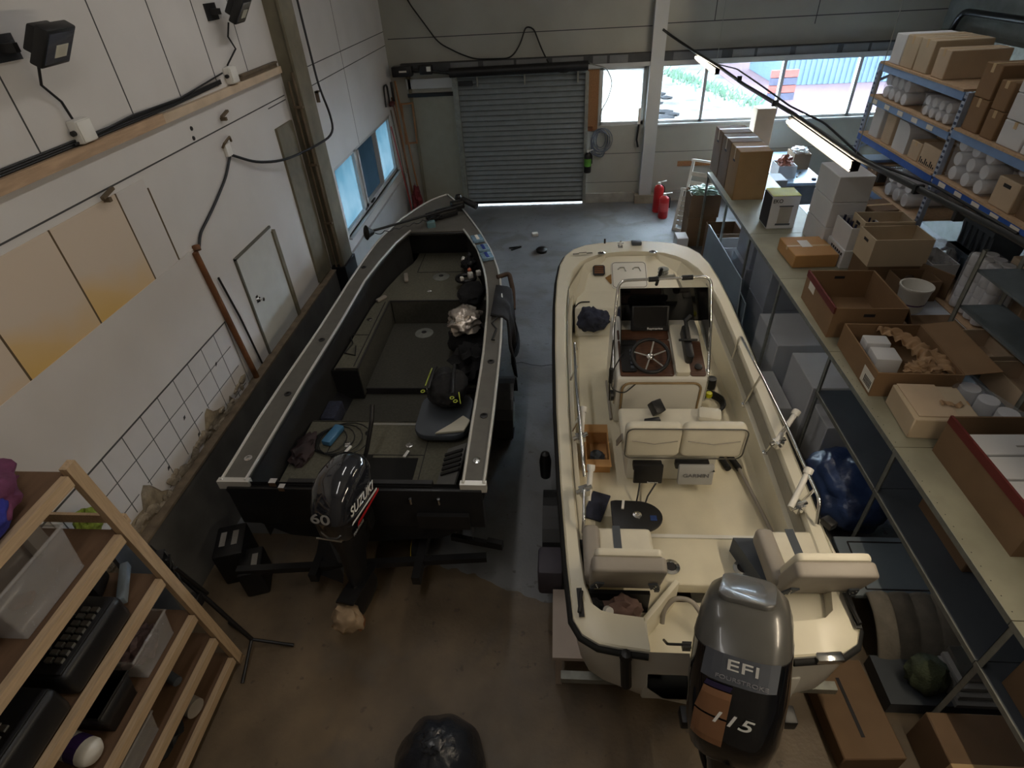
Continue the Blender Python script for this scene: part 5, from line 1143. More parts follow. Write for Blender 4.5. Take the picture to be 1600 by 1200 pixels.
m = MB().blob((3.08, 4.02, TZ+.17), (.15, .1, .07), .5, 3, 7, 4); m.build('crumpled_end', M_kraft, t)
for x, y, w, d, l_ in ((2.84, 4.42, .2, .14, 'white packet at the back of the kraft paper carton'), (2.82, 4.2, .2, .2, 'white packet at the front of the kraft paper carton')):
    m = MB().obox((x, y, TZ+.13), (w, d, .2), -.1); one(m, 'packet', M_cardw, l_, 'packet', bev=.012)
t = C('closed beige carton with loose folded flaps in front of the kraft paper carton', 2.7, 3.14, 3.36, 3.8, TZ, TZ+.19, M_cardb, tape=False, rz=-.08)
m = MB().obox((-.05, .02, .195), (.28, .4, .006), .03); loc_(m, t).build('flap', M_cardp, t); m = MB().obox((.14, -.02, .2), (.16, .38, .006), Matrix.Rotation(-.12, 3, 'Y')); loc_(m, t).build('flap', M_cardb, t)
m = MB().grid(lambda u, v: (.02+.2*u, -.06+.05*v+.02*math.sin(u*9), .21+.008*math.sin(u*20)), 12, 3); loc_(m, t).build('creased_paper', M_kraft, t)
t = C('large open brown carton with a red rim holding white booklets, right edge', 2.8, 3.5, 2.3, 3.24, TZ, TZ+.34, M_cardd, True, rim=M_red, rz=-.01)
for i, (y, l_) in enumerate(((3.0, 'stack of white booklets at the back of the large red rimmed carton'), (2.78, 'stack of white booklets in the middle of the large red rimmed carton'), (2.56, 'stack of white booklets at the front of the large red rimmed carton'))):
    t = thing('booklet_stack', l_, 'booklets', (3.15, y, TZ+.02), 'white booklets in the large carton')
    m = MB().obox((3.13, y, TZ+.16), (.58, .2, .28), .01); m.build('paper_block', M_cardw, t, bev=.004, seg=1)
    m = MB().box(3.1, 3.2, y-.03, y-.015, TZ+.3, TZ+.3015); m.build('print', mat('faint_print', S(150, 146, 142), .8), t)
C('brown carton beside the large red rimmed carton at the right edge', 2.86, 3.5, 1.2, 2.2, TZ, TZ+.18, M_cardp, tape=True, rz=0)
m = MB().box(3.36, 3.95, 4.65, 5.2, 1.382, 1.388); m.obox((3.4, 5.0, 1.39), (.02, .02, .01)); one(m, 'flat_cardboard', M_cardd, 'flat brown cardboard sheet lying behind the kraft paper carton', 'cardboard')
t = thing('wrapped_rolls', 'clear wrapped pack of white paper rolls on the table under the grey shelf', 'paper rolls', (3.35, 3.75, TZ))
for j in range(4):
    m = MB().lathe((3.28+.05*j+.0, 3.98-.16*j, TZ+.002), [(.02, .0), (.075, 0), (.075, .15), (.02, .15)], 14); m.build('roll', M_roll, t, smooth=True)
m = MB().obox((3.37, 3.74, TZ+.08), (.2, .72, .17), .3); m.build('film', M_film, t, bev=.03)
# ---- grey angle shelf unit standing behind the near tables
t = thing('grey_shelf_unit', 'grey metal shelf unit behind the near tables, right edge', 'shelf', (3.9, 4.2, 0))
for z in (2.15, 1.8, 1.385): m = MB().box(3.6, 3.96, 3.6, 4.68, z-.02, z); m.build('shelf_board', mat('grey_shelf', S(112, 122, 128), .5, metal=.3, var=.12), t)
for x, y in ((3.58, 4.66), (3.58, 3.6), (3.93, 4.66), (3.93, 3.6)): m = MB().box(x, x+.005, y, y+.045, 0, 2.32); m.box(x, x+.045, y+.04, y+.045, 0, 2.32); m.build('post', M_galv, t)
for y, l_ in ((4.18, 'open brown carton on the grey shelf unit, farther of two'), (3.68, 'open brown carton on the grey shelf unit, nearer of two')):
    C(l_, 3.62, 3.94, y, y+.44, 1.39, 1.58, M_cardp, True, group='brown cartons on the grey shelf unit')
# ---- blue pallet rack
t = thing('blue_rack', 'tall blue and grey shelving rack with chipboard shelves along the right wall', 'rack', (4.4, 6.3, 0))
U = []
for y in (8.25, 6.38, 4.4):
    for x in (4.0, 4.75):
        m = MB().box(x, x+.05, y-.03, y+.03, 0, 3.2)
        u = m.build('upright', M_upr, t)
        if x < 4.5: m = MB().box(x-.0015, x, y-.02, y+.02, .4, 3.18); m.build('slot_row', M_slot, u)
    m = MB()
    for z in (.6, 1.4, 2.2, 3.0): m.bar((4.03, y, z), (4.77, y, z+.3), .02, .03)
    m.build('side_brace', M_upr, t)
for y0, y1, z, mm, lab in ((6.4, 8.25, 3.2, M_bluel, 0), (6.4, 8.25, 2.83, M_bluel, 5), (6.4, 8.25, 2.39, M_blue, 0), (6.4, 8.25, 1.88, M_bluel, 0), (4.4, 6.36, 2.87, M_bluel, 0), (4.4, 6.36, 2.4, M_blue, 6), (4.4, 6.36, 1.353, M_bluel, 0)):
    b_ = None
    for x in (3.99, 4.77):
        m = MB().box(x, x+.035, y0, y1, z-.075, z); q = m.build('beam', mm, t); b_ = b_ or q
    m = MB().box(3.985, 4.8, y0+.02, y1-.02, z, z+.022); m.build('shelf_board', M_chip, t)
    for k in range(lab):
        yy = y1-.12-k*(y1-y0-.2)/lab; m = MB().box(3.986, 3.99, yy-.12, yy, z-.06, z-.012); m.build('shelf_label', M_label, b_)
def onrack(l_, y0, y1, z, h, mm, d=.6, x=4.02, **k): return C(l_, x, x+d, y0, y1, z+.023, z+.023+h, mm, rz=0, **k)
onrack('grey white carton farthest left on top of the blue rack', 7.86, 8.1, 3.2, .31, M_cardw, tape=False)
onrack('brown carton on top of the blue rack beside the grey white one', 7.55, 7.84, 3.2, .32, M_cardb)
onrack('brown carton third from the window on top of the blue rack', 7.24, 7.53, 3.2, .32, M_cardb)
onrack('smaller pale brown carton nearest the camera on top of the blue rack', 6.9, 7.14, 3.2, .27, M_cardp)
def pack(l_, x0, x1, y0, y1, z0, z1, ny, nz, grp=None, axis='x', mm=M_roll):
    t = thing('roll_pack', l_, 'paper rolls', ((x0+x1)/2, (y0+y1)/2, z0), grp)
    dy = (y1-y0)/ny; dz = (z1-z0)/nz
    for j in range(ny):
        for k in range(nz):
            r = min(dy, dz)/2*.97; c_ = (y0+dy*(j+.5), z0+dz*(k+.5))
            nx = max(2, int((x1-x0)/.2)); L_ = (x1-x0)/nx
            q = MB()
            for i in range(nx): q.lathe((x0+L_*i+.004, *c_), [(r*.35, .0), (r*.93, 0), (r, .012), (r, L_-.02), (r*.93, L_-.008), (r*.3, L_-.008)], 14, (1, 0, 0), cap=True)
            q.build('roll', mm, t, smooth=True)
    q = MB().box(x0-.008, x1+.008, y0-.004, y1+.004, z0+.001, z1+.006); q.build('film', M_film, t, bev=.03)
    return t
pack('film wrapped paper roll pack on the second rack level, beside the window', 4.03, 4.7, 7.45, 8.05, 2.855, 3.12, 4, 2, 'wrapped roll packs on the second rack level')
pack('film wrapped paper roll pack on the second rack level, nearer the camera', 4.03, 4.7, 6.55, 7.1, 2.855, 3.06, 4, 2, 'wrapped roll packs on the second rack level')
onrack('pale carton at the window end of the third rack level', 7.82, 8.06, 2.39, .35, M_cardw, tape=False)
onrack('pinkish carton second from the window on the third rack level', 7.5, 7.72, 2.39, .32, M_cardp, tape=False)
t = thing('rounded_carton', 'white carton with a rounded shoulder on the third rack level', 'carton', (4.3, 7.25, 2.413))
m = MB().prism([(7.12, 2.413), (7.42, 2.413), (7.42, 2.73)] + [(7.25-.13*math.sin(a)+.0, 2.6+.13*math.cos(a)) for a in [math.radians(d) for d in range(0, 91, 15)]], 4.02, 4.6, 'yz'); m.build('body', M_cardw, t)
m = MB().box(4.25, 4.72, 6.5, 7.0, 2.62, 2.66); m.box(4.3, 4.74, 6.5, 7.05, 2.665, 2.69); one(m, 'flat_boards', M_cardb, 'flat cardboard blanks lying across cartons on the third rack level', 'cardboard')
onrack('small pale carton on the third rack level, farther of a pair', 6.82, 7.04, 2.39, .19, M_cardp, d=.3)
t = onrack('printed pale carton on the third rack level beside the upright', 6.45, 6.8, 2.39, .22, M_cardp, d=.3, tape=False)
m = MB()
for k in range(9): m.box(-.152, -.15, -.15+k*.035, -.13+k*.035, .02, .02+.02*(1+k % 3))
loc_(m, t).build('print', M_ink, t)
onrack('brown carton with a blue tray on the fourth rack level', 7.55, 7.8, 1.88, .22, M_cardd)
onrack('pale carton at the window end of the fourth rack level', 7.84, 8.1, 1.88, .24, M_bluel, tape=False)
pack('film wrapped paper roll pack on the fourth rack level', 4.03, 4.7, 6.7, 7.3, 1.91, 2.22, 3, 2)
for k, l_ in ((0, 'lower'), (1, 'upper')):
    onrack(l_+' tall brown carton beside the middle rack upright', 6.05, 6.3, 2.87+k*.295, .29, M_card, group='brown cartons on the right rack bay')
    onrack(l_+' narrow brown carton second from the middle rack upright', 5.8, 6.0, 2.87+k*.245, .24, M_card, group='brown cartons on the right rack bay')
for k, l_ in enumerate(('bottom', 'middle', 'top')):
    onrack(l_+' white carton in the third stack of the right rack bay', 5.42, 5.74, 2.87+k*.215, .21, M_cardw, group='white cartons on the right rack bay')
for k, l_ in enumerate(('bottom', 'top')): onrack(l_+' white carton in the stack cut by the right edge', 5.04, 5.4, 2.87+k*.215, .21, M_cardw, group='white cartons on the right rack bay')
pack('large film wrapped bale of white packets on the right rack bay', 4.03, 4.7, 5.62, 6.28, 2.425, 2.84, 3, 3)
onrack('pale carton with a black hand hole on the right rack bay', 5.2, 5.5, 2.4, .26, M_cardp, hand='l', tape=False)
pack('small film wrapped roll pack lying on the hand hole carton', 4.12, 4.6, 5.1, 5.45, 2.69, 2.79, 3, 1)
C('empty brown carton on the right rack bay at the picture edge', 4.05, 4.6, 4.6, 5.15, 2.423, 2.65, M_cardd, True)
for k, (y, z) in enumerate(((5.75, 1.38), (5.2, 1.38), (5.7, 1.72))):
    t = thing('storage_crate', ('dark grey plastic crate on the low rack shelf beside the upright', 'dark grey plastic crate on the low rack shelf further right', 'dark grey plastic crate stacked on top of two others under the rack')[k], 'crate', (4.55, y+.25, z), 'dark grey crates under the rack')
    m = MB(); w, d, h = .3, .5, .32
    m.loft([[(4.42, y, z), (4.72, y, z), (4.72, y+.5, z), (4.42, y+.5, z)], [(4.38, y-.02, z+h), (4.74, y-.02, z+h), (4.74, y+.52, z+h), (4.38, y+.52, z+h)]]); m.build('tub', mat('crate_grey', S(70, 78, 86), .5, var=.1), t)
    m = MB().box(4.36, 4.76, y-.03, y+.53, z+h-.05, z+h); m.build('rim', MATS['crate_grey'], t)
    m = MB()
    for q in range(5): m.box(4.37, 4.4, y+.04+q*.1, y+.06+q*.1, z+.03, z+h-.05)
    m.build('rib', MATS['crate_grey'], t)
t = pack('tall pack of white paper rolls standing upright behind the grey shelf unit', 3.6, 3.9, 4.9, 5.3, 1.392, 1.9, 2, 2)
for ch in list(t.children): bpy.data.objects.remove(ch)
t.location = (3.95, 5.25, 1.39)
for i in range(2):
    for j in range(4):
        q = MB()
        for k in range(5): q.lathe((4.1+i*.12, 5.02+j*.125, 1.392+k*.112), [(.02, 0), (.056, 0), (.06, .01), (.06, .1), (.056, .11), (.02, .11)], 14)
        q.build('roll', M_roll, t, smooth=True)
q = MB().box(4.035, 4.29, 4.955, 5.46, 1.388, 1.96); q.build('film', M_film, t, bev=.03)
C('pale carton standing behind the white paper roll pack', 4.38, 4.7, 4.95, 5.35, 1.375, 1.95, M_cardp, tape=False)
# ---- far end: workbench by the windows, folded racks, cartons
t = thing('workbench', 'grey workbench with a pale blue top under the back windows', 'table', (4.45, 11.4, 0))
m = MB().box(3.95, 4.75, 10.45, 12.4, .95, 1.0); m.build('top', mat('bench_blue_top', S(176, 204, 232), .4, var=.04), t)
for x, y in ((3.98, 10.5), (4.68, 10.5), (3.98, 12.3), (4.68, 12.3)): m = MB().box(x, x+.05, y, y+.05, 0, .95); m.build('leg', M_galv, t)
m = MB().box(4.0, 4.7, 10.52, 10.56, .5, .9); m.build('drawer_front', mat('bench_grey', S(120, 124, 132), .6), t)
C('tall narrow carton standing upright in front of the back windows', 3.66, 4.0, 11.5, 11.8, .0, 2.02, M_cardp, tape=False, flaps=())
C('open white carton of oddments on the workbench', 3.98, 4.3, 10.7, 11.1, 1.0, 1.22, M_cardw, True)
m = MB().blob((4.14, 10.9, 1.26), (.12, .15, .1), .6, 3, 3, 3); one(m, 'oddments', mat('red_brown_oddments', S(150, 90, 70), .6, var=.6, scale=20), 'reddish jumble spilling from the white carton on the workbench', 'oddments')
C('brown carton of papers on the workbench by the wall', 4.4, 4.7, 11.2, 11.6, 1.0, 1.28, M_cardd, True); m = MB().blob((4.55, 11.4, 1.3), (.13, .16, .06), .5, 3, 6, 3); one(m, 'papers', M_cardw, 'white papers heaped in the brown workbench carton', 'papers')
C('grey brown carton on the floor in front of the workbench', 3.6, 3.92, 10.0, 10.4, 0, 1.2, M_cardg, tape=False)
m = MB().lathe((4.6, 10.6, 1.0), [(.04, 0), (.04, .03), (0, .03)], 14); one(m, 'tape_roll', M_navy, 'small dark tape roll on the workbench corner', 'tape')
m = MB().bar((4.35, 10.75, 1.01), (4.5, 11.0, 1.01), .03, .02); one(m, 'tape_gun', M_black, 'small black tape dispenser lying on the workbench', 'tool')
m = MB().blob((3.5, 9.3, 1.5), (.16, .2, .16), .3, 2, 3, 3); m.bm.free()
def slat_rack(l_, x, y, lean, h=1.15, w=.62, z=0):
    t = thing('slatted_rack', l_, 'rack', (x, y, z), 'white slatted racks by the far table')
    X = Matrix.Translation((x, y, z)) @ Matrix.Rotation(1.0, 4, 'Z') @ Matrix.Rotation(lean, 4, 'Y')
    q = MB().box(-.02, .02, -w/2, -w/2+.05, 0, h); q.box(-.02, .02, w/2-.05, w/2, 0, h); q.box(-.06, .06, -w/2, w/2, h-.04, h); q.box(-.02, .02, -w/2, w/2, 0, .05); q.xf(X); q.build('frame', M_white_p, t)
    for k in range(6):
        q = MB().box(-.012, .012, -w/2+.05, w/2-.05, .12+k*(h-.25)/6, .19+k*(h-.25)/6); q.xf(X); q.build('slat', mat('cream_slat', S(196, 190, 178), .6), t)
slat_rack('white slatted rack leaning against the far table, the taller rear one', 2.68, 10.95, .25, 1.25)
slat_rack('white slatted rack leaning against the far table, the lower front one', 2.52, 10.72, .3, .8)
C('open brown carton of green and white packets under the far table end', 2.36, 2.88, 10.08, 10.55, .55, .95, M_cardd, True)
m = MB().blob((2.62, 10.3, .97), (.22, .19, .07), .7, 4, 5, 4); one(m, 'green_packets', mat('green_white_packets', S(150, 180, 164), .5, var=.6, scale=22), 'green and white packets heaped in the brown carton under the far table', 'packets')
C('brown carton carrying the carton of green packets', 2.36, 2.86, 10.08, 10.55, 0, .54, M_cardd, tape=False)
C('brown open carton on the floor under the far table', 2.6, 3.1, 9.2, 9.75, 0, .6, M_cardd, True)
C('white carton on the floor at the corner of the far table', 2.14, 2.34, 9.75, 10.05, 0, .3, M_cardw, tape=False)
C('white carton under the far table behind the grey sheet', 2.62, 3.0, 8.6, 9.0, 0, .62, M_cardw, True)
# ---- under the tables
m = MB().loft([[(2.42, 8.9, .9), (2.43, 6.95, .92), (2.41, 6.7, .06), (2.38, 8.85, .03)], [(2.435, 8.9, .9), (2.445, 6.95, .92), (2.425, 6.7, .06), (2.395, 8.85, .03)]]); one(m, 'grey_sheet', M_greyp, 'large grey sheet leaning against the far table posts beside the white boat', 'panel')
m = MB().loft([[(2.47, 8.0, .75), (2.48, 6.75, .66), (2.46, 6.65, .04), (2.45, 8.0, .03)], [(2.485, 8.0, .75), (2.495, 6.75, .66), (2.475, 6.65, .04), (2.465, 8.0, .03)]]); one(m, 'grey_sheet', M_greyp, 'smaller grey sheet standing behind the large leaning sheet', 'panel')
for a in ((('grey white carton under the table behind the grey sheets', 2.66, 3.3, 7.5, 8.2, 0, .78)), ('stacked grey carton on top of the far grey white carton', 2.7, 3.3, 7.5, 8.2, .785, 1.3), ('grey carton standing under the table beside the leaning sheet', 2.68, 3.4, 6.62, 7.3, 0, .62), ('grey carton stacked under the flat tan carton table', 2.68, 3.4, 6.62, 7.3, .625, 1.2)):
    C(*a, M_cardg, tape=False, group='grey cartons under the tables')
C('grey white carton with pale left side under the table, by the third post', 2.6, 3.3, 5.75, 6.5, 0, .66, M_cardw, tape=False, group='white cartons under the tables')
C('grey white carton with pale left side under the red rimmed carton', 2.62, 3.3, 4.75, 5.4, 0, .8, M_cardw, tape=False, group='white cartons under the tables')
C('low grey carton in front of the white cartons under the table', 2.3, 2.56, 4.9, 5.6, 0, .4, M_cardg, tape=False)
C('white carton deep under the table behind the fourth post', 2.66, 3.3, 4.34, 4.72, 0, .62, M_cardw, tape=False)
m = MB().blob((2.72, 3.82, .32), (.38, .44, .32), .16, 2.4, 21, 4, flat=-.31); one(m, 'blue_bale', M_bluebag, 'bale wrapped in dark blue plastic on the floor under the table', 'bale', smooth=True)
m = MB().obox((2.86, 3.95, .66), (.1, .06, .04), .4); one(m, 'white_tag', M_label, 'small white tag beside the dark blue bale', 'tag')
t = thing('grey_panel_door', 'grey moulded panel with a recessed frame lying under the near tables', 'panel', (2.75, 3.05, .1))
R_ = Matrix.Rotation(.12, 3, 'X')
m = MB().obox((2.78, 2.94, .34), (.86, .53, .06), R_); m.build('panel', M_greyp, t, bev=.015)
m = MB(); c0 = Vector((2.78, 2.93, .34))
for a, b_ in (((-.33, -.2), (.4, -.2)), ((-.33, -.2), (-.33, .22)), ((-.33, .22), (.4, .22)), ((.4, -.2), (.4, .22))): m.bar(c0 + R_ @ Vector((*a, .031)), c0 + R_ @ Vector((*b_, .031)), .012, .004)
m.build('recess_line', M_ink, t)
m = MB().box(2.6, 3.15, 2.72, 3.18, 0, .27); m.build('support_block', M_greyd, t)
t = thing('ribbed_cushion', 'grey ribbed foam cushion lying under the near tables beside the boat', 'cushion', (2.78, 2.48, 0))
m = MB().grid(lambda u, v: (2.42+.78*u, 2.68-.42*v, .36-.28*v**2.2 + .03*abs(math.sin(u*math.pi*5))*(1-v*.6)), 50, 16)
m.build('foam', mat('foam_grey', S(122, 116, 106), .95, var=.15, scale=12, bump=.2), t, smooth=True, solid=.03)
m = MB().bar((2.96, 2.62, .39), (3.12, 2.6, .39), .02, .03); m.bar((3.0, 2.52, .37), (3.14, 2.5, .36), .02, .03); m.build('slot', M_ink, t)
m = MB().blob((2.62, 2.1, .29), (.13, .13, .15), .25, 2.6, 7, 3, flat=-.16); one(m, 'green_sack', mat('green_sack', S(62, 70, 50), .9, var=.2, scale=14, bump=.4), 'dull green sack standing under the nearest table', 'sack', smooth=True)
m = MB().box(2.36, 3.2, 1.95, 2.3, 0, .135); one(m, 'pallet_board', M_greyd, 'dark low board carrying the sack and the aluminium bars', 'board')
t = thing('aluminium_bars', 'stack of grey aluminium bars under the nearest table', 'bars', (2.98, 2.08, .14))
for k, z in enumerate((.14, .2, .26, .34)): m = MB().box(2.78+.01*k, 3.26, 1.94+.03*k, 2.26, z, z+.04); m.build('bar', M_alu if k == 3 else M_ggrey, t)
C('long brown carton lying flat on the floor right of the outboard', 1.87, 2.28, 1.58, 2.24, 0, .16, M_cardd, tape=False, rz=.06, lab=[('t', .42, .2, .06, .6, M_ink)], flaps=(('f', -.3),))
C('brown carton on the floor at the bottom right corner', 2.44, 3.2, 1.16, 1.81, 0, .36, M_cardd, tape=True)
C('dark brown carton on the lower shelf under the large red rimmed carton', 2.8, 3.3, 2.5, 3.1, .922, 1.15, M_cardd, tape=False)
C('brown carton standing on the lower shelf nearest the camera', 2.62, 3.3, 1.0, 1.75, .922, 1.25, M_cardd, tape=True)
m = MB().box(2.3, 2.36, 1.2, 2.2, .0, .02); m.bm.free()
# black cable run that carries the tube lamps
t = thing('lamp_cable_run', 'thick black cable run carrying the tube lamps over the tables', 'cable', (2.5, 7, 2.98))
m = MB().tube([(1.95, BY-.17, 3.25), (2.1, 12.45, 3.15), (2.48, 11.8, 2.93), (2.5, 10.2, 2.95), (2.5, 8.6, 2.95), (2.5, 6.7, 3.0), (2.5, 5.06, 3.0), (2.5, 3.1, 3.13), (2.5, 1.6, 3.14), (2.5, -.9, 3.16)], .022, 8, rb=.1); m.build('main_cable', M_cable, t, smooth=True)
m = MB().tube([(2.5, 10.2, 2.97), (2.53, 9.2, 3.05), (2.52, 8.0, 3.05), (2.53, 6.9, 3.03), (2.56, 6.0, 3.06), (2.54, 5.0, 3.0), (2.53, 4.0, 3.12), (2.5, 3.1, 3.15)], .01, 6, rb=.1); m.build('thin_cable', M_cable, t, smooth=True)
for y in (8.9, 7.3, 4.6, 4.1, 3.6): m = MB().obox((2.5, y, 2.98 if y > 4.5 else 3.06), (.06, .03, .06)); m.build('cable_tie', M_cable, t)
m = MB()
for y in (5.1, 10.3, 2.9, -.5): m.tube([(2.5, y, 3.0), (2.5, y, 5.8)], .004, 5)
one(m, 'suspension_wire', M_galv, 'thin suspension wires holding the lamp cable run to the ceiling', 'wire')
m = MB().bar((3.95, BY-.02, 3.2), (4.4, BY-.02, 3.35), .03, .03); m.bm.free()
t = thing('roof_duct', 'dark ducting and pipes along the right wall above the rack', 'duct', (6.8, 9, 3.2))
m = MB().tube([(6.85, 12.3, 2.3), (6.85, 11.9, 3.35), (6.85, 10, 3.35), (6.85, 4, 3.35)], .05, 10, rb=.2); m.build('pipe', M_hull, t, smooth=True)
m = MB().box(6.7, 7.0, 3, 12.3, 2.85, 3.05); m.build('duct', M_galv, t)
# ================================================ wooden shelf at the lower left
FX = -2.585; ye = lambda z: 2.1 - .075*z; BX = -3.25
t = thing('wooden_shelf', 'raw pine shelf unit with plywood boards against the left wall', 'shelf', (-2.9, .9, 0))
for x in (FX-.045, BX):
    for y in (1.98, -.6):
        m = MB().bar((x+.022, y+.035+(.12 if y > 0 else 0), 0), (x+.022, y+.035-(.06 if y > 0 else 0), 2.46), .07, .045, (1, 0, 0)); m.build('upright', M_woodx, t)
for z in (2.42, 1.88, 1.37, .87, .5, .15):
    m = MB().box(FX-.045, FX, -.6, ye(z)-.01, z-.07, z); m.build('front_rail', M_wood, t)
    m = MB().box(BX, BX+.045, -.6, ye(z)-.01, z-.07, z); m.build('rear_rail', M_wood, t)
    m = MB().box(BX+.045, FX-.045, -.6, ye(z)+.03, z-.03, z-.008); m.build('board', M_ply, t)
m = MB().box(BX, FX, 2.03, 2.05, 1.88, 1.95); m.build('end_batten', M_wood, t)
m = MB().box(BX+.05, BX+.12, 1.99, 2.04, 2.4, 2.46); m.build('end_batten', M_wood, t)
def tub(l_, x0, x1, y0, y1, z, h, name='storage_tub', mm=M_clear, cat='box', rim=True, grp=None):
    t = thing(name, l_, cat, ((x0+x1)/2, (y0+y1)/2, z), grp)
    i = .025
    q = MB()
    rings = [[(x0+i, y0+i, z+h*0), (x1-i, y0+i, z), (x1-i, y1-i, z), (x0+i, y1-i, z)], [(x0, y0, z+h), (x1, y0, z+h), (x1, y1, z+h), (x0, y1, z+h)]]
    q.loft(rings, cap=False); q.face(list(reversed(rings[0]))); q.build('tub_body', mm, t, bev=.012, solid=.003)
    if rim: q = MB().tube([(x0, y0, z+h), (x1, y0, z+h), (x1, y1, z+h), (x0, y1, z+h)], .01, 6, True); q.build('rim', mm, t)
    return t
t = thing('tote_bag', 'purple and blue cloth bag slumped on top of the wooden shelf', 'bag', (-2.85, 1.55, 2.42))
m = MB().blob((-2.88, 1.58, 2.53), (.24, .3, .17), .3, 2, 3, 4, flat=-.11); m.build('purple_cloth', mat('purple_cloth', S(104, 54, 86), .9, var=.3, scale=8, bump=.3), t, smooth=True)
m = MB().blob((-2.74, 1.45, 2.52), (.17, .24, .12), .25, 2, 5, 4, flat=-.1); m.build('blue_side', mat('blue_cloth', S(44, 48, 140), .9, var=.2, scale=8, bump=.3), t, smooth=True)
m = MB().blob((-2.95, 1.72, 2.66), (.14, .14, .08), .4, 2, 6, 3); m.build('dark_handles', mat('indigo_cloth', S(36, 28, 60), .9, var=.3), t, smooth=True)
tub('clear plastic tub on the second wooden shelf', -3.0, -2.64, 1.28, 1.76, 1.88, .32, grp='clear plastic tubs on the wooden shelf')
m = MB().obox((-2.84, 1.5, 1.9), (.1, .08, .03), .4); one(m, 'small_part', M_brown, 'small brown part lying in the upper clear tub', 'part', bev=.008)
for x, y, mm, l_ in ((-3.1, 1.9, M_cable, 'dark teal folder standing at the end of the second wooden shelf'), (-3.0, 1.84, M_vgrey, 'grey folder standing beside the teal one')):
    m = MB().obox((x, y, 2.04), (.04, .14, .32), .4); one(m, 'folder', mat('teal_folder', S(36, 62, 70), .6) if mm is M_cable else mm, l_, 'folder', bev=.006)
for x, y, l_ in ((-2.78, 1.92, 'grey strip light lying at the end of the third wooden shelf'),): m = MB().obox((x, y, 1.42), (.05, .3, .06), .5); one(m, 'strip', M_greyp, l_, 'strip', bev=.008)
m = MB().obox((-3.0, 1.88, 1.46), (.2, .18, .16), .3); one(m, 'black_case', M_black, 'black case at the far end of the third wooden shelf', 'case', bev=.02)
def toolbox(l_, x, y, z, w, d, h, rows):
    t = thing('tool_case', l_, 'case', (x, y, z), 'black cases on the third wooden shelf')
    q = MB().box(x-w/2, x+w/2, y-d/2, y+d/2, z, z+h); b_ = q.build('case_body', M_black, t, bev=.04, seg=3)
    q = MB().box(x-w/2+.02, x+w/2-.02, y-d/2+.02, y+d/2-.02, z+h, z+h+.012); q.build('lid', M_black, t, bev=.008)
    if rows:
        for i in range(8):
            for j in range(2):
                q = MB().obox((x+w/2-.13+j*.06, y-d*.32+i*d*.085, z+h+.02), (.04, .028, .02)); q.build('chrome_bit', M_alu, t)
    else:
        for i in range(4): q = MB().obox((x+w/2-.1, y-d*.2+i*.05, z+h+.018), (.035, .03, .012)); q.build('chrome_bit', M_alu, t)
        q = MB().obox((x+w/2-.15, y, z+h+.016), (.04, .14, .006)); q.build('label', MATS['dim_label'], t)
    q = MB().tube([(x, y-.1, z+h+.01), (x, y-.08, z+h+.05), (x, y+.08, z+h+.05), (x, y+.1, z+h+.01)], .012, rb=.03); q.build('handle', M_black, t)
toolbox('black tool case with rows of chrome bits on the third wooden shelf', -2.8, 1.5, 1.365, .36, .5, .2, True)
toolbox('black tool case with a grey label nearer the camera on the third shelf', -2.8, .95, 1.365, .36, .52, .22, False)
tub('clear plastic tub of tools on the fourth wooden shelf', -2.98, -2.64, 1.56, 1.92, .87, .24, grp='clear plastic tubs on the wooden shelf')
m = MB().blob((-2.8, 1.74, .96), (.13, .14, .06), .5, 3, 4, 3); one(m, 'tool_jumble', mat('red_grey_tools', S(110, 90, 90), .6, var=.6, scale=18), 'grey and red jumble of tools in the clear tub on the fourth shelf', 'tools')
m = MB().obox((-3.05, 1.9, .98), (.14, .16, .2)); one(m, 'red_tin', mat('dull_red', S(110, 40, 40), .6), 'dull red tin at the far end of the fourth wooden shelf', 'tin', bev=.01)
tub('black plastic bin on the fourth wooden shelf', -2.95, -2.66, 1.24, 1.52, .87, .22, name='black_bin', mm=M_black)
t = thing('white_tub', 'white plastic tub with a purple label lying on the fourth shelf', 'tub', (-2.76, 1.15, .87))
m = MB().lathe((-2.9, 1.16, .95), [(.07, 0), (.078, .02), (.078, .2), (.06, .23), (0, .24)], 18, (1, -.2, 0)); m.build('tub_body', M_white_p, t, smooth=True)
m = MB().lathe((-2.81, 1.142, .95), [(.0785, 0), (.0785, .08)], 18, (1, -.2, 0), cap=False); m.build('label', mat('violet_label', S(70, 50, 110), .5), t)
m = MB().blob((-2.85, .85, .94), (.12, .14, .07), .4, 2, 3, 3); one(m, 'dark_bag', M_blackm, 'dark bag behind the white tub on the fourth shelf', 'bag', smooth=True)
t = thing('drill', 'grey power drill lying on the fifth wooden shelf', 'tool', (-2.75, 1.72, .5)); m = MB().cyl((-2.85, 1.78, .56), (-2.66, 1.7, .56), .035); m.obox((-2.82, 1.7, .54), (.05, .12, .05), .4); m.build('body', M_greyd, t, bev=.008)
tub('clear plastic tub on the fifth wooden shelf', -2.95, -2.64, 1.1, 1.45, .5, .2, grp='clear plastic tubs on the wooden shelf')
t = thing('battery_pack', 'grey roll with dark straps on the fifth wooden shelf', 'roll', (-2.76, 1.72, .15)); m = MB().cyl((-2.9, 1.74, .24), (-2.64, 1.66, .24), .07, n=16); m.build('roll', M_vgrey, t, smooth=True); m = MB().cyl((-2.8, 1.71, .24), (-2.76, 1.7, .24), .074, n=16); m.build('strap', M_black, t)
m = MB().blob((-2.8, 1.45, .24), (.14, .16, .09), .5, 3, 7, 3); one(m, 'cable_jumble', M_cable, 'dark jumble of cables on the lowest wooden shelf', 'cables')
tub('pale clear tub on the lowest wooden shelf', -2.95, -2.64, .95, 1.25, .15, .22, grp='clear plastic tubs on the wooden shelf')
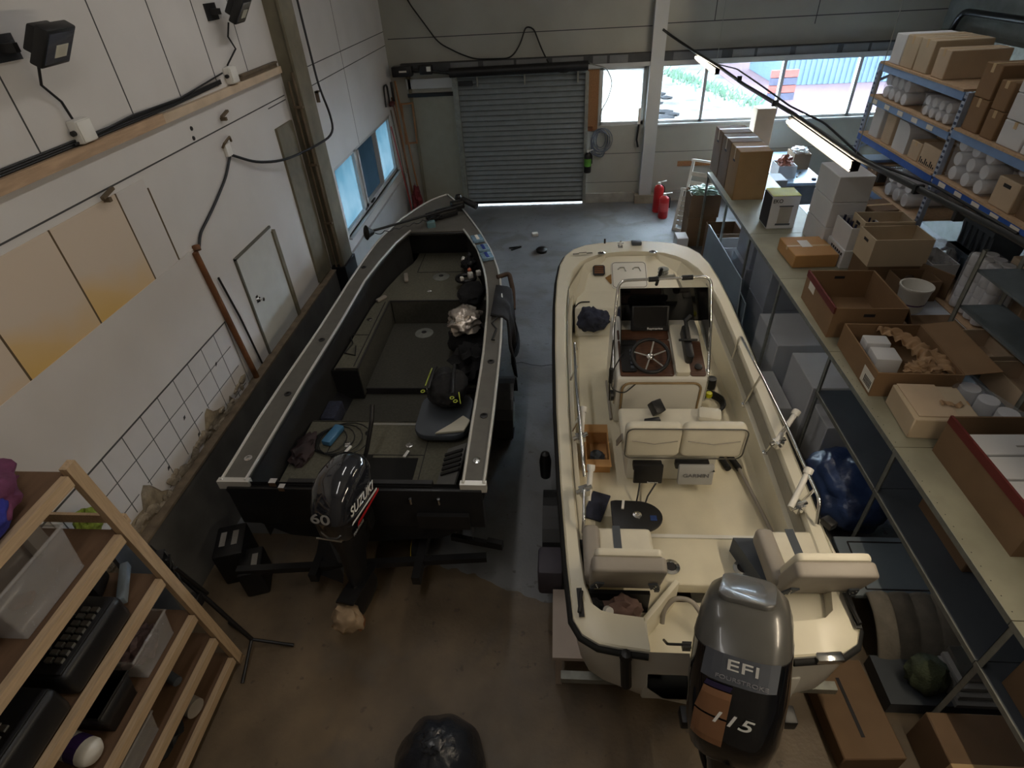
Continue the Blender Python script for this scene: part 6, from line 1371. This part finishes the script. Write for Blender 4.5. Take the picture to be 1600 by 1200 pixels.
m = MB().obox((-2.78, 1.02, 1.0), (.01, .01, .01)); m.bm.free()
m = MB().blob((-3.2, 2.28, 1.55), (.05, .1, .12), .4, 3, 3, 3); one(m, 'sponge', mat('green_sponge', S(120, 136, 50), .9, var=.4, scale=22), 'yellow green sponge stuck between shelf and tiled wall', 'sponge')
m = MB().obox((-3.14, 2.3, .7), (.03, .2, 1.4), .2); one(m, 'dark_board', M_greyd, 'dark narrow board leaning behind the wooden shelf end', 'board')
t = thing('shoe', 'black shiny shoe on the floor board at the bottom left', 'shoe', (-2.3, 1.0, 1.4)); 
bpy.data.objects.remove(t)
# ================================================ things on the left and back walls, floor
for i, (y, l_) in enumerate(((3.85, 'black floodlight on the upper left wall, the one nearer the camera'), (6.45, 'black floodlight on the upper left wall, nearer the steel column'))):
    t = thing('floodlight', l_, 'lamp', (WX, y, 4.2), 'floodlights on the upper left wall')
    m = MB().bar((WX, y-.12, 4.2), (WX+.1, y-.1, 4.2), .05, .05); m.box(WX, WX+.02, y-.2, y, 4.13, 4.27); m.build('wall_bracket', M_black, t)
    zz = -Vector((.8, .12, -.58)).normalized(); xx = Vector((0, 0, 1)).cross(zz).normalized(); yy = zz.cross(xx)
    R_ = Matrix((xx, yy, zz)).transposed()
    c = Vector((WX+.26, y, 4.2))
    m = MB().obox(c, (.32, .24, .07), R_); m.build('housing', M_black, t, bev=.012)
    m = MB().obox(c + R_ @ Vector((0, 0, .06)), (.22, .16, .08), R_); m.build('heat_sink', M_black, t, bev=.012)
    m = MB().obox(c + R_ @ Vector((0, 0, -.036)), (.27, .19, .006), R_); m.build('front_glass', mat('lamp_glass', S(80, 84, 96), .1, coat=1), t)
    m = MB().obox(c + R_ @ Vector((-.02, -.02, -.039)), (.13, .08, .004), R_); m.build('glass_glint', mat('painted_glint', S(225, 222, 205), .3, metal=.3), t)  # pale patch on the glass, a painted white reflection
    yb = 4.0 if i == 0 else 6.3
    m = MB().tube([(WX+.1, y, 4.1), (WX+.05, y+.0, 3.98), (WX+.03, y+.12, 3.86), (WX+.04, yb-.02, 3.75)], .009, 6); m.build('power_cable', M_cable, t)
for y, z, l_ in ((4.02, 3.665, 'white junction box on the batten under the nearer floodlight'), (6.3, 3.66, 'white junction box on the batten under the farther floodlight')):
    t = thing('junction_box', l_, 'electrical box', (WX, y, z-.07), 'junction boxes on the left wall')
    m = MB().box(WX, WX+.07, y-.075, y+.075, z-.075, z+.075); m.build('body', M_white_p, t, bev=.01); m = MB().box(WX+.07, WX+.08, y-.068, y+.068, z-.068, z+.068); m.build('lid', M_white_p, t, bev=.008)
    m = MB().cyl((WX+.035, y-.1, z), (WX+.035, y-.075, z), .018); m.build('gland', M_black, t)
t = thing('wall_socket', 'small socket on the white wall left of the steel column with two black leads', 'socket', (WX, 5.8, 3.0))
m = MB().box(WX, WX+.04, 5.75, 5.85, 3.0, 3.12); m.build('body', M_white_p, t, bev=.008)
m = MB().tube([(WX+.02, 5.72, 3.1), (WX+.05, 5.72, 3.14), (WX+.05, 5.86, 3.17), (WX+.03, 5.9, 3.12)], .012, 6); m.build('bracket', M_rust, t)
m = MB().tube([(WX+.03, 5.78, 3.0), (WX+.02, 5.6, 2.85), (WX+.02, 5.2, 2.68), (WX+.02, 4.85, 2.56), (WX+.03, 4.74, 2.46)], .013, 8, rb=.2); m.build('lead', M_cable, t, smooth=True)
m = MB().tube([(WX+.03, 5.83, 3.0), (WX+.05, 6.2, 2.82), (WX+.08, 6.8, 2.66), (WX+.25, 7.4, 2.66), (WX+.42, 7.75, 2.72), (WX+.3, 8.1, 2.9), (WX+.15, 8.3, 3.2), (WX+.08, 8.45, 3.7), (WX+.05, 8.5, 4.4), (WX+.05, 8.5, 5.6)], .015, 8, rb=.3); m.build('lead', M_cable, t, smooth=True)
m = MB().cyl((WX+.03, 4.66, 2.46), (WX+.05, 4.8, .82), .03, n=10); m.cyl((WX+.035, 4.7, 2.46), (WX+.02, 4.72, 2.5), .036); one(m, 'wall_pipe', M_brown, 'brown rusty pipe running down the left wall beside the tiles', 'pipe', smooth=True)
m = MB().tube([(WX+.02, 4.86, 2.1), (WX+.02, 4.95, 1.6), (WX+.02, 5.02, .95)], .011, 6); one(m, 'cable', M_cable, 'thin dark cable beside the brown pipe on the left wall', 'cable')
for y, z, l_ in ((5.9, 3.33, 'rusty iron hook on the white band above the socket'), (3.95, 3.2, 'small dark hook above the yellowed panels')):
    m = MB().bar((WX, y, z), (WX+.06, y, z), .03, .03); m.bar((WX+.05, y-.06, z+.03), (WX+.05, y+.08, z+.06), .03, .02); one(m, 'wall_hook', M_rust, l_, 'hook')
m = MB()
for y, z in ((5.35, 3.37), (5.33, 3.29)): m.lathe((WX, y, z), [(.02, 0), (.018, .008), (0, .01)], 10, (1, 0, 0))
one(m, 'bolt_heads', M_ink, 'pair of dark bolt heads on the white band of the left wall', 'bolts')
m = MB().box(WX, WX+.05, 8.48, 8.5, 2.98, 3.12); m.box(WX, WX+.05, 8.48, 8.56, 3.1, 3.12); one(m, 'iron_clip', M_rust, 'small iron clip on the left wall right of the steel column', 'clip')
# corner with tools
t = thing('shutter_motor', 'black shutter motor on the lintel in the back left corner', 'motor', (-2.9, BY-.2, 2.7))
m = MB().box(-3.25, -2.85, BY-.3, BY-.12, 2.68, 2.86); m.build('motor_body', M_black, t, bev=.02)
m = MB().box(-2.7, -2.45, BY-.28, BY-.12, 2.7, 2.86); m.build('gear_box', M_black, t, bev=.02)
m = MB().box(-2.55, -2.47, BY-.3, BY-.28, 2.76, 2.84); m.build('label', M_label, t); m = MB().box(-3.1, -2.95, BY-.305, BY-.3, 2.76, 2.79); m.build('label', M_label, t)
m = MB().cyl((-2.85, BY-.2, 2.78), (-2.1, BY-.2, 2.7), .03); m.build('drive_shaft', M_black, t)
for i, (x0, y0, z1, x1, r, mm, l_) in enumerate(((-3.28, 12.35, 2.5, -3.2, .018, M_woodo, 'light wooden broom handle leaning in the back left corner'), (-3.3, 12.2, 2.35, -3.12, .015, M_brown, 'dark brown pole leaning in the back left corner'), (-3.32, 12.05, 2.15, -3.18, .014, M_rust, 'thin grey rod leaning below the side window'), (-3.25, 12.45, 2.6, -3.05, .02, M_woodo, 'wide wooden lath leaning furthest into the back left corner'), (-3.3, 11.8, 1.9, -3.1, .013, mat('red_pole', S(150, 40, 40), .5), 'red handled pole leaning under the side window'))):
    m = MB().cyl((x1, y0-.1, 0.02), (x0, y0, z1), r, n=8); one(m, ('broom_handle', 'pole', 'rod', 'lath', 'pole')[i], mm, l_, 'pole', smooth=True)
t = thing('hand_saw', 'old dark bow saw hanging in the back left corner', 'saw', (-3.3, 12.0, 2.2))
m = MB().tube([(-3.33, 11.8, 2.25), (-3.33, 11.85, 2.6), (-3.33, 12.1, 2.6), (-3.33, 12.1, 2.2)], .018, 8, rb=.08); m.build('frame', M_black, t); m = MB().blob((-3.28, 12.1, 2.25), (.05, .14, .05), .4, 2, 3, 2); m.build('grip', mat('dark_red_grip', S(84, 36, 36), .6), t)
m = MB().blob((-3.1, 12.2, .3), (.1, .16, .28), .5, 3, 8, 3); one(m, 'red_bundle', mat('red_dark_cloth', S(110, 40, 46), .9, var=.4, scale=9), 'red cloth bundle standing in the back left corner', 'cloth')
m = MB().blob((-3.05, 10.6, .12), (.06, .08, .14), .4, 2, 9, 2); one(m, 'red_rag', M_redp, 'small red rag under the side window', 'rag')
m = MB().box(-3.1, -2.9, 11.0, 11.3, 0, .2); one(m, 'small_crate', M_rust, 'small brown crate on the floor under the side window', 'crate')
m = MB()
for a, b_ in (((-3.2, 12.4, 1.4), (-3.18, 12.42, 2.2)), ((-2.98, 12.45, 1.4), (-2.96, 12.47, 2.2)), ((-3.2, 12.4, 1.42), (-2.98, 12.45, 1.42)), ((-3.18, 12.42, 2.18), (-2.96, 12.47, 2.18))): m.bar(a, b_, .03, .03)
one(m, 'hanging_rack', M_woodo, 'narrow wooden rack hung in the back left corner', 'rack')
m = MB().obox((-3.26, 12.2, 2.45), (.05, .1, .34), .2); one(m, 'black_strap', M_black, 'short black strap hung high in the back left corner', 'strap', bev=.01)
# cables on the back wall
m = MB().tube([(-2.95, BY-.03, 4.4), (-2.8, BY-.03, 3.9), (-2.3, BY-.04, 3.2), (-1.9, BY-.05, 3.0), (-1.6, BY-.08, 2.9), (-.9, BY-.1, 2.89), (-.72, BY-.05, 3.1), (-.6, BY-.03, 3.4), (-.45, BY-.04, 3.36), (-.3, BY-.06, 3.0), (-.1, BY-.18, 2.66), (.2, BY-.2, 2.6), (.4, BY-.16, 2.8)], .014, 6, rb=.15); one(m, 'hanging_cable', M_cable, 'black cable swagged across the back wall above the shutter', 'cable', smooth=True)
m = MB().tube([(.62, BY-.15, 2.75), (.95, BY-.16, 2.66), (1.08, BY-.15, 2.4), (1.0, BY-.14, 2.1), (.88, BY-.12, 1.9), (.85, BY-.08, 1.6)], .01, 6, rb=.1); one(m, 'thin_cable', M_galv, 'thin pale cable looping over the milky window', 'cable', smooth=True)
t = thing('hose_coil', 'grey coiled hose hanging on the wall under the milky window', 'hose', (.9, BY-.1, 1.3))
m = MB()
for k in range(8): m.tube([(.9+(.1+.016*k)*math.cos(a*.35)+.03*math.sin(k*2.1), BY-.03-.012*k, 1.3+(.17+.014*(k*3 % 8))*math.sin(a*.35)+.03*math.cos(k*1.7)) for a in range(18)], .008, 6, True)
m.tube([(.75, BY-.05, 1.3), (.7, BY-.05, 1.05), (.95, BY-.05, .95), (1.0, BY-.05, 1.1)], .012, 6, rb=.08); m.build('coil', mat('grey_hose', S(110, 118, 130), .5), t, smooth=True)
m = MB().box(.6, .72, BY-.08, BY, 1.5, 1.58); m.build('hook', M_brown, t)
def extinguisher(label, x, y, z, h, r, mm, lab=None):
    t = thing('fire_extinguisher', label, 'fire extinguisher', (x, y, z), 'fire extinguishers by the shutter and window wall')
    m = MB().lathe((x, y, z), [(r*.9, 0), (r, .02), (r, h*.78), (r*.8, h*.86), (r*.3, h*.92), (r*.3, h*.95), (0, h*.95)], 18); m.build('cylinder', mm, t, smooth=True)
    m = MB().lathe((x, y, z+h*.92), [(r*.35, 0), (r*.35, .04), (0, .05)], 10); m.bar((x, y, z+h*.98), (x+r*1.3, y-.05, z+h*1.06), .03, .015); m.build('valve_handle', M_white_p, t)
    if lab: m = MB().lathe((x, y, z+h*.3), [(r*1.01, 0), (r*1.01, h*.35)], 18, cap=False); m.build('label', lab, t)
    m = MB().tube([(x, y, z+h*.95), (x+r*1.1, y-.02, z+h*.85), (x+r*1.15, y, z+h*.4)], .012, 6, rb=.05); m.build('hose', M_black, t)
extinguisher('larger red fire extinguisher on the floor by the white pillar', 2.1, 11.9, 0, .62, .1, M_redp)
extinguisher('smaller red fire extinguisher on the floor in front of the larger one', 2.17, 11.55, 0, .5, .1, M_redp, mat('red_label', S(190, 70, 70), .5))
extinguisher('dark fire extinguisher with a green label hung beside the shutter', .64, BY-.12, .68, .45, .075, M_black, M_green)
m = MB().box(2.55, 3.3, BY-.03, BY, .72, .82); one(m, 'wall_plank', M_woodo, 'short brown plank fixed low on the wall behind the white racks', 'plank')
t = thing('cable_clamp', 'black cable leads hanging from a white clamp on the pillar side', 'clamp', (1.7, BY-.05, 1.5)); m = MB().obox((1.66, BY-.05, 1.75), (.05, .05, .3)); m.build('holder', M_white_p, t); m = MB().tube([(1.66, BY-.06, 1.6), (1.64, BY-.06, 1.3), (1.68, BY-.06, 1.15)], .02, 6); m.build('lead', M_cable, t)
# floor debris
m = MB().lathe((-.3, 9.98, 0), [(.1, 0), (.11, .05), (.06, .09), (0, .09)], 16); one(m, 'tape_reel', M_black, 'black round reel lying on the open floor between the boats', 'reel', smooth=True)
m = MB().obox((-.45, 10.75, .03), (.12, .1, .06), .2); one(m, 'paper_scrap', M_label, 'small white scrap on the floor in front of the shutter', 'paper', bev=.01)
m = MB().bar((-.93, 10.15, .015), (-.7, 10.2, .015), .03, .02); m.bar((-.88, 10.05, .015), (-.72, 10.18, .015), .03, .02); one(m, 'crossed_strips', M_cable, 'dark crossed strips lying on the floor in front of the shutter', 'debris')
t = thing('bin_bag', 'full shiny black refuse bag on the floor at the bottom of the picture', 'bin bag', (-.8, 1.45, 0))
m = MB()
def bag(u, v):
    a = u*2*math.pi; h = v; r = .3*math.sin(math.pi*min(1, .5+.5*h))**.55 if h > 0 else .3
    r = .3*(1-h**2.2)**.6 + .02; r *= 1 + .06*math.sin(a*9+h*3)*h + .1*mnoise.noise(Vector((math.cos(a)*1.5, math.sin(a)*1.5, h*2)))
    return (-.8+r*math.cos(a), 1.42+r*math.sin(a), .5*h)
m.grid(bag, 60, 16); m.build('sack', mat('bin_bag_black', S(44, 48, 56), .25, var=.2, bump=.9, bscale=10), t, smooth=True)
m = MB().blob((-.8, 1.42, .53), (.07, .07, .05), .5, 3, 2, 3); m.build('tied_neck', MATS['bin_bag_black'], t, smooth=True)
m = MB().box(-2.4, .9, .1, .16, 2.5, 2.6); m.bm.free()
# charger boxes by the wall at the stern
t = thing('charger', 'black battery charger with pale labels on the floor by the plinth', 'charger', (-2.95, 2.95, 0))
m = MB().obox((-2.98, 3.02, .2), (.26, .36, .4), .3); m.build('case', M_black, t, bev=.02)
for k, (dx, dz) in enumerate(((-.06, .401), (.04, .401))): m = MB().obox((-2.98+dx, 3.02+.03*k, dz), (.05, .16, .003), .3); m.build('label', M_label if 0 else mat('dim_label', S(150, 146, 140), .7), t)
t = thing('toolbox', 'black box with a pale stripe standing close beside the charger', 'box', (-2.74, 2.86, 0))
m = MB().obox((-2.74, 2.86, .16), (.2, .3, .32), .3); m.build('case', M_black, t, bev=.02)
m = MB().obox((-2.7, 2.86, .3215), (.05, .16, .003), .3); m.build('label', MATS['dim_label'], t)
# folded tripod stand by the shelf end
t = thing('tripod_stand', 'black folding tripod stand leaning on the end of the wooden shelf', 'stand', (-2.5, 2.2, 0))
J = Vector((-2.52, 2.25, .12))
m = MB().cyl(J, (-2.85, 2.25, 1.35), .018, n=8); m.cyl((-2.7, 2.3, .7), (-2.6, 2.12, 1.3), .014, n=8); m.build('pole', M_black, t, smooth=True)
for e in ((-2.2, 2.27, .01), (-2.5, 1.95, .01), (-2.85, 2.45, .01)): m = MB().cyl(J, e, .014, n=8); m.build('leg', M_black, t, smooth=True)
m = MB().obox((-2.72, 2.22, .75), (.08, .07, .1)); m.build('clamp', M_black, t, bev=.01)
m = MB().obox((-2.8, 2.22, 1.25), (.1, .1, .08), .4); m.build('clamp', M_black, t, bev=.01)
m = MB()
for k in range(5): m.tube([(-2.75+.06*math.sin(k+a), 2.2+.05*math.cos(a*1.3+k), 1.3-a*.08) for a in range(9)], .008, 5)
m.build('tangled_lead', M_cable, t)
# ================================================ lamps of the hall and added ceiling fill
def tube_light(y0, y1, x, z, label, lit=True, strength=32, dz0=0):
    t = thing('tube_light', label, 'lamp', (x, (y0+y1)/2, z), 'warm tube lights on the cable run over the tables')
    m = MB().prism([(x-.035, z-.035), (x+.04, z-.03), (x+.045, z+.05), (x-.02, z+.055), (x-.018, z+.03), (x-.005, z+.0)], y0, y1, 'xz'); m.build('housing', M_black, t)
    m = MB().cyl((x-.035, y0+.02, z+.004), (x-.035, y1-.02, z+.004+dz0), .017, n=10)
    m.build('tube', mat('lit_tube_%d' % strength, (1, .92, .78), .4, emit=(1, .84, .62), estr=strength), t)
    for ya in (y0, y1-.02): m = MB().box(x-.03, x+.03, ya, ya+.02, z-.02, z+.05); m.build('end_cap', M_black, t)
    return t
tube_light(10.2, 11.75, 2.5, 2.86, 'far lit tube lamp hanging in front of the back windows')
tube_light(5.06, 6.7, 2.5, 2.92, 'near lit tube lamp hanging above the long shelf table')
tube_light(1.2, 2.7, 2.5, 3.06, 'tube lamp over the near end of the table, beyond the right edge', strength=95)
tube_light(-.9, .6, 2.5, 3.1, 'tube lamp behind the viewer over the stern end', strength=55)
for i, (x, y) in enumerate(((-1.2, 1.2), (-1.2, 6.0), (3.2, 8.5))):  # unseen ceiling fittings added as general fill light
    t = thing('ceiling_fill', ('unseen fill light added on the ceiling near the entrance', 'unseen fill light added on the ceiling above the dark boat', 'unseen fill light added on the ceiling above the racks')[i], 'lamp', (x, y, 5.6))
    q = MB().box(x-.12, x+.12, y-1.5, y+1.5, 5.66, 5.8); q.build('housing', M_white_p, t)
    q = MB().box(x-.1, x+.1, y-1.48, y+1.48, 5.62, 5.66); q.build('diffuser', mat(f'fill_diffuser', (1, 1, 1), .5, emit=(1, .96, .92), estr=6.2), t)
